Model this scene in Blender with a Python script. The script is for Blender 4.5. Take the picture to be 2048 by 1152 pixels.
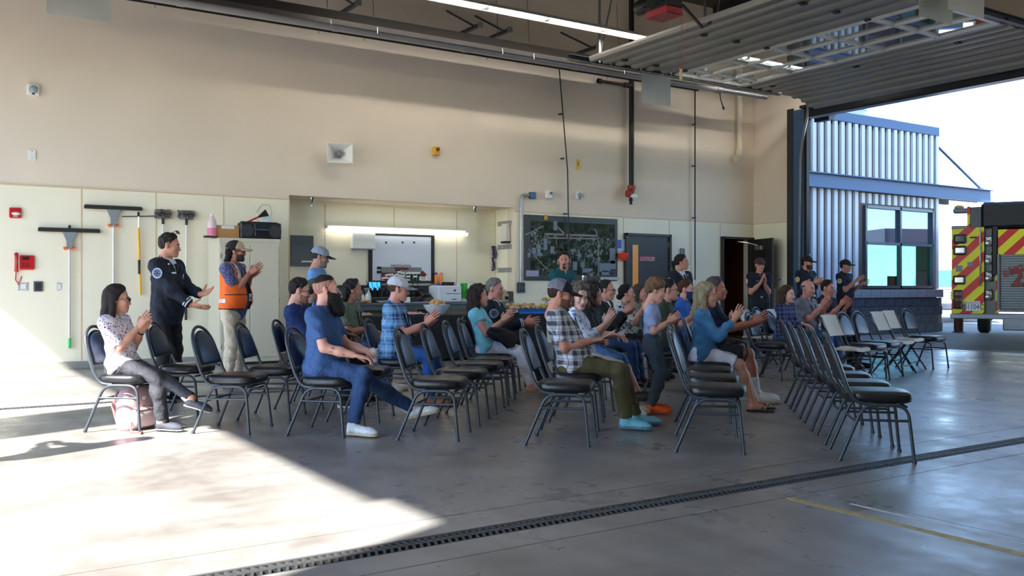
import bpy, bmesh, math, random
import numpy as np
from mathutils import Vector, Matrix, Euler
for o in list(bpy.data.objects): bpy.data.objects.remove(o)
random.seed(4)
SC = bpy.context.scene
COL = SC.collection
# ------------------------------------------------------------------ camera, sky, sun, exposure
CAMZ = 1.22
FPX = 1837.0
TH = math.atan2(2826, 1837)
cd = bpy.data.cameras.new('camera'); cam = bpy.data.objects.new('camera', cd); COL.objects.link(cam)
cam.location = (0, 0, CAMZ); cam.rotation_euler = (math.pi/2, 0, TH - math.pi/2)
cd.sensor_width = 36; cd.lens = 36*FPX/2048; cd.shift_y = -2/2048; cd.clip_end = 6000; cd.clip_start = .05
SC.camera = cam
SUN_EL = math.radians(42.5); SUN_AZ = math.radians(22)          # the way the light travels: +X, a little +Y, down
w = bpy.data.worlds.new('sky'); SC.world = w; w.use_nodes = True
nt = w.node_tree; nt.nodes.clear()
sk = nt.nodes.new('ShaderNodeTexSky'); sk.sky_type = 'NISHITA'; sk.sun_disc = False
sk.sun_elevation = SUN_EL; sk.sun_rotation = math.atan2(-math.cos(SUN_AZ), -math.sin(SUN_AZ))
sk.air_density = 1.0; sk.dust_density = 0.25; sk.ozone_density = 4.0
bg = nt.nodes.new('ShaderNodeBackground'); bg.inputs[1].default_value = 0.165
wo = nt.nodes.new('ShaderNodeOutputWorld')
nt.links.new(sk.outputs[0], bg.inputs[0]); nt.links.new(bg.outputs[0], wo.inputs[0])
sd = bpy.data.lights.new('sun', 'SUN'); sd.energy = 5.3; sd.angle = math.radians(0.9); sd.color = (1.0, .95, .87)
so = bpy.data.objects.new('sun', sd); COL.objects.link(so); so.location = (-20, -8, 25)
_d = Vector((math.cos(SUN_AZ)*math.cos(SUN_EL), math.sin(SUN_AZ)*math.cos(SUN_EL), -math.sin(SUN_EL)))
so.rotation_euler = _d.to_track_quat('-Z', 'Y').to_euler()
vs = SC.view_settings; vs.view_transform = 'Standard'; vs.look = 'None'; vs.gamma = 1; vs.use_curve_mapping = False
vs.exposure = 2.32
SC.cycles.diffuse_bounces = 6; SC.cycles.max_bounces = 12
# ------------------------------------------------------------------ measuring: photograph -> metres on a known plane
FW = np.array([math.cos(TH), math.sin(TH), 0]); RT = np.array([math.sin(TH), -math.cos(TH), 0]); CAMP = np.array([0, 0, CAMZ])
def ray(x, y): return FW + RT*(x-1024)/FPX + np.array([0, 0, 1.])*(574-y)/FPX
def fl(x, y, z=0.): r = ray(x, y); return CAMP + r*((z-CAMZ)/r[2])
def wy(x, y, Y): r = ray(x, y); return CAMP + r*(Y/r[1])
def wx(x, y, X): r = ray(x, y); return CAMP + r*(X/r[0])
def dp(x, y, d): return CAMP + ray(x, y)*d
RA = math.radians(-43); RF = np.array([math.cos(RA), math.sin(RA)]); RL = np.array([-math.sin(RA), math.cos(RA)])
def rows(u, v): q = RF*u + RL*v; return (float(q[0]), float(q[1]))       # seating rows: u forward, v away from the camera
# ------------------------------------------------------------------ materials
def lin(c):
    return tuple(((v/255)/12.92 if v/255 <= .04045 else ((v/255+.055)/1.055)**2.4) for v in c)
MATS = {}
def newmat(name):
    m = bpy.data.materials.new(name); m.use_nodes = True
    return m, m.node_tree, m.node_tree.nodes['Principled BSDF']
def M(name, col=None, rough=.5, metal=0, var=0, vs=6, bump=0, bs=60, emit=0, trans=0, spec=.5, coat=0, stretch=None, bd=.01):
    if name in MATS: return MATS[name]
    m, t, b = newmat(name); c = lin(col); N = t.nodes; L = t.links
    b.inputs['Base Color'].default_value = (*c, 1); b.inputs['Roughness'].default_value = rough
    b.inputs['Metallic'].default_value = metal; b.inputs['Specular IOR Level'].default_value = spec
    if coat: b.inputs['Coat Weight'].default_value = coat; b.inputs['Coat Roughness'].default_value = .15
    if trans: b.inputs['Transmission Weight'].default_value = trans
    if emit: b.inputs['Emission Color'].default_value = (*c, 1); b.inputs['Emission Strength'].default_value = emit
    if var or bump:
        tc = N.new('ShaderNodeTexCoord'); mp = N.new('ShaderNodeMapping'); L.new(tc.outputs['Object'], mp.inputs[0])
        if stretch: mp.inputs['Scale'].default_value = stretch
    if var:
        n = N.new('ShaderNodeTexNoise'); n.inputs['Scale'].default_value = vs; n.inputs['Detail'].default_value = 5
        L.new(mp.outputs[0], n.inputs[0])
        r = N.new('ShaderNodeValToRGB'); r.color_ramp.elements[0].position = .3; r.color_ramp.elements[1].position = .7
        r.color_ramp.elements[0].color = (*[v*(1-var) for v in c], 1); r.color_ramp.elements[1].color = (*[min(1, v*(1+var)) for v in c], 1)
        L.new(n.outputs[0], r.inputs[0]); L.new(r.outputs[0], b.inputs['Base Color'])
    if bump:
        n2 = N.new('ShaderNodeTexNoise'); n2.inputs['Scale'].default_value = bs; n2.inputs['Detail'].default_value = 3
        L.new(mp.outputs[0], n2.inputs[0])
        bp = N.new('ShaderNodeBump'); bp.inputs['Strength'].default_value = bump; bp.inputs['Distance'].default_value = bd
        L.new(n2.outputs[0], bp.inputs['Height']); L.new(bp.outputs[0], b.inputs['Normal'])
    MATS[name] = m; return m
class NG:                                                              # tiny node-graph helper
    def __init__(s, name, rough=.8):
        s.m, s.t, s.b = newmat(name); s.b.inputs['Roughness'].default_value = rough; MATS[name] = s.m
        tc = s.t.nodes.new('ShaderNodeTexCoord'); s.co = tc.outputs['Object']
    def n(s, kind, **kw):
        k = s.t.nodes.new('ShaderNode'+kind)
        for a, v in kw.items(): setattr(k, a, v)
        return k
    def l(s, a, b): s.t.links.new(a, b)
    def math(s, op, a, b=None, c=None):
        k = s.n('Math', operation=op)
        for i, v in enumerate((a, b, c)):
            if v is None: continue
            if isinstance(v, (int, float)): k.inputs[i].default_value = v
            else: s.l(v, k.inputs[i])
        return k.outputs[0]
    def xyz(s):
        k = s.n('SeparateXYZ'); s.l(s.co, k.inputs[0]); return k.outputs
    def mix(s, f, a, b, mode='MIX'):
        k = s.n('Mix', data_type='RGBA', blend_type=mode)
        if isinstance(f, (int, float)): k.inputs[0].default_value = f
        else: s.l(f, k.inputs[0])
        for i, v in ((6, a), (7, b)):
            if isinstance(v, tuple): k.inputs[i].default_value = (*lin(v), 1)
            else: s.l(v, k.inputs[i])
        return k.outputs[2]
    def noise(s, scale, detail=3, vec=None, out=0):
        k = s.n('TexNoise'); k.inputs['Scale'].default_value = scale; k.inputs['Detail'].default_value = detail
        s.l(vec or s.co, k.inputs[0]); return k.outputs[out]
    def scaled(s, sc, rot=(0, 0, 0)):
        k = s.n('Mapping'); k.inputs['Scale'].default_value = sc; k.inputs['Rotation'].default_value = rot; s.l(s.co, k.inputs[0]); return k.outputs[0]
    def step(s, v, lo, hi):
        k = s.n('MapRange'); k.inputs[1].default_value = lo; k.inputs[2].default_value = hi; s.l(v, k.inputs[0]); return k.outputs[0]
    def done(s, col): s.l(col, s.b.inputs['Base Color']); return s.m
    def bump(s, h, st=.3, d=.01):
        k = s.n('Bump'); k.inputs['Strength'].default_value = st; k.inputs['Distance'].default_value = d; s.l(h, k.inputs['Height']); s.l(k.outputs[0], s.b.inputs['Normal'])
def plaid(name, base, dark, line, period=.075, fine=.0375):
    g = NG(name, .85); x, y, z = g.xyz()
    h = g.math('ADD', g.math('MULTIPLY', x, .75), g.math('MULTIPLY', y, .75))
    def tri(v, p, ph=0.): return g.math('PINGPONG', g.math('ADD', v, 5+ph), p/2)
    a = g.step(tri(z, period), period*.22, period*.30); b = g.step(tri(h, period), period*.22, period*.30)
    c = g.mix(g.math('MULTIPLY', g.math('ADD', a, b), .5), base, dark)
    t1 = g.step(tri(z, fine, .006), .003, .0015); t2 = g.step(tri(h, fine, .006), .003, .0015)
    c = g.mix(g.math('MULTIPLY', g.math('MAXIMUM', t1, t2), .7), c, line)
    g.bump(g.noise(15, 3), .8, .025)
    return g.done(c)
def floral(name, base, cols, scale=22, thr=.42, dens=1.0):
    g = NG(name, .85); c = None
    nz = g.noise(6, 3, out=1); ad = g.n('VectorMath', operation='ADD')
    sc_ = g.n('VectorMath', operation='SCALE'); sc_.inputs['Scale'].default_value = .05; g.l(nz, sc_.inputs[0]); g.l(g.co, ad.inputs[0]); g.l(sc_.outputs[0], ad.inputs[1])
    cur = base
    for i, cc in enumerate(cols):
        v = g.n('TexVoronoi'); v.inputs['Scale'].default_value = scale*(1+.45*i); g.l(ad.outputs[0], v.inputs[0])
        d = g.math('ADD', v.outputs['Distance'], g.math('MULTIPLY', g.noise(70, 2), .25))
        f = g.step(d, thr+.02, thr-.02)
        cur = g.mix(f, cur, cc)
    g.bump(g.noise(15, 3), .8, .025)
    return g.done(cur)
def dots(name, base, dot, scale=90):
    g = NG(name, .85); v = g.n('TexVoronoi'); v.inputs['Scale'].default_value = scale; g.l(g.co, v.inputs[0]); g.bump(g.noise(15, 3), .8, .025)
    return g.done(g.mix(g.step(v.outputs['Distance'], .36, .30), base, dot))
# ------------------------------------------------------------------ mesh building
def obj(name, mesh, parent=None, loc=None, rot=None):
    o = bpy.data.objects.new(name, mesh); COL.objects.link(o)
    if parent: o.parent = parent
    if loc is not None: o.location = [float(v) for v in loc]
    if rot is not None: o.rotation_euler = rot
    return o
def empty(name, label, cat, loc=(0, 0, 0), rz=0, group=None):
    o = bpy.data.objects.new(name, None); COL.objects.link(o); o.empty_display_size = .1
    o.location = [float(v) for v in loc]; o.rotation_euler = (0, 0, rz); tag(o, label, cat, group); return o
def tag(o, label=None, cat=None, group=None, kind=None):
    if label: o['label'] = label
    if cat: o['category'] = cat
    if group: o['group'] = group
    if kind: o['kind'] = kind
    return o
def cc(o, parent=None):                                               # copy a thing with its parts and sub-parts
    c = o.copy(); COL.objects.link(c)
    if parent: c.parent = parent
    for ch in o.children: cc(ch, c)
    return c
class MB:
    def __init__(s): s.v = []; s.f = []; s.mi = []; s.m = 0
    def add(s, vs_, fs_):
        k = len(s.v); s.v += [tuple(map(float, p)) for p in vs_]; s.f += [tuple(i+k for i in f) for f in fs_]; s.mi += [s.m]*len(fs_); return s
    def box(s, c, d, bev=0, rot=None):
        x, y, z = d[0]/2, d[1]/2, d[2]/2
        if bev <= 0:
            V = [(-x,-y,-z),(x,-y,-z),(x,y,-z),(-x,y,-z),(-x,-y,z),(x,-y,z),(x,y,z),(-x,y,z)]
            Fs = [(0,3,2,1),(4,5,6,7),(0,1,5,4),(1,2,6,5),(2,3,7,6),(3,0,4,7)]
        else:
            b = min(bev, x*.49*2, y*.49*2, z*.49*2); b = min(bev, .45*min(d)); V = []; ix = {}
            for sx in (-1, 1):
                for sy in (-1, 1):
                    for sz in (-1, 1):
                        for a in range(3):
                            p = [sx*(x-b), sy*(y-b), sz*(z-b)]; p[a] = (sx*x, sy*y, sz*z)[a]
                            ix[(sx, sy, sz, a)] = len(V); V.append(tuple(p))
            Fs = []
            for a in range(3):
                o1, o2 = [(1, 2), (2, 0), (0, 1)][a]
                for sg in (-1, 1):
                    q = []
                    for (p1, p2) in ((-1, -1), (1, -1), (1, 1), (-1, 1)):
                        k = [0, 0, 0]; k[a] = sg; k[o1] = p1; k[o2] = p2; q.append(ix[(*k, a)])
                    Fs.append(tuple(q if sg > 0 else q[::-1]))
            for a in range(3):                                        # edge chamfers, edge running along a
                o1, o2 = [(1, 2), (2, 0), (0, 1)][a]
                for p1 in (-1, 1):
                    for p2 in (-1, 1):
                        k0 = [0, 0, 0]; k0[o1] = p1; k0[o2] = p2; k1 = list(k0); k0[a] = -1; k1[a] = 1
                        q = [ix[(*k0, o1)], ix[(*k1, o1)], ix[(*k1, o2)], ix[(*k0, o2)]]
                        Fs.append(tuple(q if p1*p2 < 0 else q[::-1]))
            for sx in (-1, 1):
                for sy in (-1, 1):
                    for sz in (-1, 1):
                        q = [ix[(sx, sy, sz, a)] for a in range(3)]; Fs.append(tuple(q if sx*sy*sz > 0 else q[::-1]))
        R = Matrix.Identity(3) if rot is None else (rot if isinstance(rot, Matrix) else Euler(rot).to_matrix())
        return s.add([R @ Vector(p) + Vector(c) for p in V], Fs)
    def tube(s, pts, r, n=8, cap=True, closed=False, flat=1.0, up=None):
        P = [Vector([float(v) for v in p]) for p in pts]; m = len(P); V = []; rr = r if isinstance(r, (list, tuple)) else [r]*m
        prev = None
        for i, p in enumerate(P):
            a = P[i-1] if (i > 0 or closed) else P[i]; b = P[(i+1) % m] if (i < m-1 or closed) else P[i]
            t = (b-a).normalized()
            if prev is None:
                u = Vector(up) if up else (Vector((0, 0, 1)) if abs(t.z) < .9 else Vector((1, 0, 0)))
            else: u = prev
            u = (u - t*u.dot(t)); u = u.normalized() if u.length > 1e-6 else t.orthogonal().normalized(); prev = u; q = t.cross(u)
            for k in range(n):
                an = 2*math.pi*k/n; V.append(p + u*(math.cos(an)*rr[i]*flat) + q*(math.sin(an)*rr[i]))
        Fs = []
        for i in range(m if closed else m-1):
            j = (i+1) % m
            for k in range(n): Fs.append((i*n+k, i*n+(k+1) % n, j*n+(k+1) % n, j*n+k))
        if cap and not closed: Fs.append(tuple(range(n))[::-1]); Fs.append(tuple((m-1)*n+k for k in range(n)))
        return s.add(V, Fs)
    def cyl(s, a, b, r, n=12): return s.tube([a, b], r, n)
    def lathe(s, prof, c=(0, 0, 0), n=16, ax=None):
        V = []; m = len(prof); R = Matrix.Identity(3) if ax is None else Vector(ax).to_track_quat('Z', 'Y').to_matrix()
        for (r, z) in prof:
            for k in range(n): a = 2*math.pi*k/n; V.append(R @ Vector((r*math.cos(a), r*math.sin(a), z)) + Vector(c))
        Fs = [(i*n+k, i*n+(k+1) % n, (i+1)*n+(k+1) % n, (i+1)*n+k) for i in range(m-1) for k in range(n)]
        if prof[0][0] > 1e-5: Fs.append(tuple(range(n))[::-1])
        if prof[-1][0] > 1e-5: Fs.append(tuple((m-1)*n+k for k in range(n)))
        return s.add(V, Fs)
    def prism(s, poly, vec, flip=False):
        n = len(poly); v = Vector(vec); A = [Vector(p) for p in poly]; V = A + [p+v for p in A]
        Fs = [tuple(range(n))[::-1], tuple(range(n, 2*n))] + [(i, (i+1) % n, n+(i+1) % n, n+i) for i in range(n)]
        if flip: Fs = [f[::-1] for f in Fs]
        return s.add(V, Fs)
    def loft(s, rings, cap=True):
        n = len(rings[0]); V = [p for r in rings for p in r]; m = len(rings)
        Fs = [(i*n+k, i*n+(k+1) % n, (i+1)*n+(k+1) % n, (i+1)*n+k) for i in range(m-1) for k in range(n)]
        if cap: Fs += [tuple(range(n))[::-1], tuple((m-1)*n+k for k in range(n))]
        return s.add(V, Fs)
    def ball(s, c, r, n=10, m=7):
        r = r if isinstance(r, (tuple, list)) else (r, r, r); c = Vector(c)
        V = [c+Vector((0, 0, -r[2]))]; 
        for i in range(1, m):
            ph = -math.pi/2 + math.pi*i/m
            for k in range(n): a = 2*math.pi*k/n; V.append(c+Vector((r[0]*math.cos(ph)*math.cos(a), r[1]*math.cos(ph)*math.sin(a), r[2]*math.sin(ph))))
        V.append(c+Vector((0, 0, r[2]))); Fs = [(0, 1+(k+1) % n, 1+k) for k in range(n)]
        for i in range(m-2):
            for k in range(n): Fs.append((1+i*n+k, 1+i*n+(k+1) % n, 1+(i+1)*n+(k+1) % n, 1+(i+1)*n+k))
        e = len(V)-1; b = 1+(m-2)*n; Fs += [(b+k, b+(k+1) % n, e) for k in range(n)]
        return s.add(V, Fs)
    def mesh(s, name, mats, smooth=False):
        me = bpy.data.meshes.new(name); me.from_pydata(s.v, [], s.f)
        for m in (mats if isinstance(mats, (list, tuple)) else [mats]): me.materials.append(m)
        if any(s.mi): me.polygons.foreach_set('material_index', s.mi)
        if smooth:
            me.polygons.foreach_set('use_smooth', [True]*len(me.polygons)); me.set_sharp_from_angle(angle=math.radians(smooth if smooth > 1 else 40))
        me.update(); return me
    def build(s, name, mats, parent=None, loc=None, rot=None, smooth=False): return obj(name, s.mesh(name, mats, smooth), parent, loc, rot)
def boxo(name, c, d, mat, parent=None, bev=0): return MB().box(c, d, bev).build(name, mat, parent)
def span(name, lo, hi, mat, parent=None, bev=0):
    lo = np.array(lo, float); hi = np.array(hi, float); return boxo(name, (lo+hi)/2, hi-lo, mat, parent, bev)
def struct(o, label=None): o['kind'] = 'structure'; return o
def text(name, body, size, mat, parent=None, mtx=None, ext=.002, align='CENTER', off=0.):
    cu = bpy.data.curves.new(name, 'FONT'); cu.body = body; cu.size = size; cu.extrude = ext; cu.align_x = align; cu.align_y = 'CENTER'; cu.resolution_u = 2; cu.offset = off
    t = bpy.data.objects.new(name, cu); COL.objects.link(t); bpy.context.view_layer.update()
    me = bpy.data.meshes.new_from_object(t); bpy.data.objects.remove(t); me.materials.clear(); me.materials.append(mat); me.name = name
    o = obj(name, me, parent)
    if mtx is not None: o.matrix_local = mtx
    return o
def facing_front(loc, tilt=0): return Matrix.Translation(Vector([float(v) for v in loc])) @ Matrix.Rotation(math.pi/2, 4, 'X')   # text readable on the back wall
def arc(a, b, c, n=6):                                                 # quadratic bend
    a, b, c = (np.array(p, float) for p in (a, b, c)); return [tuple((1-t)**2*a+2*t*(1-t)*b+t*t*c) for t in np.linspace(0, 1, n)]
def bendpath(pts, r=.05, n=5):
    P = [np.array(p, float) for p in pts]; out = [tuple(P[0])]
    for i in range(1, len(P)-1):
        d0 = P[i-1]-P[i]; d1 = P[i+1]-P[i]; k = min(r, np.linalg.norm(d0)*.49, np.linalg.norm(d1)*.49)
        out += arc(P[i]+d0/np.linalg.norm(d0)*k, P[i], P[i]+d1/np.linalg.norm(d1)*k, n)
    return out+[tuple(P[-1])]
# ------------------------------------------------------------------ setting materials
def concrete():
    g = NG('sealed_concrete', .3); x, y, z = g.xyz()
    a = g.noise(.55, 5, g.scaled((1, 1, 1))); b = g.noise(7, 6); c = g.noise(2.2, 4, g.scaled((1.0, .35, 1)))
    col = g.mix(g.step(a, .35, .68), (112, 108, 104), (138, 137, 136))
    col = g.mix(g.math('MULTIPLY', g.step(b, .35, .75), .35), col, (160, 158, 156))
    col = g.mix(g.math('MULTIPLY', g.step(c, .45, .75), .7), col, (94, 87, 82))
    d = g.noise(1.1, 5, g.scaled((.5, 1.6, 1), (0, 0, .5))); col = g.mix(g.math('MULTIPLY', g.step(d, .45, .75), .7), col, (152, 151, 150))
    e = g.noise(.8, 4, g.scaled((.6, 1.5, 1), (0, 0, .3))); col = g.mix(g.math('MULTIPLY', g.step(e, .55, .75), .6), col, (92, 82, 74))
    sp = g.n('TexVoronoi'); sp.inputs['Scale'].default_value = 1.3; g.l(g.scaled((1, 1.4, 0)), sp.inputs[0]); col = g.mix(g.math('MULTIPLY', g.step(g.math('ADD', sp.outputs['Distance'], g.math('MULTIPLY', b, .2)), .17, .10), .16), col, (100, 88, 68))
    g.l(g.step(g.math('ADD', g.math('MULTIPLY', b, .5), g.math('MULTIPLY', c, .5)), -.4, 1.5), g.b.inputs['Roughness'])
    r = g.n('MapRange'); r.inputs[1].default_value = .3; r.inputs[2].default_value = .75; r.inputs[3].default_value = .2; r.inputs[4].default_value = .5
    g.l(g.math('ADD', g.math('MULTIPLY', b, .4), g.math('MULTIPLY', c, .6)), r.inputs[0]); g.l(r.outputs[0], g.b.inputs['Roughness'])
    g.b.inputs['Specular IOR Level'].default_value = .5
    g.bump(g.noise(1.6, 3), .06, .02)
    return g.done(col)
CONC = concrete()
BEIGE = M('beige_paint', (228, 214, 196), .75, var=.03, vs=1.2)
CREAM = M('cream_panel', (243, 237, 214), .45, var=.02, vs=1.5)
SEAM = M('tan_batten', (214, 192, 158), .6)
BASEB = M('grey_baseboard', (150, 146, 140), .7, var=.12, vs=40)
DARK = M('dark_channel', (28, 28, 30), .8)
GRATE = M('cast_iron', (82, 84, 86), .55, .6, var=.15, vs=30)
DECK = M('roof_deck', (78, 70, 62), .7, var=.08)
STEEL = M('galvanised', (165, 170, 174), .35, .85, var=.1, vs=5)
DKSTEEL = M('dark_steel', (62, 64, 68), .45, .5)
BLACK = M('black_iron', (24, 24, 26), .5, .2)
BLKPL = M('black_plastic', (22, 22, 24), .45)
WHITE = M('white_plastic', (232, 232, 228), .4)
BLUEST = M('blue_steel', (70, 100, 138), .5, .2)
BLKDOOR = M('black_door_paint', (40, 44, 48), .45)
RED = M('red_enamel', (190, 24, 30), .35)
CHROME = M('chrome', (210, 212, 215), .15, 1)
GREYM = M('grey_metal', (92, 102, 110), .45, .2)
ASPH = M('apron_concrete', (128, 127, 123), .8, var=.08, vs=.6)
YW = 15.12; XL = -2.85; XR = 16.65; ZC = 7.6; YF = -8.0
# ------------------------------------------------------------------ floor with saw cuts and two trench drains
fb = span('floor', (XL-.3, YF, -.25), (XR+.35, YW+.9, -.10), DARK); struct(fb)
ys = [(YF, 3.597), (3.604, 3.83), (4.0, 4.287), (4.294, 10.12), (10.127, 10.40), (10.58, 10.86), (10.867, YW+.9)]
xs = [(XL-.3, 4.497), (4.504, 9.6), (9.607, XR+.35)]
for (y0, y1) in ys:
    for (x0, x1) in xs: span('slab', (x0, y0, -.12), (x1, y1, 0), CONC, fb)
g1 = MB(); L_ = .5
for y in (-.072, 0, .072): g1.box((0, y, -.014), (L_-.006, .016, .022))
for i in range(13):
    for s in (-1, 1): g1.box((-.23+i*.0383, s*.036, -.013), (.013, .06, .02), 0, (0, 0, .35*s))
gm = g1.mesh('grate_panel', GRATE)
for yc, x0, x1, nm in ((3.915, -2.2, XR, 'near'), (10.49, -2.2, 14, 'far')):
    dr = empty('trench_drain', 'iron trench drain grate '+('in front of all the chairs' if nm == 'near' else 'behind the left rows near the back wall'), 'floor drain', (0, yc, 0))
    span('channel', (x0, -.085, -.095), (x1, .085, -.09), DARK, dr)
    for i in range(int((x1-x0)/L_)): obj('grate_panel', gm, dr, (x0+L_*(i+.5), 0, 0))
TAPE = M('worn_yellow_tape', (176, 156, 104), .6, var=.2, vs=20)
WTAPE = M('worn_white_tape', (190, 196, 204), .5, var=.15, vs=20)
tag(span('floor_tape', (4.205, -1.5, 0), (4.265, 3.58, .0015), TAPE), 'worn yellow tape line on concrete leading away from the drain', 'floor marking')
tag(span('floor_tape', (6.385, 3.61, 0), (6.43, 3.80, .0015), WTAPE), 'short pale tape mark beside the drain at right', 'floor marking')
tag(span('floor_tape', (4.405, 0.3, 0), (4.43, 3.3, .0012), WTAPE), 'thin pale scuffed line beside the yellow tape line', 'floor marking')
# ------------------------------------------------------------------ walls
AX0, AX1, AZ, AY = 5.32, 9.88, 2.78, 15.82
d2a, d2b = wy(1440, 500, YW)[0], wy(1503, 500, YW)[0]; d2z = wy(1440, 473, YW)[2]
mb = MB()
def wb(lo, hi): lo = np.array(lo, float); hi = np.array(hi, float); mb.box((lo+hi)/2, hi-lo)
wb((XL, YW, 0), (AX0, YW+.25, ZC)); wb((AX0, YW, AZ), (AX1, YW+.25, ZC)); wb((AX1, YW, 0), (d2a, YW+.25, ZC)); wb((d2a, YW, d2z), (d2b, YW+.25, ZC)); wb((d2b, YW, 0), (XR+.35, YW+.25, ZC))
wall_back = struct(mb.build('wall_back', BEIGE))
mb = MB(); wb((AX0-.1, AY, 0), (AX1+.1, AY+.15, AZ+.2)); mb.m = 1
wb((AX0-.1, YW+.25, 0), (AX0, AY, AZ)); wb((AX1, YW+.25, 0), (AX1+.1, AY, AZ)); mb.m = 2; wb((AX0-.1, YW+.25, AZ), (AX1+.1, AY, AZ+.2))
struct(mb.build('wall_alcove', [CREAM, CREAM, BEIGE]))
def panels(parent, xs_, z0, z1, y, dep=.012):
    for a, b in zip(xs_[:-1], xs_[1:]):
        if b-a < .03: continue
        span('panel', (a+.006, y-dep, z0), (b-.006, y, z1), CREAM, parent)
        span('batten', (b-.012, y-dep-.004, z0), (b+.006, y-dep, z1), SEAM, parent)
X = lambda p: float(wy(p, 500, YW)[0])
panels(wall_back, [XL, -1.6, -.4, .8, X(163), X(312), X(447), AX0], .10, 2.70, YW)
panels(wall_back, [AX1, X(1246), X(1247)], .1, 2.70, YW)
dz1 = float(wy(1250, 466, YW)[2])
panels(wall_back, [X(1246), X(1338)], dz1, 2.70, YW); panels(wall_back, [X(1338), X(1390), d2a], .1, 2.70, YW); panels(wall_back, [d2a, d2b], d2z, 2.70, YW); panels(wall_back, [d2b, XR], .1, 2.70, YW)
xa = lambda p: float(wy(p, 480, AY)[0])
for a, b in ((AX0, xa(650)), (xa(650), xa(788)), (xa(788), xa(913)), (xa(913), AX1)):
    o = span('panel', (a+.005, AY-.01, 1.0), (b-.005, AY, 2.72), CREAM, wall_back); span('batten', (b-.012, AY-.014, 1.0), (b+.004, AY-.01, 2.72), SEAM, wall_back)
struct(span('trim_1', (XL, YW-.02, 2.695), (AX0, YW, 2.715), SEAM)); struct(span('trim_2', (AX1, YW-.02, 2.695), (XR, YW, 2.715), SEAM))
for a, b in ((XL, AX0), (AX1, X(1246)), (X(1338), d2a)): struct(span('baseboard_back', (a, YW-.03, 0), (b, YW, .105), BASEB))
DA, DB = (2.0, 7.0), (8.4, 13.56)
def endwall(name, x0, x1, zt, ymaxB, za=None):
    global mb; mb = MB()
    za = za or zt
    wb((x0, YF, 0), (x1, DA[0], ZC)); wb((x0, DA[1], 0), (x1, DB[0], ZC)); wb((x0, ymaxB, 0), (x1, YW, ZC))
    wb((x0, DA[0], za), (x1, DA[1], ZC)); wb((x0, DB[0], zt), (x1, ymaxB, ZC)); return struct(mb.build(name, BEIGE))
wall_right = endwall('wall_right', XR, XR+.35, 5.2, 14.1)
DB = (8.2, 13.56); wall_left = endwall('wall_left', XL-.3, XL, 5.0, 13.75, 5.35); DB = (8.4, 13.56)
span('header_strip', (XL-.05, 2.76, 5.0), (XL, DA[1], 5.36), BEIGE, wall_left)
mb = MB(); wb((XL-.3, YF-.25, 0), (XR+.35, YF, ZC)); struct(mb.build('wall_front', BEIGE))
span('panel', (XR-.012, 14.12, .1), (XR, YW-.02, 2.70), CREAM, wall_right); span('batten', (XR-.016, 14.1, 2.695), (XR, YW-.02, 2.712), SEAM, wall_right)
mb = MB(); wb((XL-.3, YF-.25, ZC), (XR+.35, YW+1, ZC+.2))
ceil = struct(mb.build('ceiling', DECK))
for x in (1.5, 5.0, 8.5, 12.0, 15.2):
    q = MB(); q.box((x, 3.5, ZC-.17), (.02, 23, .3)); q.box((x, 3.5, ZC-.31), (.16, 23, .02)); q.build('ceiling_beam', DKSTEEL, ceil)
# jamb of the right hand door: steel column, seal and track
struct(span('trim_3', (XR-.02, 13.62, 0), (XR+.08, 13.93, 5.2), BLUEST)); struct(span('trim_4', (XR-.03, 13.55, 0), (XR+.06, 13.62, 5.2), BLACK)); struct(span('trim_5', (XR-.03, 13.93, 0), (XR, 14.1, 5.25), DKSTEEL))
q = MB(); q.box((XR+.1, 11.0, 5.22), (.5, 5.3, .06)); q.box((XR+.15, 11.0, 5.10), (.28, 5.3, .2), .02); struct(q.build('trim_6', M('black_seal', (34, 36, 42), .35)))
# room behind door 2
q = MB()
for c_, d_ in (((15.8, YW+2.6, 1.3), (3.4, .1, 2.8)), ((14.2, YW+1.4, 1.3), (.1, 2.5, 2.8)), ((17.4, YW+1.4, 1.3), (.1, 2.5, 2.8)), ((15.8, YW+1.4, 2.75), (3.4, 2.5, .1)), ((15.8, YW+1.4, -.05), (3.4, 2.5, .06))): q.box(c_, d_)
struct(q.build('wall_office', M('office_wall', (150, 88, 50), .7)))
for px_, py_, w_, h_ in ((1450, 527, .3, .28), (1467, 532, .28, .26), (1466, 558, .26, .34)):
    p = wy(px_, py_, YW+2.53); fr = empty('picture_frame', {1450: 'small dark framed picture inside the office, left of two', 1467: 'small dark framed picture inside the office, right of two', 1466: 'pale framed notice low on the office wall'}[px_], 'picture', p)
    boxo('frame', (0, 0, 0), (w_, .02, h_), BLACK, fr, .004); boxo('print', (0, -.012, 0), (w_-.06, .004, h_-.06), M('dim_print', (120, 122, 112), .5), fr)
# ------------------------------------------------------------------ doors
def doorframe(name, x0, x1, zt, y, mat):
    q = MB(); t = .05
    q.box((x0+t/2, y-.01, zt/2), (t, .16, zt)); q.box((x1-t/2, y-.01, zt/2), (t, .16, zt)); q.box(((x0+x1)/2, y-.01, zt-t/2), (x1-x0, .16, t)); return struct(q.build(name, mat))
DOORP = M('door_frame_paint', (46, 44, 42), .45)
x0, x1 = X(1247), X(1338)
d1 = doorframe('door_1', x0, x1, dz1, YW, DOORP)
span('leaf', (x0+.05, YW-.05, .01), (x1-.05, YW-.012, dz1-.05), BLKDOOR, d1, .004)
s0, s1 = X(1262), X(1273)
zt, zb = wy(1266, 490, YW)[2], .85
span('vision_pane', (s0, YW-.056, zb), (s1, YW-.05, zt), M('amber_glass', (150, 104, 40), .2, emit=.12), d1)
span('pane_frame', (s0-.04, YW-.054, zb-.04), (s0, YW-.046, zt+.04), BLKDOOR, d1)
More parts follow.
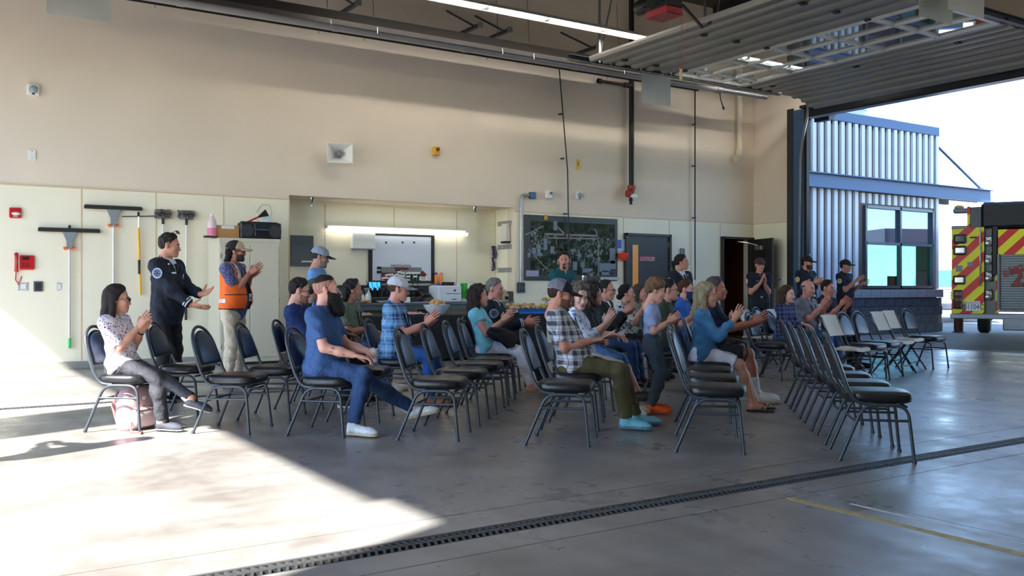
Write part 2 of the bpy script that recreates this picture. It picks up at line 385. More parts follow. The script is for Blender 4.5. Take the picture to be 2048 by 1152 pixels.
for z in (.3, 1.1, float(wy(1334, 490, YW)[2])): span('hinge', (x1-.075, YW-.065, z-.07), (x1-.045, YW-.05, z+.07), CHROME, d1)
zs = wy(1290, 518, YW)[2]; sx = X(1291)
sg = span('door_sign', (sx-.2, YW-.058, zs-.06), (sx+.2, YW-.051, zs+.06), M('maroon_sign', (140, 40, 58), .5)); tag(sg, 'small maroon sign with white lettering on the black door', 'sign')
text('lettering', 'NO TURNOUT GEAR\nBEYOND THIS POINT', .046, WHITE, sg, facing_front((sx, YW-.059, zs)), .0005)
q = MB(); q.cyl((x0+.12, YW-.1, 1.02), (x0+.12, YW-.045, 1.02), .028); q.tube([(x0+.12, YW-.1, 1.02), (x0+.24, YW-.1, 1.02)], .01); q.build('handle', CHROME, d1, smooth=True)
d2 = doorframe('door_2', d2a, d2b, d2z, YW, DOORP)
hx, hy = d2b-.05, YW-.1
ex, ey = 16.24, 14.17; an = math.atan2(ey-hy, ex-hx); ln = math.hypot(ex-hx, ey-hy)
lf = boxo('leaf', (ln/2, 0, d2z/2-.02), (ln, .045, d2z-.06), DOORP, d2, .004); lf.location = (hx, hy, 0); lf.rotation_euler = (0, 0, an)
pn = MB()
for dx, dzz in ((-.05, 0), (.05, 0)): pn.box((ln*.62+dx, -.026, 1.45), (.02, .008, 1.1))
pn.box((ln*.62, -.026, 2.0), (.12, .008, .02)); pn.box((ln*.62, -.026, .9), (.12, .008, .02)); pn.build('pane_frame', DOORP, lf)
boxo('vision_pane', (ln*.62, -.025, 1.45), (.08, .004, 1.08), M('dark_glass', (40, 46, 50), .08), lf)
boxo('door_closer', (ln*.42, -.06, d2z-.26), (.3, .07, .1), M('closer_grey', (120, 124, 128), .4, .4), lf, .01)
q = MB(); q.tube([(ln*.4, -.09, d2z-.2), (ln*.12, -.25, d2z-.12), (.0, -.4, d2z-.1)], .01, 6); q.build('closer_arm', CHROME, lf, smooth=True)
boxo('exit_bar', (ln*.5, -.07, 1.0), (ln*.8, .05, .05), CHROME, lf, .01)
# ------------------------------------------------------------------ outside ground, wing of the building
gr = struct(span('ground', (XR+.3, -3000, -.3), (5000, 4000, -.012), ASPH)); struct(span('ground_left', (-120, -160, -.3), (XL-.3, 160, -.012), ASPH))
for x in (21.5, 26.5): span('joint', (x, -20, -.0125), (x+.012, 40, -.0105), DARK, gr)
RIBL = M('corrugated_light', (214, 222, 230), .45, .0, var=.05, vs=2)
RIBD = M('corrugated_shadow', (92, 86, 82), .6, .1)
CMU = M('split_face_block', (74, 82, 92), .9, var=.25, vs=9, bump=.8, bs=14)
SILL = M('pale_sill_block', (150, 156, 160), .85, var=.08, vs=9)
WYY = 14.9; wxe = 23.68
wing = empty('wing_building', 'low wing clad in vertical corrugated metal over a dark block base outside', 'building', (0, WYY, 0))
wz = lambda px_, py_: wy(px_, py_, WYY)
wA, wB = float(wz(1728, 500)[0]), float(wz(1862, 500)[0]); wzt, wzb = float(wz(1728, 413)[2]), float(wz(1728, 574)[2])
q = MB(); Y0 = 0.0
def qb(lo, hi): lo = np.array(lo, float); hi = np.array(hi, float); q.box((lo+hi)/2, hi-lo)
qb((XR+.36, 0, 0), (wA, .2, 5.4)); qb((wB, 0, 0), (wxe, .2, 5.4)); qb((wA, 0, wzt), (wB, .2, 5.4)); qb((wA, 0, 0), (wB, .2, wzb))
qb((wxe-.2, .2, 0), (wxe, 6, .95)); qb((wxe-.2, .2, 3.1), (wxe, 6, 5.4)); qb((wxe-.2, .2, .95), (wxe, .5, 3.1)); qb((wxe-.2, 5.6, .95), (wxe, 6, 3.1)); qb((XR+.36, 6, 0), (18.5, 6.2, 5.4)); qb((18.5, 6, 0), (wxe, 6.2, .9)); qb((18.5, 6, 3.0), (wxe, 6.2, 5.4)); qb((XR+.36, .2, 3.3), (wxe, 6, 3.4)); qb((XR+.36, 0, 5.3), (wxe, 6, 5.4))
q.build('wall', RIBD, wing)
def ribm(h): r = MB(); r.prism([(-.085, 0, 0), (-.065, -.05, 0), (.065, -.05, 0), (.085, 0, 0)][::-1], (0, 0, h)); return r.mesh('rib', RIBL)
rm1, rm2, rm3 = ribm(1.32), ribm(2.52), ribm(3.66-wzt-.1)
x = XR+.5
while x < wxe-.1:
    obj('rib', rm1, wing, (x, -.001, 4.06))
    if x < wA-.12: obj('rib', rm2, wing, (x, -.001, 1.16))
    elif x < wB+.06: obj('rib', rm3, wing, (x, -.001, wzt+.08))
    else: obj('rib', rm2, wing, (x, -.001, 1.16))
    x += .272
span('parapet_cap', (XR+.36, -.08, 5.38), (wxe+.03, .25, 5.62), BLUEST, wing, .01)
span('corner_trim', (wxe-.1, -.06, 1.16), (wxe+.02, 0, 5.4), RIBL, wing)
cx1 = float(wy(1980, 380, 14.8)[0])
q = MB(); q.box(((XR+.36+cx1)/2, -.1, 3.84), (cx1-XR-.36, .04, .36)); q.box(((XR+.36+cx1)/2, -.16, 4.01), (cx1-XR-.36, .14, .025)); q.box(((XR+.36+cx1)/2, -.16, 3.67), (cx1-XR-.36, .14, .025)); q.build('canopy_beam', BLUEST, wing)
q = MB(); q.box(((wxe+cx1)/2, 1.6, 3.93), (cx1-wxe, 3.4, .06)); 
for yy in (.3, 1.2, 2.1, 3.2): q.box(((wxe+cx1)/2, yy, 3.8), (cx1-wxe, .08, .2))
q.build('canopy_deck', M('canopy_under', (70, 66, 62), .7), wing)
a_ = wz(1872, 290); b_ = wy(1965, 376, 14.8)
q = MB(); q.tube([(a_[0], 0, a_[2]), (b_[0], -.05, 4.05)], .035); q.box((b_[0], -.05, 4.04), (.12, .1, .08)); q.build('canopy_strut', BLUEST, wing)
bm_ = MB().box((0, 0, 0), (.392, .14, .222), .012).mesh('block', CMU); sm_ = MB().box((0, 0, 0), (.392, .2, .215), .01).mesh('sill_block', SILL)
nx = 17
for r_ in range(4):
    for i in range(nx):
        x = wxe-.15-.2*(r_ % 2)-.4*i
        if x > XR+.5: obj('block', bm_, wing, (x, -.09+random.uniform(-.006, .006), .12+.232*r_))
for i in range(nx):
    x = wxe-.15-.4*i
    if x > XR+.5: obj('sill_block', sm_, wing, (x, -.09, 1.045))
span('block_backing', (XR+.37, -.14, 0), (wxe+.03, 0, .93), M('mortar', (112, 116, 120), .9), wing)
# window of the wing
FRM = M('window_frame_grey', (92, 104, 116), .4, .4); wm = float(wz(1797, 500)[0]); wh = float(wz(1797, 489)[2])
wn = empty('window', 'large four pane window in the corrugated wing outside', 'window', ((wA+wB)/2, WYY, wzb)); wn['kind'] = 'structure'; wn.name = 'window_1'
ox = (wA+wB)/2
q = MB()
for x in (wA, wm, wB): q.box((x-ox, -.02, (wzt-wzb)/2), (.07, .12, wzt-wzb+.07))
for z in (wzb, wh, wzt): q.box((0, -.02, z-wzb), (wB-wA, .12, .07))
q.build('frame', FRM, wn)
def glass(name, col, tint=0.):
    g = NG(name, .03); g.b.inputs['Base Color'].default_value = (*lin(col), 1); g.b.inputs['Transmission Weight'].default_value = 1; g.b.inputs['IOR'].default_value = 1.5; g.b.inputs['Roughness'].default_value = 0; return g.m
TEAL = glass('teal_glass', (84, 170, 164)); CLEARB = M('sky_reflecting_glass', (120, 150, 180), .03, .85)
for a, b in ((wA, wm), (wm, wB)):
    span('pane', (a-ox+.03, .0, .03), (b-ox-.03, .012, wh-wzb-.03), TEAL, wn); span('pane', (a-ox+.03, .0, wh-wzb+.03), (b-ox-.03, .012, wzt-wzb-.03), CLEARB, wn)
ofm = M('office_interior', (190, 200, 200), .7)
tag(span('office_desk', (20.2, 15.5, .72), (22.6, 16.2, .76), ofm), 'desk inside the wing behind the teal window', 'desk')
tag(MB().box((22.6, 15.5, 1.35), (.5, .05, .34), .01).box((22.6, 15.55, 1.0), (.08, .06, .45)).build('monitor', BLKPL), 'black monitor seen through the teal window at right', 'monitor')
hv = empty('rooftop_unit', 'white rooftop ventilation unit with round fan housing above the wing', 'ventilator', (22.1, 16.6, 5.63))
MB().box((0.3, 0, .17), (2.4, 1.4, .34), .02).build('housing', M('unit_white', (205, 214, 222), .5), hv); MB().lathe([(.5, .34), (.5, .5), (.53, .52), (.53, .68), (.25, .72), (0, .72)], (0, 0, 0), 24).build('fan_cowl', M('unit_white', (205, 214, 222), .5), hv, smooth=True)
p = wx(1652, 222, XR+.62)
fld = empty('flood_light', 'black wedge shaped wall light under the door header outside', 'lamp', p)
MB().prism([(-.16, -.2, .2), (.2, -.2, .2), (.2, -.2, .05), (-.02, -.2, -.24), (-.16, -.2, -.24)], (0, .4, 0)).build('housing', BLKPL, fld); boxo('bracket', (-.02, 0, .24), (.66, .14, .04), DKSTEEL, fld)
p = fl(1917, 664)
bo = empty('bollard', 'rusty red steel bollard standing behind the fire engine', 'bollard', p); MB().lathe([(.12, 0), (.12, 1.05), (.09, 1.12), (0, 1.14)], n=16).build('post', M('rust_paint', (92, 42, 36), .7, var=.2), bo, smooth=True); MB().lathe([(.17, 0), (.17, .02), (.12, .03)], n=16).build('base_ring', DKSTEEL, bo)
# ------------------------------------------------------------------ roof level: heater, lights, sectional door
span('added_sun_block', (XL-.3, YF-.2, ZC+.2), (XR+.35, YW+1, 12.3), RIBD, ceil)  # unseen block added above the ceiling to keep sun off the wing
HT = M('heater_steel', (176, 174, 172), .45, .4, var=.06, vs=3); HTD = M('heater_hood', (66, 62, 60), .5, .4)
ht = empty('tube_heater', 'long grey radiant tube heater hanging under its hood along the back wall', 'heater', (0, 13.9, 5.42))
q = MB(); hx0, hx1 = 2.3, 13.9; th_ = .012
prof = [(-.25, -.06), (-.25, .02), (-.12, .2), (.12, .2), (.25, .02), (.25, -.06), (.238, -.06), (.238, .015), (.115, .188), (-.115, .188), (-.238, .015), (-.238, -.06)]
q.loft([[(hx0, y, z) for y, z in prof], [(hx1, y, z) for y, z in prof]]); q.build('hood', HTD, ht)
q = MB(); q.tube([(hx0-.1, 0, -.02), (hx1+.3, 0, -.02)], .075, 16)
for i in range(5): q.tube([(hx0+2.4*i+.9, 0, -.02), (hx0+2.4*i+1.0, 0, -.02)], .081, 16)
q.build('tube', HT, ht, smooth=True)
q = MB(); q.tube([(hx1+.3, 0, -.02), (15.7, 0, -.02)], .06, 12); q.tube([(hx1+.25, 0, -.02), (hx1+.4, 0, -.02)], .085, 12); q.build('exhaust_pipe', STEEL, ht, smooth=True)
hk = MB(); hk.tube([(0, -.26, -.1), (0, -.25, .0), (0, 0, .1), (0, .25, 0), (0, .26, -.1)], .008, 5); hkm = hk.mesh('hanger_hook', STEEL)
ch = MB()
for i in range(22): ch.tube([(.008*math.cos(i*1.57), -.1+.004*i, .22+.05*i), (-.008*math.cos(i*1.57), -.1+.004*i, .27+.05*i)], .006, 4)
chm = ch.mesh('chain', DKSTEEL)
for px_ in (318, 650, 742, 990, 1052, 1232): x = float(wy(px_, 100, 13.9)[0]); obj('hanger_hook', hkm, ht, (x, 0, 0)); obj('chain', chm, ht, (x, 0, 0))
for i, (px_, py_) in enumerate(((712, 8), (955, 52), (1014, 62), (1190, 95))):
    p = wy(px_, py_, 14.0); L_ = YW-13.9
    bk = empty('wall_bracket', 'grey steel bracket arm on the back wall above the heater, number %d from the left'.replace('number %d from the left', ['leftmost of four', 'second from the left', 'third from the left', 'rightmost'][i]), 'bracket', (p[0], YW, p[2]))
    MB().box((0, -L_/2, 0), (.06, L_, .06)).build('arm', DKSTEEL, bk); MB().tube([(0, -L_+.2, .02), (0, 0, .55)], .02, 6).build('brace', DKSTEEL, bk); boxo('end_plate', (0, -L_, 0), (.1, .02, .1), STEEL, bk)
SHEET = M('sheet_aluminium', (186, 190, 186), .35, .6, var=.1, vs=2)
for i, (a, b, y0_, y1_, Y, lab) in enumerate(((93, 222, -30, 45, 13.5, 'dull aluminium heat shield plate hanging at top left of the wall'), (1283, 1341, 145, 212, 13.25, 'shiny aluminium heat shield plate hanging beside the door track'), (1838, 1905, -40, 50, 7.25, 'aluminium heat shield plate at top right, left of a pair'), (1897, 1968, -40, 38, 6.9, 'aluminium heat shield plate at top right, right of a pair'))):
    p, q_ = wy(a, y0_, Y), wy(b, y1_, Y); zc = wy(b, y0_, Y)[2]
    s_ = empty('heat_shield', lab, 'metal plate', ((p[0]+q_[0])/2, Y, (p[2]+q_[2])/2)); w_, h_ = q_[0]-p[0], p[2]-q_[2]
    boxo('plate', (0, 0, 0), (w_, .004, h_), SHEET, s_); q = MB(); q.box((0, .01, h_/2-.01), (w_, .02, .02)); q.tube([(0, .02, h_/2), (0, .03, h_/2+.35)], .006, 5); q.build('hanger', DKSTEEL, s_)
TUBE = M('lit_tube', (255, 250, 240), .5, emit=10.0); FIX = M('fixture_white', (228, 228, 224), .45)
ORD = ['first', 'second', 'third', 'fourth', 'fifth', 'sixth', 'seventh', 'eighth', 'ninth', 'tenth', 'eleventh', 'twelfth', 'thirteenth']
def strip_light(name, lab, n, x0, dx, y, z, grp, tube=None):
    r = None
    for i in range(n):
        t = empty(name, lab % ORD[i], 'lamp', (x0+dx*(i+.5), y, z), 0, grp)
        if r is None:
            a = MB(); a.prism([(-dx/2+.004, -.15, -.01), (-dx/2+.004, -.05, .07), (-dx/2+.004, .05, .07), (-dx/2+.004, .15, -.01), (-dx/2+.004, .14, -.012), (-dx/2+.004, .04, .05), (-dx/2+.004, -.04, .05), (-dx/2+.004, -.14, -.012)], (dx-.008, 0, 0))
            r = [a.mesh('housing', FIX), MB().cyl((-dx/2+.05, -.03, -.0), (dx/2-.05, -.03, -.0), .017, 8).mesh('lamp_tube', tube or TUBE), MB().box((-dx/2+.03, 0, .0), (.03, .12, .05)).mesh('lamp_holder', WHITE), MB().box((dx/2-.03, 0, .0), (.03, .12, .05)).mesh('lamp_holder', WHITE)]
        for nm, me in zip(('housing', 'lamp_tube', 'lamp_holder', 'lamp_holder'), r): obj(nm, me, t)
strip_light('strip_light', 'white fluorescent strip light under the roof, %s from the left in the visible row', 9, 5.4, 1.22, 12.85, 5.8, 'strip lights under the roof')
for k_, y_ in (('over the chairs', 8.3), ('over the front drain', 3.5), ('behind the camera', -1.5)): strip_light('strip_light', 'added fill light in the unseen row '+k_+', %s from the left', 13, -.5, 1.22, y_, 6.3, 'added fill lights over the hall', M('hall_fill_tube', (255, 250, 240), .5, emit=3.4))  # out-of-view lamp rows added to lift the ambient light in the hall
# --- sectional door rolled up under the roof
od = empty('overhead_door', 'grey ribbed overhead sectional door with three rows of glass panes, rolled up open', 'door', (0, 0, 0))
DP = M('door_panel_grey', (148, 146, 140), .45, .25, var=.06, vs=2); DF = M('door_muntin', (216, 216, 212), .4, .3); DY0, DY1, DZ = 7.86, 13.22, 5.37
def door_panel(x0, x1, z0, z1):
    n = 2; pr = []; L_ = x1-x0
    for i in range(n):
        a = L_*i/n; b = L_/n
        pr += [(a+.01, 0), (a+b*.12, -.045), (a+b*.42, -.045), (a+b*.56, -.008), (a+b*.94, -.008)]
    pr += [(L_-.008, 0)]
    poly = [(x0+u, z0+(z1-z0)*u/L_+v) for u, v in pr]; poly += [(x1-.008, z1+.04), (x0+.01, z0+.04)]
    q = MB(); q.prism([(x, DY0, z) for x, z in poly], (0, DY1-DY0, 0), True); return q.build('panel', DP, od)
for a, b in ((10.25, 10.85), (10.85, 11.6), (11.6, 12.36)): door_panel(a, b, DZ, DZ)
for a, b, z0, z1 in ((14.2, 14.78, DZ, DZ), (14.78, 15.4, DZ, DZ-.02), (15.4, 16.0, DZ-.02, DZ-.09), (16.0, 16.5, DZ-.09, DZ-.26)): door_panel(a, b, z0, z1)
gx = [12.38, 12.95, 13.57, 14.17]; gy = [DY0+.03, 8.86, 9.89, 10.9, 11.9, 12.79, DY1-.02]
PANE = glass('clear_pane', (150, 160, 166))
for x in gx: span('muntin', (x-.028, DY0, DZ-.05), (x+.028, DY1, DZ+.01), DF, od, .006)
for y in gy:
    for a, b in zip(gx[:-1], gx[1:]): span('muntin', (a+.03, y-.03, DZ-.045), (b-.03, y+.03, DZ+.008), DF, od)
pm = None
for a, b in zip(gx[:-1], gx[1:]):
    for c_, d_ in zip(gy[:-1], gy[1:]): span('pane', (a+.03, c_+.03, DZ-.012), (b-.03, d_-.03, DZ-.006), PANE, od)
hg = MB().box((0, 0, 0), (.14, .07, .02)).cyl((0, -.05, 0), (0, .05, 0), .018, 8).mesh('hinge', DKSTEEL)
for x in (10.85, 11.6, 12.36, 14.2, 14.78):
    for y in (8.9, 10.9, 12.9): obj('hinge', hg, od, (x, y, DZ-.03))
rl = MB().cyl((0, 0, 0), (0, .14, 0), .012, 6).cyl((0, .1, 0), (0, .13, 0), .03, 10).box((0, -.02, 0), (.12, .06, .03)).mesh('roller', DKSTEEL)
for x in (10.4, 10.85, 11.6, 12.36, 12.95, 13.57, 14.2, 14.78, 15.4):
    obj('roller', rl, od, (x, DY1, DZ)); o = obj('roller', rl, od, (x, DY0, DZ)); o.rotation_euler = (0, 0, math.pi)
for nm, y, s in (('door_track', DY1+.13, 'left'), ('door_track', DY0-.13, 'right')):
    t = empty(nm, 'dark steel track carrying the %s edge of the rolled up overhead door' % s, 'door track', (0, y, 0))
    q = MB(); q.box((12.7, 0, DZ+.05), (5.6, .08, .008)); q.box((12.7, .04, DZ), (5.6, .006, .1)); q.box((12.7, 0, DZ-.05), (5.6, .08, .008)); q.build('rail', DKSTEEL, t)
    q = MB(); q.tube(bendpath([(15.4, 0, DZ), (XR-.1, 0, DZ), (XR-.1, .3 if s == 'left' else -.3, 4.4), (XR-.1, .38 if s == 'left' else -.38, 0)], .5, 8), .028, 6); q.build('curved_rail', STEEL, t, smooth=True)
    for x in (10.6, 13.3):
        q = MB(); q.box((x, 0, (DZ+ZC)/2), (.04, .04, ZC-DZ)); q.tube([(x, 0, DZ+.05), (x+.55, 0, ZC)], .02, 4); q.build('hanger', STEEL, t)
pT = wx(1328, 24, 9.9)
op = empty('door_operator', 'black motor door opener with a red bottom cover hanging over the door', 'motor', pT)
MB().box((0, 0, .17), (.35, .5, .3), .02).lathe([(.12, -.2), (.13, -.15), (.13, .2), (.1, .24), (0, .24)], (0, .38, .2), 14, (0, 1, 0)).build('motor', BLACK, op, smooth=True)
boxo('cover', (0, 0, -.03), (.36, .5, .12), M('dark_red_cover', (150, 22, 28), .4), op, .015)
q = MB()
for k in range(7): q.tube([(random.uniform(-.2, .2), random.uniform(-.3, .3), .35), (random.uniform(-.22, -.18), random.uniform(-.3, .3), .1), (random.uniform(-.2, .2), random.uniform(-.3, .3), .05)], .008, 5)
q.build('wiring', BLKPL, op)
q = MB(); pa, pb, pc = wx(1365, 10, 9.95), wx(1405, 55, 10.1), wx(1422, 45, 10.28); q.tube([np.array(pa)-pT, np.array(pb)-pT, np.array(pc)-pT], .025, 8); q.build('arm', BLACK, op, smooth=True)
boxo('rail', (-2.5, 0, .5), (5, .08, .08), DKSTEEL, op); boxo('hanger', (0, 0, .8), (.06, .06, 1.4), DKSTEEL, op)
pc0, pc1 = wx(1363, 20, 9.9), wx(1363, 134, 9.9)
rc = empty('release_cord', 'red emergency release cord with a cream paper tag hanging from the door opener', 'cord', pc1)
MB().tube([tuple(pT-pc1+np.array([0, 0, -.05])), (0, 0, pc0[2]-pc1[2]-.1), (0, 0, 0)], .006, 6).ball((0, 0, -.01), (.025, .025, .02)).build('cord', M('red_cord', (176, 60, 66), .6), rc); boxo('paper_tag', (-.01, 0, -.12), (.05, .01, .18), M('cream_tag', (214, 198, 160), .7), rc)
# --- pipes on the back wall
def wpt(px_, py_, off=.0): p = wy(px_, py_, YW-off); return p
sp = empty('standpipe', 'black vertical pipe down the back wall ending in a red valve with a white tag', 'pipe', wpt(1263, 400, .12)); b0 = np.array(wpt(1263, 400, .12))
zz = lambda py_, px_=1263: float(wpt(px_, py_, .12)[2]-b0[2])
MB().tube([(0, 0, zz(375)), (0, 0, 7.4-b0[2])], .055, 12).build('pipe', BLACK, sp, smooth=True)
bx = float(wpt(1196, 170, .12)[0]-b0[0]); MB().tube([(0, 0, zz(172)), (bx, 0, zz(172))], .035, 10).tube([(bx, 0, zz(172)), (bx+.08, 0, zz(172))], .055, 10).tube([(-.2, 0, zz(172)), (-.05, 0, zz(172))], .055, 10).build('branch', M('rusty_pipe', (58, 40, 34), .6), sp, smooth=True)
VR = M('valve_red', (150, 52, 34), .5)
MB().tube([(0, 0, zz(371)), (0, 0, zz(378))], .085, 12).tube(bendpath([(0, 0, zz(376)), (0, -.02, zz(384)), (-.12, -.04, zz(388))], .06), .06, 10).lathe([(.0, 0), (.09, .0), (.09, .03), (0, .03)], (-.14, -.04, zz(388)), 12, (1, 0, 0)).build('valve', VR, sp, smooth=True)
boxo('tag', (0, -.07, zz(392)), (.2, .01, .07), WHITE, sp); MB().tube([(-.02, 0, zz(388)), (-.02, 0, zz(409))], .03, 8).tube([(-.02, 0, zz(398)), (-.02, 0, zz(402))], .045, 8).build('outlet', BLACK, sp, smooth=True)
dr_ = empty('drain_pipe', 'cream painted pipe with an elbow high in the right wall corner', 'pipe', wpt(1480, 318, .12)); b1 = np.array(wpt(1480, 318, .12)); PNT = M('cream_pipe', (216, 206, 184), .5)
MB().tube([(0, 0, 3.0), (0, 0, .15)], .075, 12).tube(bendpath([(0, 0, .25), (0, 0, .03), (-.16, -.02, 0)], .1), .09, 12).build('pipe', PNT, dr_, smooth=True)
for (px_, ya, yb, lab, r) in ((1139, 150, 560, 'long black cable hanging down the wall in front of the map', .014), (1390, 175, 560, 'thin dark conduit running down the wall between the two doors', .016)):
    p = wpt(px_, yb, .10); t = empty('wall_cable', lab, 'cable', p); h_ = float(wpt(px_, ya-30, .1)[2]-p[2])
    MB().tube([(0, 0, 0), (-.05 if px_ < 1200 else 0, 0, h_*.5), (-.28 if px_ < 1200 else 0, 0, h_)], r, 6).build('cable', BLACK, t)
    q = MB()
    for f in (.3, .55, .75): q.box(((-.28*f if px_ < 1200 else 0), .03, h_*f), (.05, .08, .03))
    q.build('clip', DKSTEEL, t)
cb = wpt(1065, 391, .05); ck = empty('wall_conduit', 'galvanised conduit bending down from a blue box to a black outlet left of the map', 'conduit', cb); ko = np.array(wpt(1042, 575, .05))-cb
MB().tube(bendpath([(-.08, 0, .0), (ko[0], 0, 0), (ko[0], 0, ko[2]*.5), (ko[0], 0, ko[2]+.08)], .25, 8), .025, 10).build('pipe', STEEL, ck, smooth=True)
boxo('junction_box', (0, 0, 0), (.13, .09, .13), M('blue_box', (56, 92, 128), .4, .3), ck, .008); boxo('outlet_box', (ko[0], 0, ko[2]), (.14, .09, .2), M('dark_outlet', (44, 54, 62), .4), ck, .008)
q = MB()
for dx in (-.03, .03):
    for dz in (-.05, .05): q.box((ko[0]+dx, -.048, ko[2]+dz), (.03, .006, .035))
q.build('socket', BLACK, ck)
# --- devices on the back wall
def dev(name, lab, cat, px_, py_): return empty(name, lab, cat, wpt(px_, py_, 0))
def strobe(lab, px_, py_, sc=1.):
    d = dev('strobe_light', lab, 'alarm', px_, py_); boxo('base', (0, -.025*sc, 0), (.16*sc, .05*sc, .16*sc), WHITE, d, .01)
    MB().lathe([(.058*sc, 0), (.055*sc, .03*sc), (.04*sc, .045*sc), (0, .05*sc)], (0, -.05*sc, .0), 14, (0, -1, 0)).build('lens', M('strobe_lens', (150, 164, 176), .15), d, smooth=True); boxo('sounder_slot', (0, -.052*sc, -.065*sc), (.04*sc, .006, .02*sc), DKSTEEL, d)
strobe('white strobe with grey round lens high at left on the beige wall', 66, 180); strobe('white strobe with grey lens just right of the hanging black cable', 1157, 391)
d = dev('wall_sensor', 'white box sensor between the blue conduit box and black cable', 'sensor', 1095, 390); boxo('case', (0, -.04, 0), (.13, .08, .16), WHITE, d, .012); MB().lathe([(.03, 0), (.03, .02), (0, .025)], (.03, -.08, .03), 10, (0, -1, 0)).build('dial', M('dial_grey', (110, 114, 118), .4), d)
d = dev('blank_plate', 'white blank cover plate on beige wall above the fire alarm', 'wall plate', 64, 310); boxo('plate', (0, -.008, 0), (.10, .016, .15), WHITE, d, .004); MB().cyl((0, -.018, .05), (0, -.014, .05), .006, 6).cyl((0, -.018, -.05), (0, -.014, -.05), .006, 6).build('screw', CHROME, d)
d = dev('horn_speaker', 'white square horn speaker on the beige wall', 'speaker', 676, 310)
q = MB(); R0 = [(-.22, -.25, .17), (.22, -.25, .17), (.22, -.25, -.17), (-.22, -.25, -.17)]; R1 = [(-.06, -.03, .06), (.06, -.03, .06), (.06, -.03, -.06), (-.06, -.03, -.06)]
R2 = [(x*.94, y, z*.93) for x, y, z in R0]; R3 = [(x*.8, y-.03, z*.8) for x, y, z in R1]; q.loft([R1, R0, R2, R3]); q.build('horn', WHITE, d)
MB().lathe([(.05, 0), (.055, .1), (.045, .14), (0, .15)], (0, -.05, 0), 12, (0, -1, 0)).build('driver', M('driver_grey', (120, 126, 134), .35), d, smooth=True); MB().box((0, -.02, 0), (.12, .04, .12)).build('mount', WHITE, d)
d.rotation_euler = (0, 0, -.25)
d = dev('alarm_sounder', 'small yellow box with red lens on the beige wall', 'alarm', 870, 303); boxo('box', (0, -.04, 0), (.13, .08, .16), M('sounder_yellow', (214, 168, 52), .45), d, .01); MB().ball((.015, -.09, .03), (.035, .03, .035)).build('lens', M('sounder_red', (140, 22, 22), .2), d, smooth=True)
d = dev('letter_sign', 'small yellow sign with the letter F', 'sign', 1156, 329); boxo('plate', (0, -.004, 0), (.085, .008, .20), M('sign_yellow', (232, 196, 34), .5), d); o = text('letter', 'F', .11, BLACK, d, facing_front((0, -.009, 0)), .001)
d = dev('fire_alarm', 'red fire alarm strobe at far left of the cream panels', 'alarm', 30, 426); boxo('case', (0, -.03, 0), (.155, .06, .15), RED, d, .012); MB().ball((.01, -.06, -.012), (.06, .03, .024)).build('lens', M('clear_lens', (226, 228, 232), .1), d, smooth=True); text('lettering', 'FIRE', .034, WHITE, d, facing_front((0, -.062, -.052)), .001)
d = dev('wall_phone', 'red emergency telephone with handset at far left', 'telephone', 46, 525); boxo('base', (.05, -.03, 0), (.19, .06, .21), RED, d, .015); MB().tube([(-.09, -.04, .12), (-.09, -.075, .09), (-.09, -.075, -.09), (-.09, -.04, -.12)], [.03, .024, .024, .03], 8).build('handset', RED, d, smooth=True); boxo('screen', (.03, -.062, .06), (.09, .006, .05), BLACK, d)
q = MB()
for i in range(3):
    for j in range(3): q.box((.03+.035*(i-1), -.062, -.01-.025*j), (.022, .006, .014))
q.build('button', M('dark_red', (110, 14, 20), .4), d); MB().tube([(-.09, -.03, -.12), (-.1, -.03, -.25), (-.06, -.02, -.33), (-.02, -.02, -.2)], .007, 6).build('cord', RED, d, smooth=True)
d = dev('keypad', 'dark grey door keypad left of the light switch', 'keypad', 76, 573); boxo('case', (0, -.02, 0), (.12, .04, .15), M('keypad_grey', (84, 88, 92), .4), d, .008)
q = MB()
for i in range(3):
    for j in range(4): q.box((.026*(i-1), -.042, .04-.028*j), (.018, .006, .02))
q.build('key', BLACK, d)
for nm, lab, px_, cat in (('light_switch', 'white light switch plate left of the lower squeegee handle', 119, 'switch'), ('wall_outlet', 'white double outlet plate below the red telephone', 47, 'outlet')):
    d = dev(nm, lab, cat, px_, 573); w_ = .08 if px_ > 100 else .15; boxo('plate', (0, -.006, 0), (w_, .012, .13), WHITE, d, .003); boxo('rocker', (0, -.016, 0), (w_*.4, .01, .07), WHITE, d, .002)
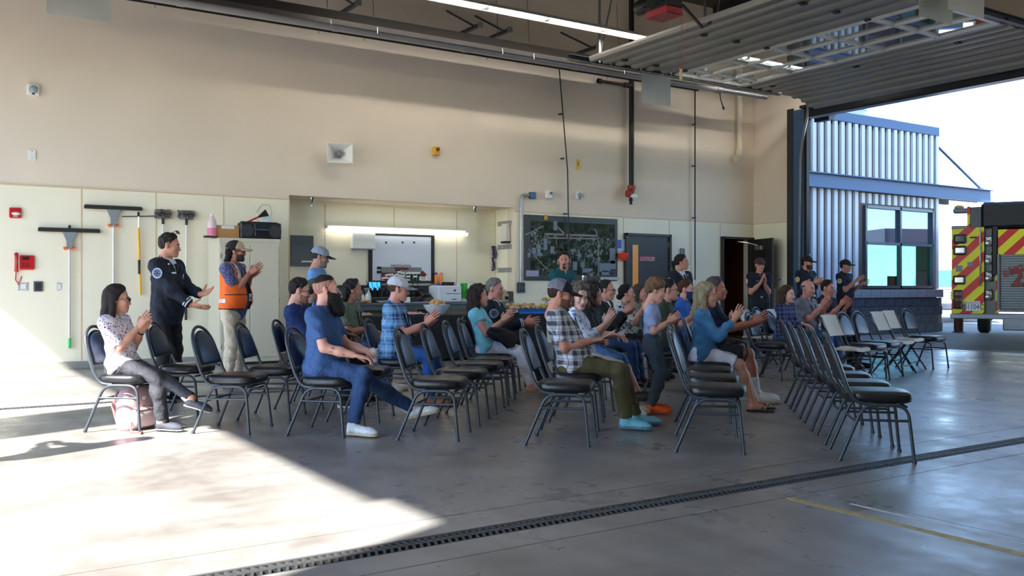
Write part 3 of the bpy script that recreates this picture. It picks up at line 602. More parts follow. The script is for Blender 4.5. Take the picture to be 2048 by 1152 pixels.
# --- cleaning tools hung on the wall
ALU = M('aluminium_pole', (206, 210, 214), .3, .7); RUB = M('black_rubber', (40, 38, 36), .6); BRK = M('bracket_grey', (150, 158, 166), .4, .3)
def squeegee(lab, pc, w_px, ya, yb, pole, tip=None):
    c_ = wpt(pc, ya, .06); d = empty('floor_squeegee', lab, 'squeegee', c_); w_ = abs(wpt(pc+w_px/2, ya)[0]-wpt(pc-w_px/2, ya)[0]); zb = float(wpt(pc, yb, .06)[2]-c_[2])
    boxo('blade', (0, -.01, 0), (w_, .035, .05), RUB, d, .006); boxo('blade_holder', (0, .005, .022), (w_*.97, .05, .03), M('holder_grey', (92, 94, 94), .4, .3), d)
    MB().prism([(-.1, -.02, -.02), (.1, -.02, -.02), (.045, -.02, -.15), (.035, -.02, -.26), (-.035, -.02, -.26), (-.045, -.02, -.15)], (0, .035, 0)).build('bracket', BRK, d)
    MB().tube([(0, 0, -.2), (0, 0, zb)], .0165, 10).build('pole', pole, d, smooth=True)
    q = MB(); q.box((0, .03, -.26), (.16, .05, .03)); q.tube([(-.06, .0, -.27), (-.06, -.05, -.28)], .02, 8); q.tube([(.06, .0, -.27), (.06, -.05, -.28)], .02, 8); q.build('wall_clip', M('clip_orange', (226, 130, 70), .5), d)
    if tip: MB().tube([(0, 0, zb+.1), (0, 0, zb-.05)], .022, 10).build('pole_tip', tip, d)
    if pc < 200: MB().box((0, 0, .05), (.035, .04, .06), .01).build('hook', BLACK, d)
squeegee('black floor squeegee with green tipped pole, lower left of two on the wall', 139, 124, 461, 690, ALU, M('green_tip', (70, 190, 110), .5))
squeegee('black floor squeegee with silver pole, upper right of two on the wall', 227, 116, 416, 620, ALU)
c_ = wpt(277, 433, .06); d = empty('window_squeegee', 'yellow poled window squeegee with thin dark blade on the wall', 'squeegee', c_)
MB().tube([(-.24, 0, -.01), (.3, 0, .02)], .008, 6).build('blade', RUB, d); MB().box((0, 0, .035), (.03, .03, .07), .005).build('hook', BLACK, d); z1 = float(wpt(277, 590, .06)[2]-c_[2]); zf = float(wpt(277, 455, .06)[2]-c_[2])
MB().tube([(0, 0, 0), (0, 0, zf)], .012, 8).build('ferrule', ALU, d); MB().tube([(0, 0, zf), (.03, 0, z1)], .0165, 10).build('pole', M('pole_yellow', (236, 180, 40), .4), d, smooth=True); MB().tube([(.01, 0, zf-.5), (.013, 0, zf-.72)], .02, 10).build('grip', BLACK, d)
BR = M('brush_bristles', (140, 136, 132), .9, var=.5, vs=120)
for lab, pc, py_, yb in (('grey bristle wash brush on the wall, left of two', 326, 428, 640), ('grey bristle wash brush with white pole and black grip, right of two', 373, 430, 640)):
    c_ = wpt(pc, py_, .06); d = empty('wash_brush', lab, 'brush', c_); zb = float(wpt(pc, yb, .06)[2]-c_[2]); q = MB(); rnd = random.Random(pc)
    for i in range(260):
        x = rnd.uniform(-.115, .115); a = rnd.uniform(0, 6.28); l_ = .075; q.tube([(x, 0, 0), (x+rnd.uniform(-.03, .03), l_*math.cos(a), l_*math.sin(a))], .006, 3, False)
    bo = q.build('bristles', BR, d); bo['kind'] = 'stuff'
    boxo('head', (0, 0, 0), (.25, .06, .05), DKSTEEL, d, .01); MB().tube([(0, 0, -.02), (0, 0, -.16)], .02, 8).build('socket', BLACK, d); MB().tube([(0, 0, -.16), (-.01, 0, zb+.25)], .014, 10).build('pole', M('pole_white', (222, 222, 220), .35), d, smooth=True); MB().tube([(-.01, 0, zb+.27), (-.01, 0, zb)], .02, 10).build('grip', BLACK, d, smooth=True)
# --- map, first aid board
mX0, mX1 = float(wpt(1047, 500)[0]), float(wpt(1233, 500)[0]); mz1, mz0 = float(wpt(1047, 429)[2]), float(wpt(1047, 561)[2])
mp = empty('wall_map', 'large framed aerial photograph of an airport with pale runways', 'picture', ((mX0+mX1)/2, YW-.02, (mz0+mz1)/2)); mw, mh = mX1-mX0, mz1-mz0
def aerial():
    g = NG('aerial_print', .6); g.b.inputs['Specular IOR Level'].default_value = .15; x, y, z = g.xyz()
    v = g.n('TexVoronoi', distance='CHEBYCHEV'); v.inputs['Scale'].default_value = 11; g.l(g.scaled((1, 0, 1), (0, .15, 0)), v.inputs[0])
    v2 = g.n('TexVoronoi', distance='CHEBYCHEV'); v2.inputs['Scale'].default_value = 26; g.l(g.scaled((1, 0, 1), (0, .5, 0)), v2.inputs[0])
    n = g.noise(4, 5); c = g.mix(g.step(n, .35, .65), (22, 38, 24), (52, 66, 44)); c = g.mix(g.step(g.noise(9, 6), .5, .62), c, (74, 76, 74))
    a = g.step(v.outputs['Distance'], .30, .24); b = g.step(v2.outputs['Distance'], .33, .28)
    sel = g.math('MULTIPLY', a, g.step(g.noise(2.2, 2), .45, .55)); sel2 = g.math('MULTIPLY', b, g.step(g.noise(3.1, 2, out=0), .5, .56))
    k = g.n('Mix', data_type='RGBA'); g.l(g.math('MULTIPLY', sel2, .7), k.inputs[0]); g.l(c, k.inputs[6]); k.inputs[7].default_value = (.35, .37, .38, 1)
    up = g.step(z, .35, .15); g.l
    c2 = k.outputs[2]; w_ = g.step(v.outputs['Color'], .5, .6)
    c3 = g.mix(g.math('MULTIPLY', g.math('MULTIPLY', sel, .8), g.step(g.noise(30, 1), .3, .6)), c2, (170, 184, 196))
    gr_ = g.math('MULTIPLY', g.math('MULTIPLY', g.step(z, .2, .28), g.step(z, .62, .55)), g.step(g.math('ADD', x, z), -.6, -.45)); c4 = g.mix(gr_, c3, c)
    return g.done(c4)
boxo('frame', (0, 0, 0), (mw, .05, mh), M('map_frame', (26, 28, 32), .4), mp, .01); boxo('print', (.03, -.027, .0), (mw-.22, .004, mh-.24), aerial(), mp)
RW = M('runway_print', (140, 130, 128), .4)
q = MB(); s_ = .03
def rw(x0, z0, x1, z1, w_=.025):
    L_ = math.hypot(x1-x0, z1-z0); q.box(((x0+x1)/2, -.0295, (z0+z1)/2), (L_, .001, w_), 0, (0, -math.atan2(z1-z0, x1-x0), 0))
U = lambda px_, py_: (float(wpt(px_, py_)[0])-(mX0+mX1)/2, float(wpt(px_, py_)[2])-(mz0+mz1)/2)
for a, b, w_ in (((1087, 468), (1196, 472), .035), ((1087, 476), (1196, 478), .025), ((1087, 467), (1088, 477), .02), ((1195, 471), (1193, 482), .03), ((1110, 452), (1136, 478), .03), ((1186, 458), (1194, 474), .025), ((1104, 476), (1110, 468), .02), ((1092, 467), (1092, 478), .02), ((1110, 467), (1110, 490), .015), ((1157, 471), (1157, 482), .018), ((1138, 477), (1140, 470), .018), ((1054, 498), (1092, 540), .018), ((1194, 482), (1194, 552), .03), ((1048, 470), (1084, 452), .02)): rw(*U(*a), *U(*b), w_)
q.build('runway', RW, mp)
q = MB()
for i, (px_, py_, w_, h_) in enumerate(((1108, 452, .1, .2), (1074, 498, .12, .2), (1088, 488, .1, .28), (1102, 499, .1, .14), (1066, 502, .14, .14), (1147, 532, .12, .2), (1162, 530, .1, .12), (1156, 511, .1, .1), (1222, 512, .16, .36), (1206, 535, .35, .2), (1208, 546, .22, .1), (1180, 548, .1, .12), (1172, 541, .3, .1), (1223, 530, .16, .2), (1055, 510, .08, .1), (1078, 509, .12, .06))):
    u_, v_ = U(px_, py_); boxo('roof_print', (u_, -.0295, v_), (w_*.9, .001, h_*.9), M('roof_print', (120, 134, 150), .6), mp)
u_, v_ = U(1062, 547); boxo('legend', (u_, -.029, v_), (.3, .002, .12), M('legend_print', (160, 160, 190), .4), mp); u_, v_ = U(1217, 557); boxo('caption_strip', (u_, -.027, v_), (.5, .004, .06), M('caption', (190, 194, 196), .5), mp); u_, v_ = U(1089, 435); boxo('sticker', (u_, -.028, v_), (.08, .006, .1), M('sticker_orange', (214, 150, 40), .5), mp)
d = dev('first_aid_holder', 'blue and white holder with a round red base beside the black door', 'dispenser', 1241, 500); boxo('back_board', (0, -.02, .1), (.28, .04, .26), M('pale_blue', (170, 196, 226), .4), d, .006); boxo('blue_label', (-.07, -.043, .12), (.12, .006, .18), M('label_blue', (20, 70, 170), .4), d); MB().lathe([(.05, -.14), (.1, -.08), (.12, 0), (.1, .03), (0, .03)], (0, -.1, -.09), 14).build('tub', M('orange_red', (226, 74, 56), .4), d, smooth=True)
d = dev('exit_bell', 'small grey cylinder fixture on the wall above the ponytailed officer', 'fixture', 1362, 503); MB().tube([(0, -.05, -.06), (0, -.05, .06)], .05, 12).box((0, -.02, 0), (.08, .04, .14)).build('body', M('fixture_grey', (100, 112, 120), .4, .3), d, smooth=True)
p = wx(1563, 559, XR); d = empty('wall_switch', 'pale switch box on the corner wall beside the overhead door', 'switch', p); boxo('box', (-.02, 0, 0), (.04, .1, .14), WHITE, d, .006); boxo('toggle', (-.05, 0, 0), (.03, .02, .03), BLKPL, d)
p = fl(1560, 700); fn = empty('box_fan', 'tall grey louvred unit standing in the corner beyond the girl', 'heater', (XR-.35, 14.45, 0), 0); boxo('case', (0, 0, .6), (.3, .4, 1.2), M('unit_grey', (150, 152, 150), .5), fn, .02)
q = MB()
for i in range(18): q.box((-.155, 0, .25+.05*i), (.012, .34, .018))
q.build('louvre', DKSTEEL, fn)

p0, p1 = wy(1441, 176, 13.88), wy(1446, 213, 13.88); hc_ = empty('hanging_cable', 'short black cable with a plug hanging from the end of the tube heater', 'cable', p0)
MB().tube([(0, 0, .06), (-.02, 0, -.12), (.01, 0, -.25), tuple(np.array(p1)-p0)], .012, 6).build('cable', BLACK, hc_, smooth=True); MB().cyl(tuple(np.array(p1)-p0), tuple(np.array(p1)-p0+np.array([.03, 0, -.06])), .022, 8).build('plug', BLKPL, hc_)
# ------------------------------------------------------------------ cabinet by the wall and what lies on it
CABP = M('cabinet_beige', (206, 200, 180), .45)
cb = empty('storage_cabinet', 'tall beige two door steel cabinet beside the alcove', 'cabinet', (4.42, 14.68, 0))
boxo('body', (0, 0, .99), (.96, .62, 1.9), CABP, cb, .006); boxo('plinth', (0, .02, .03), (.94, .56, .06), DKSTEEL, cb); boxo('top', (0, 0, 1.955), (.97, .64, .06), CABP, cb, .006)
for s in (-1, 1):
    dd = boxo('door', (s*.233, -.317, .99), (.455, .018, 1.76), CABP, cb, .004)
    q = MB()
    for z in (.3, 1.0, 1.7): q.cyl((s*.46, -.33, z-.04), (s*.46, -.33, z+.04), .008, 6)
    q.build('hinge', CHROME, dd)
    if s < 0: MB().box((-.04, -.335, 1.0), (.03, .02, .14), .004).build('handle', CHROME, dd)
CT = 1.985
def on_cab(px_, Y=14.6): return float(wy(px_, 470, Y)[0])
x = on_cab(451); bx = empty('cardboard_box', 'brown cardboard box with white label on the cabinet', 'box', (x, 14.6, CT)); boxo('carton', (0, 0, .10), (.36, .26, .2), M('cardboard', (178, 132, 82), .8, var=.06), bx, .003); boxo('label', (.0, -.131, .17), (.2, .003, .05), M('paper_label', (222, 222, 224), .6), bx); boxo('tape', (0, 0, .201), (.36, .05, .002), M('box_tape', (196, 160, 112), .4), bx)
x = on_cab(424, 14.5); bt = empty('cleaner_bottle', 'clear bottle of pink cleaner at the left end of the cabinet top', 'bottle', (x, 14.5, CT+.03)); MB().lathe([(.065, 0), (.07, .01), (.07, .18), (.055, .25), (.022, .29), (.02, .31)], n=14).build('bottle', M('pale_pink_plastic', (226, 200, 206), .3), bt, smooth=True); MB().lathe([(.072, .01), (.072, .12)], n=14).build('liquid_label', M('pink_label', (222, 120, 150), .5), bt, smooth=True); MB().cyl((0, 0, .31), (0, 0, .34), .026, 10).build('cap', WHITE, bt)
tag(MB().box((x-.02, 14.5, CT+.015), (.2, .12, .03), .008).build('shoe_brush', M('dark_wood', (58, 44, 36), .6)), 'flat dark block under the pink bottle on the cabinet', 'block')
x = on_cab(517); bb = empty('boombox', 'black portable radio with two round speakers on the cabinet', 'radio', (x, 14.55, CT))
boxo('case', (0, 0, .13), (.66, .2, .26), BLKPL, bb, .02); BGR = M('black_grille', (52, 54, 58), .5)
for s in (-1, 1): MB().lathe([(.1, 0), (.1, .012), (.085, .016), (.06, .008), (.02, .012), (0, .016)], (s*.225, -.1, .125), 20, (0, -1, 0)).build('speaker', BGR, bb, smooth=True)
boxo('cassette_door', (0, -.102, .09), (.2, .008, .09), M('navy_gloss', (24, 34, 52), .15), bb, .003); boxo('dial_panel', (0, -.102, .2), (.22, .008, .07), M('dial_dark', (36, 44, 58), .2), bb, .003)
q = MB()
for i in range(6): q.box((-.1+.04*i, -.106, .15), (.03, .01, .012))
q.build('button', M('button_silver', (140, 144, 150), .3, .5), bb); q = MB(); q.tube(bendpath([(-.3, 0, .24), (-.3, 0, .27), (.3, 0, .27), (.3, 0, .24)], .03), .01, 6); q.build('handle', BLKPL, bb)
sc_ = empty('ice_scraper', 'black and red ice scraper lying across the radio', 'scraper', (x+.05, 14.62, CT+.27)); MB().tube([(-.25, 0, -.01), (-.05, 0, .09)], .014, 8).build('handle', RED, sc_); MB().prism([(-.08, 0, .07), (-.05, 0, .1), (.07, 0, .22), (.13, 0, .12)], (0, .02, 0)).build('blade', BLKPL, sc_)
rg = empty('white_bag', 'crumpled pale plastic bag behind the radio on the cabinet', 'bag', (x+.17, 14.68, CT+.27)); q = MB(); rnd = random.Random(3)
q.lathe([(.14*rnd.uniform(.8, 1.1)*(1-z/.2), z-.02) for z in (0, .03, .07, .11, .15, .19)], n=11); q.build('bag', M('bag_plastic', (206, 216, 226), .4), rg)
h0 = wpt(527, 425, .03); hg_ = empty('wire_hanger', 'thin wire loop hanging on the wall above the radio', 'hanger', h0); MB().tube([(-.02, 0, .13), (.1, 0, .13), (.14, 0, .02), (.11, 0, -.1), (-.02, 0, -.2), (-.11, 0, -.12), (-.12, 0, 0), (-.05, 0, .1), (-.02, 0, .13)], .004, 5).build('wire', CHROME, hg_)
# ------------------------------------------------------------------ alcove
YA = AY-.012
al = lambda px_, py_, Y=YA: wy(px_, py_, Y)
a, b = float(al(580, 500)[0]), float(al(625, 500)[0]); p = al(600, 500)
ep = empty('electric_panel', 'grey electric panel door on the alcove wall at left', 'panel', ((a+b)/2, YA, float(al(600, 532)[2]))); h_ = float(al(600, 471)[2]-al(600, 532)[2]); boxo('door', (0, -.03, h_/2), (b-a, .06, h_), GREYM, ep, .006); boxo('latch', ((b-a)*.4, -.065, h_*.5), (.03, .015, .09), BLACK, ep); boxo('label_strip', (.08, -.062, .08), (.2, .003, .03), WHITE, ep)
x0_, x1_ = float(al(650, 455)[0]), float(al(928, 470)[0]); zz_ = float(al(788, 464)[2])
for i in range(2):
    dx = (x1_-x0_)/2; t = empty('wall_light', ['long white fluorescent light above the whiteboard, left half of the pair', 'long white fluorescent light above the whiteboard, right half of the pair'][i], 'lamp', (x0_+dx*(i+.5), YA-.09, zz_), 0, 'alcove lights')
    boxo('housing', (0, .04, .05), (dx-.01, .1, .07), FIX, t, .01); MB().loft([[(sx*(dx/2-.01), .08*math.cos(an_)-.02, -.06*abs(math.sin(an_))+.02) for an_ in np.linspace(0, math.pi, 9)] for sx in (-1, 1)]).build('diffuser', M('alcove_diffuser', (255, 250, 236), .5, emit=.6), t, smooth=True)
wX0, wX1 = float(al(737, 500)[0]), float(al(867, 500)[0]); wz1, wz0 = float(al(740, 463)[2]), float(al(800, 567)[2])
wbd = empty('whiteboard', 'black framed whiteboard in the alcove with magnetic name tags along its lower edge', 'whiteboard', ((wX0+wX1)/2, YA, (wz0+wz1)/2)); W_, H_ = wX1-wX0, wz1-wz0
boxo('board', (0, -.012, 0), (W_-.08, .02, H_-.08), M('board_white', (206, 214, 228), .2), wbd)
for c_, d_ in (((-W_/2+.03, -.015, 0), (.07, .035, H_)), ((W_/2-.03, -.015, 0), (.07, .035, H_)), ((0, -.015, H_/2-.03), (W_-.13, .035, .07)), ((0, -.02, -H_/2+.03), (W_-.13, .045, .05))): boxo('frame', c_, d_, BLKPL, wbd)
B = lambda px_, py_: (float(al(px_, py_)[0])-(wX0+wX1)/2, float(al(px_, py_)[2])-(wz0+wz1)/2)
def bpatch(nm, x0, y0, x1, y1, m, lift=.0): u0, v0 = B(x0, y0); u1, v1 = B(x1, y1); boxo(nm, ((u0+u1)/2, -.0235-lift, (v0+v1)/2), (abs(u1-u0), .003, abs(v0-v1)), m, wbd)
MG = M('magnet_grey', (120, 124, 126), .5); MR = M('magnet_maroon', (104, 22, 26), .5); MGn = M('magnet_green', (40, 120, 74), .5)
bpatch('grey_field', 760, 534, 842, 567, MG); bpatch('maroon_strip', 788, 535, 816, 540, MR, .002); bpatch('maroon_field', 762, 545, 794, 566, MR, .002); bpatch('green_field', 810, 545, 840, 566, MGn, .002)
u_, v_ = B(801, 532.5); text('lettering', 'FIREFIGHTER', .075, MR, wbd, facing_front((u_, -.026, v_)), .0005)
for k in range(4): bpatch('black_column', 812+7*k, 548, 817+7*k, 565, BLACK, .004)
tg = None; rnd = random.Random(8)
tgm = MB().box((0, 0, 0), (.085, .004, .035)).mesh('name_tag', WHITE); tgb = MB().box((0, 0, 0), (.09, .004, .05)).mesh('name_tag_dark', BLACK)
for px_, py_ in ((766, 556), (766, 562), (773, 550), (774, 556), (775, 562), (781, 549), (783, 555), (787, 551), (793, 549), (797, 544), (798, 551), (804, 546), (804, 552), (800, 558), (814, 546), (821, 546), (828, 546), (835, 546), (815, 553), (815, 560), (829, 553), (846, 557), (844, 562)):
    u_, v_ = B(px_, py_); o = obj('name_tag', tgm, wbd, (u_, -.031, v_)); o.rotation_euler = (0, rnd.uniform(-.25, .25), 0)
for px_, py_ in ((757, 536), (757, 544), (795, 542), (801, 548)): u_, v_ = B(px_, py_); obj('name_tag_dark', tgb, wbd, (u_, -.028, v_))
u_, v_ = B(845, 549); MB().box((u_, -.026, v_), (.12, .004, .1), 0, (0, .7, 0)).build('red_arrow', MR, wbd)
for nm, px_, py_ in (('E28', 845, 557), ('E28', 852, 564)): u_, v_ = B(px_, py_); boxo('call_sign', (u_, -.03, v_), (.17, .003, .07), WHITE, wbd); text('lettering', nm, .06, BLACK, wbd, facing_front((u_, -.033, v_)), .0005)
for px_, py_ in ((771, 485), (804, 485), (827, 485)): u_, v_ = B(px_, py_); MB().lathe([(.02, 0), (.02, .01), (0, .012)], (u_, -.022, v_), 8, (0, -1, 0)).build('magnet', DKSTEEL, wbd)
p = al(723, 482); hp = empty('towel_dispenser', 'white wall box left of the whiteboard', 'dispenser', p); boxo('case', (0, -.06, 0), (.46, .12, .3), WHITE, hp, .012); boxo('lip', (0, -.07, -.15), (.42, .1, .02), M('lip_grey', (150, 152, 156), .5), hp)
for i, (px_, py_) in enumerate(((624, 399), (950, 418))):
    p = wy(px_, py_, YW+.25); sk_ = empty('sprinkler_head', ['chrome sprinkler head under the alcove soffit, left one', 'chrome sprinkler head under the alcove soffit, right one'][i], 'sprinkler', (p[0], p[1], AZ)); MB().lathe([(.06, 0), (.055, -.03), (.03, -.05), (.02, -.1), (.0, -.1)], n=12).build('body', CHROME, sk_, smooth=True); MB().lathe([(.04, -.14), (.04, -.135), (0, -.13)], n=10).build('deflector', CHROME, sk_)
    MB().tube([(.025, 0, -.05), (.03, 0, -.1), (.005, 0, -.14)], .005, 5).tube([(-.025, 0, -.05), (-.03, 0, -.1), (-.005, 0, -.14)], .005, 5).build('yoke', CHROME, sk_)
# things on the alcove right side
XS = AX1-.002
def side(px_, py_): return wx(px_, py_, XS)
for i, (ya, lab) in enumerate(((447, 'top'), (494, 'middle'), (540, 'bottom'))):
    p = side(1008, ya); r_ = empty('hook_rail', 'grey hook rail on the alcove side wall, %s of three' % lab, 'rail', (XS, AY-.36, float(p[2]))); boxo('rail', (-.01, 0, 0), (.02, .5, .09), M('rail_grey', (150, 150, 146), .5), r_, .004)
    for y in (-.15, 0, .15): MB().tube([(-.02, y, 0), (-.06, y, -.02), (-.06, y, .02)], .006, 5).build('hook', CHROME, r_)
p = side(1016, 467); ap = empty('hung_cloth', 'white cloth bag hanging from the top hook rail', 'bag', (XS-.06, float(p[1]), float(p[2]))); MB().loft([[(-.03, -.09, .19), (.03, -.09, .19), (.03, .09, .19), (-.03, .09, .19)], [(-.05, -.11, 0), (.04, -.1, 0), (.04, .11, 0), (-.05, .1, 0)], [(-.04, -.1, -.16), (.04, -.11, -.16), (.04, .1, -.16), (-.04, .11, -.16)]]).build('bag', M('white_canvas', (220, 218, 212), .8, bump=.4, bs=20), ap); boxo('hem', (0, 0, -.175), (.085, .22, .04), BLKPL, ap)
p = side(997, 512); rp = empty('rope_coil', 'purple rope hanging knotted from the middle hook rail', 'rope', (XS-.07, float(p[1])+.1, float(p[2]))); q = MB(); rnd = random.Random(5); z0 = .2
for k in range(5): q.tube([(rnd.uniform(-.02, .02), .03*math.sin(t*3+k)+.015*k-.03, .2-.115*t) for t in np.linspace(0, 4.3, 22)], .011, 6)
q.tube([(0, 0, .2), (-.01, -.1, .19), (0, -.15, .02), (0, -.12, -.05), (0, -.07, .05), (0, -.02, .18)], .011, 6); q.build('rope', M('purple_rope', (62, 48, 92), .8, bump=.5, bs=120), rp, smooth=True)
# counter
LAM = M('counter_laminate', (84, 92, 100), .4); CZ = .935
cn = empty('counter', 'long grey laminate counter along the back of the alcove', 'counter', (7.6, 15.45, 0)); boxo('worktop', (0, 0, CZ-.025), (4.5, .68, .05), LAM, cn, .008); boxo('backsplash', (0, .33, CZ+.15), (4.5, .02, .3), LAM, cn, .004); boxo('ledge', (0, .3, CZ+.31), (4.5, .08, .02), LAM, cn, .004); boxo('end_splash', (2.24, 0, CZ+.1), (.02, .64, .2), M('splash_dark', (66, 70, 76), .5), cn)
for x in (-2.2, -.9, .5, 2.2): boxo('side_panel', (x, .02, (CZ-.05)/2), (.04, .6, CZ-.05), GREYM, cn, .004)
boxo('drawer_unit', (-1.5, .02, .45), (.5, .58, .85), GREYM, cn, .006); boxo('fascia', (0, -.3, CZ-.09), (4.4, .02, .08), LAM, cn)
def on(px_, Y=15.35): return float(wy(px_, 590, Y)[0])
def lift(name, lab, cat, px_, Y=15.35, z=CZ, grp=None, rz=0): return empty(name, lab, cat, (on(px_, Y), Y, z), rz, grp)
t = lift('printer', 'white office printer on the alcove counter', 'printer', 890, 15.4); PRW = M('printer_white', (214, 220, 230), .4); boxo('body', (0, 0, .15), (.5, .4, .3), PRW, t, .015); boxo('paper_tray', (.04, -.205, .07), (.4, .02, .12), PRW, t, .006); boxo('top_cover', (0, 0, .305), (.44, .34, .015), PRW, t, .005); MB().lathe([(.022, 0), (.022, .006), (0, .007)], (.1, -.202, .22), 10, (0, -1, 0)).build('power_button', DKSTEEL, t); boxo('output_slot', (.07, -.202, .16), (.3, .006, .01), DKSTEEL, t); boxo('tray_grip', (.08, -.217, .05), (.1, .006, .015), BLACK, t)
for i, px_ in enumerate((760, 822)):
    t = lift('radio_charger', ['black radio charging rack on the counter behind the cap wearer, left one', 'black radio charging rack left of the desk telephone'][i], 'charger', px_, 15.5); boxo('base', (0, 0, .05), (.5, .3, .1), BLKPL, t, .015)
    for k in range(5):
        r = MB().box((-.2+.1*k, .02, .17), (.06, .05, .2), .012, (.25, 0, 0)).build('radio', BLKPL, t); MB().tube([(-.22+.1*k, .06, .26), (-.22+.1*k, .1, .4)], .006, 5).tube([(-.185+.1*k, .06, .26), (-.185+.1*k, .065, .29)], .01, 6).build('aerial', BLACK, r)
t = lift('desk_phone', 'black desk telephone with sloped face on the counter', 'telephone', 853, 15.4); MB().prism([(-.14, -.12, 0), (-.14, .14, 0), (-.14, .14, .16), (-.14, -.1, .03)], (.28, 0, 0)).build('base', BLKPL, t); MB().tube([(-.1, -.06, .09), (-.1, -.03, .12), (-.1, .1, .2), (-.1, .13, .18)], [.03, .022, .022, .03], 8).build('handset', BLKPL, t, smooth=True); boxo('display', (.05, .06, .155), (.12, .07, .01), M('lcd', (90, 104, 100), .2), t)
t = lift('tablet', 'small tablet with a lit blue screen leaning left of the whiteboard', 'tablet', 749, 15.6, CZ+.2); MB().box((0, 0, .1), (.25, .015, .18), .005, (-.12, 0, 0)).build('case', BLKPL, t); MB().box((0, -.009, .1), (.22, .002, .15), 0, (-.12, 0, 0)).build('screen', M('blue_screen', (40, 120, 190), .2, emit=.7), t); MB().box((0, .06, .0), (.2, .12, .3)).build('stand', DKSTEEL, t)
for i, px_ in enumerate((872, 882)):
    t = lift('spray_can', ['orange spray can with blue base on the ledge, left of two', 'orange spray can with blue base on the ledge, right of two'][i], 'can', px_, 15.74, CZ+.32, 'orange cans on the ledge'); MB().lathe([(.033, .03), (.034, .035), (.034, .19), (.025, .21)], n=12).build('can', M('can_orange', (240, 130, 40), .35), t, smooth=True); MB().lathe([(.036, 0), (.036, .035), (.0, .036)], n=12).build('base', M('can_blue', (30, 70, 170), .35), t); MB().lathe([(.028, .205), (.028, .24), (.02, .245), (0, .245)], n=10).build('cap', [M('can_blue', (30, 70, 170), .35), M('cap_orange', (236, 116, 40), .4)][i], t)
t = lift('spray_bottle', 'pale spray bottle with trigger head on the counter at left', 'bottle', 737, 15.3); MB().lathe([(.045, 0), (.05, .01), (.05, .12), (.03, .18), (.015, .21), (.015, .23)], n=12).build('bottle', M('bottle_pale', (190, 206, 210), .2), t, smooth=True); MB().box((-.03, 0, .25), (.1, .03, .04), .006).box((-.05, 0, .21), (.015, .02, .06)).build('trigger', M('trigger_grey', (130, 136, 140), .4), t)
JAR = M('jar_plastic', (206, 214, 214), .15); SNK = M('snack_orange', (206, 136, 66), .7, var=.3, vs=40)
for i, px_ in enumerate((724, 734)):
    t = lift('snack_jar', ['jar of orange snacks with white lid, nearer the wall panel', 'jar of orange snacks beside the spray bottle'][i], 'jar', px_, 15.2); MB().lathe([(.05, 0), (.055, .01), (.055, .05), (0, .05)], n=12).build('snacks', SNK, t, smooth=True); MB().lathe([(.056, .05), (.056, .1), (.035, .12)], n=12).build('jar', JAR, t, smooth=True); MB().lathe([(.036, .12), (.036, .14), (.01, .17), (0, .17)], n=10).build('lid', WHITE, t)
PLT = M('plate_white', (226, 230, 238), .3)
for i, (px_, r) in enumerate(((712, .2), (768, .15))):
    t = lift('serving_plate', ['wide white serving plate at the left counter edge', 'smaller white plate on the counter behind the cap wearer'][i], 'plate', px_, 15.22); MB().lathe([(r*.55, 0), (r*.6, .005), (r, .03), (r*.98, .034), (r*.6, .012), (0, .012)], n=20).build('plate', PLT, t, smooth=True)
t = lift('paper_cup', 'small white card on the counter beside the cap wearer', 'card', 815, 15.25); MB().prism([(-.06, 0, 0), (.06, 0, 0), (.06, .02, .1), (-.06, .02, .1)], (0, .008, 0)).build('card', WHITE, t); t.name = 'folded_card'
t = lift('paper_stack', 'loose papers with a yellow edge on the counter by the telephone', 'paper', 848, 15.2); boxo('sheet', (-.12, 0, .004), (.3, .16, .008), M('paper_lilac', (190, 190, 220), .6), t); boxo('notepad', (.14, 0, .006), (.16, .14, .012), M('note_yellow', (216, 220, 150), .6), t)
t = lift('cup_stack', 'tall stack of white paper cups with blue band on the ledge', 'cups', 917, 15.55, CZ); q = MB()
MB().lathe([(.04, .14), (.04, .36), (.037, .37), (0, .37)], n=12).build('cup', WHITE, t, smooth=True); MB().lathe([(.036, 0), (.04, .14)], n=12).build('base_cup', M('cup_blue', (70, 150, 210), .4), t, smooth=True)
for k in range(6): MB().lathe([(.043, .16+.033*k), (.043, .168+.033*k)], n=12).build('cup_rim', PLT, t)
t = lift('towel_pack', 'green and white pack of paper towel rolls on the counter', 'paper towels', 940, 15.6, CZ)
for k in range(3): MB().lathe([(0, 0), (.06, 0), (.06, .3), (.02, .3), (.02, .28)], (-.12+.12*k, .04, .06), 14).build('roll', [M('towel_green', (60, 190, 70), .5), WHITE, M('towel_green', (60, 190, 70), .5)][k], t, smooth=True)
boxo('tray', (0, .04, .03), (.4, .16, .06), WHITE, t); MB().lathe([(.1, .05), (.11, .12), (.07, .26), (.03, .36), (.05, .38)], (.01, -.06, 0), 9).build('plastic_bag', M('bag_white', (222, 228, 230), .3), t)
t = lift('black_bag', 'black soft bag on the counter behind the officer', 'bag', 970, 15.45); MB().ball((0, 0, .13), (.2, .14, .13), 12, 8).build('bag', M('bag_black', (30, 30, 34), .7, bump=.5, bs=20), t, smooth=True); MB().tube(arc((-.12, 0, .22), (0, 0, .42), (.12, 0, .22), 8), .012, 6).build('strap', BLACK, t)
t = lift('tan_bag', 'slumped tan paper bag at the right end of the counter', 'bag', 1006, 15.3); MB().loft([[(-.1, -.07, 0), (.1, -.07, 0), (.1, .07, 0), (-.1, .07, 0)], [(-.08, -.06, .12), (.11, -.06, .12), (.11, .06, .12), (-.08, .06, .12)], [(-.1, -.02, .2), (.02, -.03, .24), (.02, .03, .24), (-.1, .02, .2)]]).build('bag', M('tan_paper', (196, 176, 142), .8, bump=.5, bs=16), t); boxo('label', (.04, -.072, .07), (.08, .003, .06), BLKPL, t)
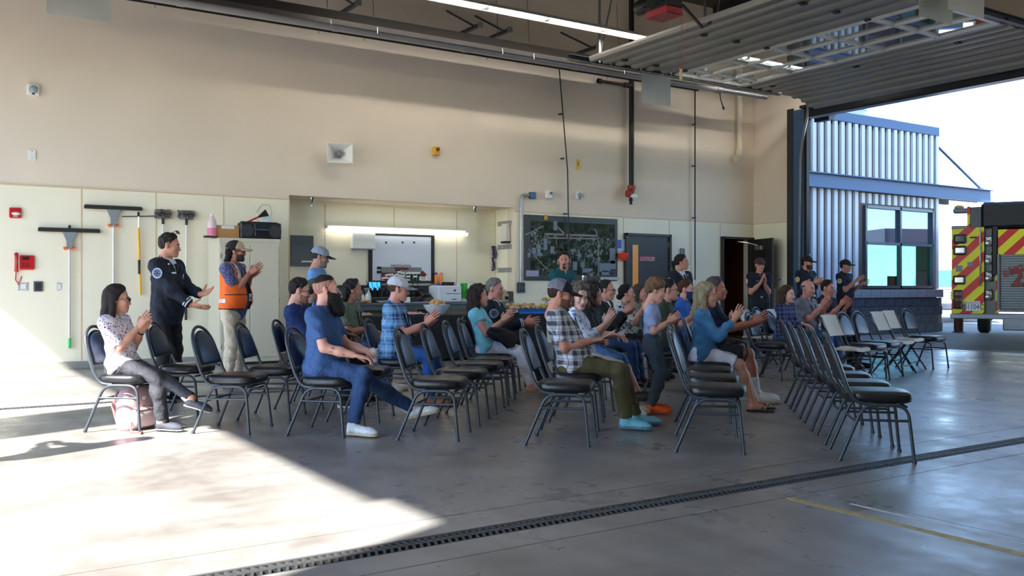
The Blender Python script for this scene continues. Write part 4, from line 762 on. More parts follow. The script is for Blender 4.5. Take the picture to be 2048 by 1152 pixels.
t = lift('ledge_box', 'flat black box on the ledge above the printer', 'box', 896, 15.72, CZ+.32); boxo('box', (0, 0, .025), (.22, .1, .05), BLKPL, t, .008); boxo('lid', (0, 0, .055), (.23, .11, .012), BLKPL, t)
# ------------------------------------------------------------------ refreshment tables
TZ = .75; CLOTH = M('black_tablecloth', (18, 18, 22), .85, bump=.3, bs=6)
for i, (xa_, xb_) in enumerate(((5.55, 7.42), (7.46, 9.34))):
    side_ = ['left', 'right'][i]
    t = empty('folding_table', 'folding table hidden under black cloth, %s of two' % side_, 'table', ((xa_+xb_)/2, 13.68, 0)); w_ = xb_-xa_; boxo('tabletop', (0, 0, TZ-.03), (w_, .76, .045), M('table_plastic', (200, 198, 190), .5), t, .01)
    for sx in (-1, 1):
        for sy in (-1, 1): MB().cyl((sx*(w_/2-.2), sy*.3, 0), (sx*(w_/2-.2), sy*.3, TZ-.05), .016, 8).build('leg', GREYM, t)
    n = 60; per = []
    for (ax, ay, bx_, by_) in ((-w_/2, -.39, w_/2, -.39), (w_/2, -.39, w_/2, .39), (w_/2, .39, -w_/2, .39), (-w_/2, .39, -w_/2, -.39)):
        k_ = 34 if abs(bx_-ax) > .1 else 14
        for j in range(k_): per.append((ax+(bx_-ax)*j/k_, ay+(by_-ay)*j/k_))
    rings = []
    for z, o_ in ((TZ+.004, .0), (TZ-.02, .012), (TZ-.3, .02), (.04, .035)):
        rings.append([(x*(1+o_/w_*2), y*(1+o_*2.4)+(0.02*math.sin(x*19+y*23)*(TZ-z) if z < TZ-.1 else 0), z) for x, y in per])
    q = MB(); q.loft(rings, False); q.add([(x, y, TZ+.004) for x, y in per], [tuple(range(len(per)))]); o = q.build('tablecloth', CLOTH, None, ((xa_+xb_)/2, 13.68, 0), smooth=60); tag(o, 'black cloth draped to the floor over the %s refreshment table' % side_, 'tablecloth', 'black tablecloths')
def tb(px_, Y): return float(wy(px_, 625, Y)[0])
TT = TZ+.006
BOWL = M('bowl_white', (224, 230, 240), .25)
t = empty('serving_bowl', 'wide white serving bowl heaped with bread rolls on the table', 'bowl', (tb(873, 13.6), 13.6, TT)); MB().lathe([(.1, 0), (.11, .01), (.17, .07), (.225, .16), (.23, .165), (.215, .16), (.15, .06), (0, .03)], n=24).build('bowl', BOWL, t, smooth=True); MB().lathe([(.2, .14), (.15, .165), (.08, .19), (0, .2)], n=12).build('paper_liner', M('liner_paper', (206, 210, 224), .7), t)
BREAD = M('bread_crust', (206, 160, 104), .7, var=.15, vs=20)
rm_ = MB().ball((0, 0, 0), (.055, .04, .032), 8, 6).mesh('bread_roll', BREAD, 60); rm_.name = 'bread_roll'
rl_ = []
def put(name, me, loc, lab, cat, grp, rz=0, s=1.):
    o = obj(name, me, None, loc, (0, 0, rz)); o.scale = (s, s, s); tag(o, lab, cat, grp); return o
cx, cy = tb(873, 13.6), 13.6; rnd = random.Random(11)
for k in range(9): a = k*2.4; r = .03+.13*(k/9); put('bread_roll', rm_, (cx+r*math.cos(a), cy+r*math.sin(a), TT+.235-.035*(k/9)*1.6), 'golden bread roll heaped in the wide white serving bowl', 'bread roll', 'rolls in the white bowl', rnd.uniform(0, 3))
t = empty('paper_basket', 'small white speckled paper basket on the table behind the olive shirt', 'basket', (tb(700, 13.7), 13.7, TT)); MB().lathe([(.075, 0), (.11, .12), (.105, .12), (.07, .02), (0, .02)], n=14).build('basket', dots('speckled_paper', (222, 226, 234), (120, 130, 160), 60), t, smooth=True); MB().prism([(-.1, 0, .1), (.04, 0, .12), (-.03, 0, .2), (-.09, 0, .22)], (0, .02, 0)).build('napkin', WHITE, t)
for i, (px_, Y, r, lab) in enumerate(((726, 13.55, .16, 'white plate of sliced meat at the left end of the table'), (828, 13.55, .19, 'white plate of appetisers left of the serving bowl'), (800, 13.75, .15, 'dark basket tray of crackers behind the plaid shirt'))):
    t = empty('food_plate', lab, 'plate', (tb(px_, Y), Y, TT)); MB().lathe([(r*.55, 0), (r, .025), (r*.97, .03), (r*.55, .01), (0, .01)], n=20).build('plate', PLT if i < 2 else M('basket_brown', (150, 110, 60), .7), t, smooth=True)
    for k in range(9):
        a = k*2.4; rr = r*.75*math.sqrt(k/9); MB().ball((rr*math.cos(a), rr*math.sin(a), .035), (.035, .03, .022), 7, 5).build('snack', [M('meat_pink', (190, 130, 120), .6), M('canape_rose', (196, 150, 140), .6), M('cracker_gold', (206, 166, 80), .7)][i], t, smooth=True)
t = empty('food_tray', 'long tray of sandwiches on bright blue cloth on the right table', 'tray', (tb(1052, 13.5), 13.5, TT)); boxo('tray', (0, 0, .04), (.62, .36, .05), STEEL, t, .01)
q = MB(); n = 14; q.loft([[(-.28+.6*k/n, -.19, .075) for k in range(n+1)], [(-.28+.6*k/n, -.2, .03) for k in range(n+1)], [(-.28+.6*k/n, -.205-.01*math.sin(k*2), -.02-.06*abs(math.sin(k*.9))*(k/n)) for k in range(n+1)]], False)
q.box((0.02, 0, .075), (.6, .37, .01)); q.build('blue_cloth', M('bright_blue_cloth', (34, 110, 196), .7), t)
swm = MB().box((0, 0, 0), (.09, .07, .05), .018).mesh('sandwich', M('sandwich_bread', (204, 164, 116), .75, var=.25, vs=14)); rnd = random.Random(2)
for k in range(26):
    o = obj('sandwich', swm, None, (tb(1052, 13.5)-.27+.11*(k % 6)+rnd.uniform(-.02, .02), 13.38+.09*((k//6) % 4)+rnd.uniform(-.01, .01), TT+.11+(.04 if k > 17 else 0)), (rnd.uniform(-.3, .3), rnd.uniform(-.3, .3), rnd.uniform(0, 3))); tag(o, 'small tan sandwich piled on the blue cloth tray', 'sandwich', 'sandwiches on the blue tray')
t = empty('cake_stand', 'tiered stand of yellow and brown snacks at the right table end', 'food stand', (tb(1092, 13.5), 13.5, TT)); MB().lathe([(.1, 0), (.02, .02), (.02, .1), (.12, .11), (.12, .12), (.02, .12), (.02, .2), (.09, .21), (.09, .22), (0, .22)], n=16).build('stand', STEEL, t, smooth=True)
for k in range(14): a = k*2.4; r, z = ((.08, .15) if k < 8 else (.05, .25)); MB().ball((r*math.cos(a), r*math.sin(a), z), (.035, .035, .028), 7, 5).build('snack', [SNK, M('snack_yellow', (214, 196, 70), .6), M('snack_brown', (130, 84, 46), .6)][k % 3], t, smooth=True)
t = empty('snack_platter', 'small dish of dark orange snacks left of the blue cloth tray', 'plate', (tb(1020, 13.4), 13.4, TT)); MB().lathe([(.08, 0), (.14, .025), (.135, .03), (0, .012)], n=16).build('plate', PLT, t, smooth=True)
for k in range(8): a = k*2.4; r = .1*math.sqrt(k/8); MB().ball((r*math.cos(a), r*math.sin(a), .04), (.032, .03, .026), 7, 5).build('snack', M('snack_rust', (170, 96, 54), .6), t, smooth=True)
# ------------------------------------------------------------------ vehicles outside
FPSI = math.radians(27); FN = np.array([math.cos(FPSI), math.sin(FPSI), 0]); FLV = np.array([-math.sin(FPSI), math.cos(FPSI), 0]); FP0 = dp(1903, 574, 18.2)
def EY(px_, py_): r = ray(px_, py_); t = float((FP0-CAMP)@FN/(r@FN)); p = CAMP+r*t; return float((p-FP0)@FLV), float(p[2])
yL, yR = 0., -2.9; yc = -1.45
_r = FP0+FLV*yc
fe = empty('fire_engine', 'fire engine with red and yellow chevrons on its rear, parked outside at right', 'truck', (_r[0], _r[1], 0), FPSI)
def chevron():
    g = NG('chevron_stripes', .35); x, y, z = g.xyz(); zz_ = EY(1903, 471)[1]; c = g.math('ADD', z, y); c0 = zz_+(yL-yc)
    t = g.math('PINGPONG', g.math('ADD', g.math('SUBTRACT', c, c0), .396*20), .198); return g.done(g.mix(g.step(t,   .098, .100), (232, 226, 22), (206, 20, 26)))
CHV = chevron(); FER = M('engine_red', (176, 18, 24), .25, coat=.6); FEG = M('engine_grey', (110, 114, 118), .4, .4); FEB = M('engine_black', (22, 26, 32), .45, bump=.3, bs=12); FEA = M('tread_plate', (150, 154, 158), .35, .8, bump=.5, bs=60)
def er(nm, p0, p1, d0, d1, mat, par=None, bev=0, mir=False):           # box from photo corners on the rear face; d = depth behind the rear plane
    a, b = EY(*p0), EY(*p1); o = MB(); o.box(((d0+d1)/2, (a[0]+b[0])/2-yc, (a[1]+b[1])/2), (abs(d1-d0), abs(a[0]-b[0]), abs(a[1]-b[1])), bev)
    if mir: pass
    return o.build(nm, mat, par or fe)
er('rear_panel', (1903, 456), (1968, 628), 0, .5, CHV, bev=.01)
er('recess', (1968, 456), (1995, 630), .14, .5, FEG); er('edge_strip', (1991, 550), (1997, 626), -.01, .5, CHV); er('upper_panel', (1996, 459), (2075, 508), .02, .5, CHV)
zt, zb = EY(2000, 508)[1], EY(2000, 618)[1]; yd0 = EY(1999, 560)[0]-yc; yd1 = -yd0
dr = MB().box((.12, 0, (zt+zb)/2), (.1, yd0-yd1, zt-zb)).build('roller_door', M('shutter_grey', (128, 134, 138), .4, .5), fe)
slm = MB().box((0, 0, 0), (.02, yd0-yd1-.02, .042), .008).mesh('slat', M('shutter_grey', (128, 134, 138), .4, .5)); n = int((zt-zb)/.048)
for i in range(n): obj('slat', slm, dr, (.064, 0, zb+.03+.048*i))
MB().box((.02, yd0+.02, (zt+zb)/2), (.1, .04, zt-zb)).build('door_frame', FEG, fe); MB().box((.02, yd1-.02, (zt+zb)/2), (.1, .04, zt-zb)).build('door_frame', FEG, fe); MB().box((.03, 0, zb-.03), (.12, yd0-yd1, .05)).build('door_sill', FEG, fe)
o = MB(); yb_ = yL-yc; o.box((.25, -yb_+.42, (EY(1903, 456)[1]+EY(1903, 628)[1])/2), (.5, .84, EY(1903, 456)[1]-EY(1903, 628)[1])); o.build('rear_panel', CHV, fe)
MR_ = Matrix(((0, 0, -1), (-1, 0, 0), (0, 1, 0)))
LR = M('letter_red', (150, 22, 28), .4); LB = M('letter_black', (30, 14, 16), .4)
def etext(s_, px_, py_, size, mat, rot, dx, off=0.): y_, z_ = EY(px_, py_); return text('lettering', s_, size, mat, fe, Matrix.Translation((dx, y_-yc, z_)) @ MR_.to_4x4() @ Matrix.Rotation(rot, 4, 'Z'), .002, 'CENTER', off)
for i, (ch_, px_, py_, r) in enumerate((('E', 2011, 548, .32), ('N', 2025, 541, .2), ('G', 2040, 537, .08), ('I', 2052, 536, 0), ('N', 2065, 538, -.1), ('E', 2080, 544, -.25))): etext(ch_, px_, py_, .17, LB, r, .048, .008); etext(ch_, px_, py_, .17, LR, r, .043, .003)
etext('20', 2048, 557.5, .44, LB, 0, .048, .016); etext('20', 2048, 557.5, .44, LR, 0, .043, .004)
er('hose_bed_side', (1934, 413), (1940, 456), 0, .5, CHV); er('hose_bed_panel', (1940, 414), (1963, 455), .02, .6, M('panel_blue_black', (34, 52, 74), .25), bev=.01); er('hose_bed_cover', (1962, 405), (2090, 453), .0, 3.5, FEB, bev=.05)
er('top_rail', (1903, 452), (1936, 457), -.02, .4, FEG); er('light_arm', (1905, 416), (1936, 425), .1, .3, FEG, bev=.02); y_, z_ = EY(1917, 413); MB().lathe([(.09, 0), (.09, .03), (.05, .06), (0, .065)], (.2, y_-yc, z_-.02), 14).build('amber_beacon', M('amber_lens', (206, 150, 40), .2), fe, smooth=True)
for i, (a, b, c_) in enumerate((((1907, 469), (1933, 487), 'housing'), ((1907, 492), (1933, 510), 'housing'), ((1906, 551), (1931, 569), 'housing'))):
    h_ = er('warning_light', a, b, -.05, .01, BLKPL, bev=.02); er('light_lens', (a[0]+3, a[1]+3), (b[0]-3, b[1]-3), -.07, -.04, [M('lens_dark', (40, 52, 60), .1), M('lens_silver', (176, 182, 190), .12, .7), M('lens_silver', (176, 182, 190), .12, .7)][i], h_, .02)
h_ = er('tail_light_bank', (1907, 580), (1925, 618), -.04, .01, BLKPL, bev=.015)
for k in range(3): er('tail_light', (1909, 583+12*k), (1923, 592+12*k), -.06, -.035, M('tail_red', (60, 16, 20), .1), h_, .01)
er('small_hatch', (1912, 531), (1925, 543), -.012, .01, FEG, bev=.005); er('small_hatch', (1935, 524), (1946, 533), -.012, .01, FEG, bev=.005); MB().box((-.02, EY(1947, 475)[0]-yc, EY(1947, 475)[1]), (.02, .12, .03)).build('latch', BLKPL, fe)
y_, z0_ = EY(1961, 458); z1_ = EY(1960, 571)[1]; MB().tube(bendpath([(.0, y_-yc, z0_), (-.08, y_-yc, z0_), (-.08, y_-yc, z1_), (0, y_-yc, z1_)], .04), .018, 8).build('grab_rail', CHROME, fe, smooth=True)
pl = er('licence_plate', (1931, 602), (1961, 622), -.025, -.005, M('plate_white', (216, 220, 226), .4), bev=.005); y_, z_ = EY(1946, 614); text('lettering', 'JB1104C', .15, M('plate_blue', (24, 34, 70), .4), pl, Matrix.Translation((-.027, y_-yc, z_)) @ MR_.to_4x4() @ Matrix.Scale(.72, 4, (1, 0, 0)), .001); y_, z_ = EY(1946, 605.5); text('lettering', 'WASHINGTON', .05, LR, pl, Matrix.Translation((-.027, y_-yc, z_)) @ MR_.to_4x4(), .001)
for k, py_ in enumerate((482, 518, 553, 590)):
    y_, z_ = EY(1977, py_); q = MB(); q.box((.1, y_-yc, z_), (.06, .14, .2), .02); q.lathe([(.05, 0), (.06, .05), (.035, .06), (0, .06)], (.07, y_-yc, z_-.04), 12, (-1, 0, 0)); q.tube([(.06, y_-yc-.05, z_+.1), (.0, y_-yc+.03, z_+.02)], .018, 6); q.build('nozzle_mount', M('fitting_silver', (150, 156, 160), .25, .8), fe, smooth=True)
MB().box((.08, EY(1989, 500)[0]-yc, EY(1989, 500)[1]), (.12, .1, 1.0), .02).build('hose_strap', FEB, fe)
z_ = EY(1903, 632)[1]; MB().box((.2, 0, z_), (.55, 2.94, .1), .015).build('tail_board', FEA, fe); MB().box((.1, -.15, z_-.14), (.5, 1.4, .24), .02).build('step_bumper', FEA, fe); MB().box((-.15, -.2, z_-.13), (.1, .55, .1), .02).build('tow_hook', BLACK, fe)
MB().box((3.6, 0, 1.55), (6.2, 2.84, 1.5), .04).build('body', FER, fe)
cbm = MB(); cbm.loft([[(6.8, -1.4, .6), (6.8, 1.4, .6), (6.8, 1.4, 2.9), (6.8, -1.4, 2.9)], [(8.6, -1.4, .6), (8.6, 1.4, .6), (8.6, 1.2, 2.9), (8.6, -1.2, 2.9)], [(8.9, -1.2, .6), (8.9, 1.2, .6), (8.7, 1.15, 2.8), (8.7, -1.15, 2.8)]]); cbm.build('cab', FER, fe)
for s in (-1, 1): MB().box((7.8, s*1.41, 2.1), (1.2, .02, .8), .0).build('cab_window', M('dark_glass', (40, 46, 50), .08), fe)
TY = M('tyre', (24, 24, 26), .8, bump=.3, bs=30)
whm = MB().lathe([(.24, -.14), (.44, -.15), (.5, -.1), (.5, .1), (.44, .15), (.24, .14)], n=28).mesh('tyre', TY, 40); rim = MB().lathe([(.0, .1), (.1, .12), (.14, .06), (.22, .1), (.26, .13), (.26, -.13), (0, -.13)], n=24).mesh('rim', CHROME, 40)
for x in (2.5, 7.3):
    for y in ((-1.25, -.9) if x < 3 else (-1.22, 1.22)):
        o = obj('wheel', whm, fe, (x, y, .5), (-math.copysign(math.pi/2, y), 0, 0)); obj('rim', rim, o)
p = dp(1893, 574, 34); pk = empty('pickup_truck', 'white pickup truck seen between the wing corner and the fire engine', 'truck', (p[0], p[1], 0), math.atan2(-p[1], -p[0])+.25)
PW = M('truck_white', (226, 230, 234), .3, coat=.5)
q = MB(); q.loft([[(2.5, -.95, .5), (2.5, .95, .5), (2.45, .93, 1.12), (2.45, -.93, 1.12)], [(1.2, -.98, .45), (1.2, .98, .45), (1.15, .95, 1.2), (1.15, -.95, 1.2)], [(-2.8, -.98, .5), (-2.8, .98, .5), (-2.8, .96, 1.2), (-2.8, -.96, 1.2)]]); q.build('body', PW, pk)
q = MB(); q.loft([[(1.25, -.92, 1.18), (1.25, .92, 1.18), (-1.3, .92, 1.18), (-1.3, -.92, 1.18)], [(.55, -.78, 1.85), (.55, .78, 1.85), (-1.1, .78, 1.85), (-1.1, -.78, 1.85)]]); q.build('cab', PW, pk)
MB().prism([(1.24, -.84, 1.24), (1.24, .84, 1.24), (.62, .72, 1.8), (.62, -.72, 1.8)], (.03, 0, .03)).build('windscreen', M('windscreen_blue', (60, 110, 160), .1), pk)
boxo('grille', (2.5, 0, .92), (.06, 1.1, .32), CHROME, pk, .02)
for k in range(3): boxo('grille_bar', (2.54, 0, .82+.1*k), (.02, 1.05, .03), DKSTEEL, pk)
for s in (-1, 1): boxo('headlight', (2.47, s*.76, .95), (.08, .3, .22), M('headlight', (206, 214, 222), .1), pk, .03); boxo('mirror', (.95, s*1.08, 1.3), (.12, .2, .22), PW, pk, .03)
boxo('bumper', (2.6, 0, .55), (.2, 1.96, .24), CHROME, pk, .04); boxo('number_plate', (2.71, 0, .56), (.02, .32, .16), WHITE, pk); boxo('bonnet', (1.85, 0, 1.17), (1.3, 1.8, .08), PW, pk, .03)
for x in (1.7, -1.7):
    for y in (-.9, .9): o = obj('wheel', whm, pk, (x, y, .4), (-math.copysign(math.pi/2, y), 0, 0)); o.scale = (.8, .8, .8); obj('rim', rim, o)
# ------------------------------------------------------------------ chairs
FRMB = M('chair_frame_charcoal', (66, 72, 80), .42, .35, var=.06, vs=30); VINYL = M('black_vinyl', (26, 27, 30), .34, var=.05, vs=12, bump=.12, bs=40); NAVY = M('navy_vinyl', (24, 44, 70), .36, bump=.1, bs=60); PIPE = M('chair_piping', (34, 40, 48), .4)
def superring(cx, cy, rx, ry, z, n=28, e=4.): 
    out = []
    for k in range(n):
        a = 2*math.pi*k/n; c, s = math.cos(a), math.sin(a); out.append((cx+rx*math.copysign(abs(c)**(2/e), c), cy+ry*math.copysign(abs(s)**(2/e), s), z))
    return out
def make_banquet():
    P = {}
    q = MB(); q.loft([superring(.035, 0, .2, .195, .405), superring(.035, 0, .222, .212, .415), superring(.035, 0, .228, .218, .44), superring(.035, 0, .225, .215, .468), superring(.035, 0, .205, .195, .482), superring(.035, 0, .12, .12, .488)]); P['seat'] = q.mesh('seat', VINYL, 50)
    for s in (-1, 1):
        q = MB(); q.tube(bendpath([(.245, s*.235, 0), (.205, s*.215, .395), (-.085, s*.215, .395), (-.25, s*.235, 0)], .085, 6), .0125, 8); q.tube([(.245, s*.235, 0), (.243, s*.234, .02)], .0165, 8); q.tube([(-.25, s*.235, 0), (-.243, s*.234, .02)], .0165, 8); P['leg_frame', s] = q.mesh('leg_frame', FRMB, 50)
        P['stretcher', s] = MB().cyl((.222, s*.222, .29), (-.135, s*.222, .29), .0095, 8).mesh('stretcher', FRMB, 50)
    q = MB(); q.cyl((-.135, -.22, .275), (-.135, .22, .275), .0095, 8); q.cyl((.2, -.2, .385), (.2, .2, .385), .009, 6); P['cross_bar'] = q.mesh('cross_bar', FRMB, 50)
    bk = lambda t, y: (-.175-.145*t, y, .46+.42*t)                     # sloping back plane, t 0..1
    def outl(w0, w1, t1, n=13):                                        # arched outline
        r = []
        for a in np.linspace(0, math.pi, n): r.append((w1*math.cos(a), t1-.36*(1-math.sin(a))))
        return [(w0, None)] + r
    up = [bk(max(t, 0), y) for y, t in [(.2, .22), (.197, .4)]]
    ar = [(.19*math.cos(a), .56+.44*math.sin(a)) for a in np.linspace(0.05, math.pi-.05, 15)]
    path = bendpath([(-.02, .205, .4), (-.13, .205, .405), bk(.12, .205)], .06, 5) + [bk(.35, .203)] + [bk(t, y) for y, t in ar] + [bk(.35, -.203)] + bendpath([bk(.12, -.205), (-.13, -.205, .405), (-.02, -.205, .4)], .06, 5)
    P['back_frame'] = MB().tube(path, .0135, 8).mesh('back_frame', FRMB, 50)
    pad = [(.172, .24)] + [(.165*math.cos(a)*(1 if abs(math.cos(a)) > .3 else 1), .55+.36*math.sin(a)) for a in np.linspace(.0, math.pi, 15)] + [(-.172, .24)]
    nrm = Vector((.42, 0, .145)).normalized()
    def ring(sc, off): 
        cy_, ct = 0, .56; r = []
        for y, t in pad: p = Vector(bk(ct+(t-ct)*sc, y*sc)) + nrm*off; r.append(tuple(p))
        return r
    q = MB(); q.loft([ring(.97, -.014), ring(1.0, -.008), ring(1.0, .004), ring(.93, .02), ring(.8, .026)]); P['backrest'] = q.mesh('backrest', NAVY, 50)
    q = MB(); q.loft([ring(.98, -.016), ring(.98, -.0142)]); q.tube([tuple(Vector(p)+nrm*.004) for p in ring(1.0, 0)], .006, 5); P['back_shell'] = q.mesh('back_shell', VINYL, 50)
    return P
BQ = make_banquet()
def make_folding():
    P = {}; TAN = M('cream_folding_plastic', (206, 198, 182), .5); FF_ = M('folding_frame', (62, 66, 70), .4, .5)
    for s in (-1, 1):
        P['front_frame', s] = MB().tube([(.24, s*.215, 0), (-.06, s*.2, .45), (-.235, s*.19, .84)], .0125, 8).mesh('front_leg', FF_, 50); P['rear_frame', s] = MB().tube([(-.21, s*.19, 0), (.12, s*.18, .42)], .0115, 8).mesh('rear_leg', FF_, 50)
    P['brace'] = MB().cyl((.175, -.21, .11), (.175, .21, .11), .009, 6).mesh('brace', FF_, 50); P['rear_brace'] = MB().cyl((-.13, -.185, .12), (-.13, .185, .12), .009, 6).mesh('brace', FF_, 50)
    q = MB(); rings = []
    for x, z, w in ((-.17, .445, .18), (-.1, .455, .195), (.0, .445, .2), (.1, .44, .205), (.18, .452, .2), (.23, .44, .18)):
        rings.append([(x, -w, z+.012), (x, -w*.5, z), (x, 0, z-.004), (x, w*.5, z), (x, w, z+.012), (x, w, z-.012), (x, w*.5, z-.024), (x, 0, z-.028), (x, -w*.5, z-.024), (x, -w, z-.012)][::-1])
    q.loft(rings); P['seat'] = q.mesh('seat', TAN, 60)
    q = MB(); rings = []
    for t, w in ((.60, .185), (.62, .2), (.72, .205), (.83, .2), (.865, .18)):
        x = -.06-.175*(t-.45)/.39; rings.append([(x+.012, -w, t), (x-.012, -w*.5, t), (x-.02, 0, t), (x-.012, w*.5, t), (x+.012, w, t), (x-.006, w, t), (x-.03, w*.5, t), (x-.038, 0, t), (x-.03, -w*.5, t), (x-.006, -w, t)])
    q.loft(rings); P['backrest'] = q.mesh('backrest', TAN, 60)
    return P
FC = make_folding()
def chair(kind, lab, x, y, yaw, group=None):
    o = empty({'b': 'banquet_chair', 'f': 'folding_chair'}[kind], lab, 'chair', (x, y, 0), math.radians(yaw), group)
    for k, me in (BQ if kind == 'b' else FC).items(): obj(me.name.split('.')[0], me, o)
    return o
CH = {}
def seat(key, lab, u, v, yaw=-43, kind='b', du=0): x, y = rows(u, v); CH[key] = (x, y, yaw); return chair(kind, lab, x, y, yaw)
seat('A', 'black banquet chair in sunlight under the woman in sunglasses', -4.63, 7.22, -40.5)
seat('B', 'empty banquet chair in front of the standing officer, behind the crossed knee', -4.62, 8.12, -38)
seat('C', 'empty banquet chair with one foot still in sunlight, nearest the crossed leg', -3.70, 7.31, -40.7)
seat('D', 'empty banquet chair in front of the man in the orange vest', -3.71, 8.10, -37)
seat('E', 'banquet chair under the man in the navy pullover', -3.70, 8.88, -38)
seat('E2', 'banquet chair under the man in the olive cap', -3.76, 9.5, -40)
seat('H', 'banquet chair under the man in the olive shirt', -3.75, 10.32, -42)
seat('F', 'banquet chair under the bearded man with tattoos', -2.86, 7.31, -45)
seat('G', 'empty banquet chair just beyond the bearded man', -2.85, 8.13, -42)
seat('J', 'banquet chair under the man in blue plaid and white cap', -2.85, 9.25, -42)
for k, v, lab in (('K1', 7.28, 'empty banquet chair in the row before the teal blouse, nearest the camera'), ('K2', 8.08, 'empty banquet chair, second in the row before the teal blouse'), ('K3', 8.87, 'empty banquet chair, third in the row before the teal blouse'), ('K4', 9.5, 'empty banquet chair right beside the woman in the teal blouse'), ('K5', 10.15, 'banquet chair under the woman in the teal blouse'), ('K6', 10.85, 'banquet chair under the grey haired officer')): seat(k, lab, -1.92-(.1 if v > 10 else 0), v, -42)
seat('L1', 'empty banquet chair nearest the camera beside the man in grey plaid', -.87, 7.22, -45); seat('L2', 'banquet chair under the man in grey plaid and trucker cap', -.87, 8.03, -44); seat('L3', 'banquet chair under the grey haired woman in blue flowers', -.85, 8.85, -50)
def at_px(px_, d, key, lab, yaw, kind, back=False):
    p = dp(px_, 574, d); r = math.radians(yaw); k = .3 if back else 0; CH[key] = (float(p[0])+k*math.cos(r), float(p[1])+k*math.sin(r), yaw); return chair(kind, lab, CH[key][0], CH[key][1], yaw)
at_px(1182, 10.2, 'L4', 'banquet chair under the person with long dark curls', -56, 'b'); at_px(1212, 11.5, 'L5', 'banquet chair under the man in glasses and dark jacket', -56, 'b'); at_px(1253, 12.3, 'L6', 'banquet chair under the woman with the dark bun', -58, 'b'); at_px(1279, 13.4, 'L7', 'banquet chair under the grey haired woman by the black door', -60, 'b')
for k, v, lab in (('M1', 7.11, 'empty banquet chair nearest the camera in the row with the blond woman'), ('M2', 7.9, 'empty banquet chair, second in the row with the blond woman'), ('M3', 8.67, 'empty banquet chair right beside the blond woman'), ('M4', 9.42, 'banquet chair under the blond woman in denim'), ('M5', 10.15, 'banquet chair under the man with the white moustache')): seat(k, lab, .28+(.05 if k == 'M4' else .14 if k == 'M5' else 0), v, -47)
at_px(1335, 10.9, 'O1', 'banquet chair under the man in the dark green shirt', -50, 'b'); at_px(1369, 12.4, 'O2', 'banquet chair under the man in the blue face mask', -52, 'b')
for k, v, lab in (('N1', 6.97, 'empty banquet chair closest to the drain, right end of the front row'), ('N2', 7.62, 'empty banquet chair, second of the front row from the drain'), ('N3', 8.32, 'empty banquet chair, third of the front row from the drain'), ('N4', 9.05, 'empty banquet chair, fourth of the front row from the drain'), ('N5', 9.75, 'empty banquet chair just in front of the girl in plaid')): seat(k, lab, 1.40, v, -44)
at_px(1574, 12.8, 'R1', 'banquet chair under the girl in navy plaid', -78, 'b'); at_px(1617, 13.4, 'R2', 'banquet chair under the bald man in grey', -80, 'b'); at_px(1658, 14.2, 'R3', 'banquet chair under the dark haired man in navy', -82, 'b')
at_px(1648, 11.8, 'T1', 'cream folding chair at the left end of the right hand group', -80, 'f', True)
at_px(1684, 12.3, 'Q1', 'blue backed banquet chair just right of the first cream folding chair', -82, 'b', True); at_px(1714, 12.8, 'Q2', 'blue backed banquet chair between the cream folding chairs', -82, 'b', True)
at_px(1745, 13.3, 'T2', 'cream folding chair, left of the two at the right end', -80, 'f', True); at_px(1768, 13.9, 'T3', 'cream folding chair, right of the two at the right end', -80, 'f', True)
at_px(1812, 14.2, 'Q3', 'empty dark banquet chair farthest right, alone before the block wall', -84, 'b', True)
at_px(1479, 14.5, 'S1', 'cream folding chair behind the hands of the moustached man', -72, 'f', True); at_px(1499, 12.4, 'S2', 'blue backed banquet chair in front of the moustached man', -70, 'b', True); at_px(1512, 15.3, 'S3', 'blue backed banquet chair behind the clapping hands, further one', -72, 'b', True); at_px(1538, 14.8, 'S4', 'cream folding chair just left of the girl in plaid', -76, 'f', True)
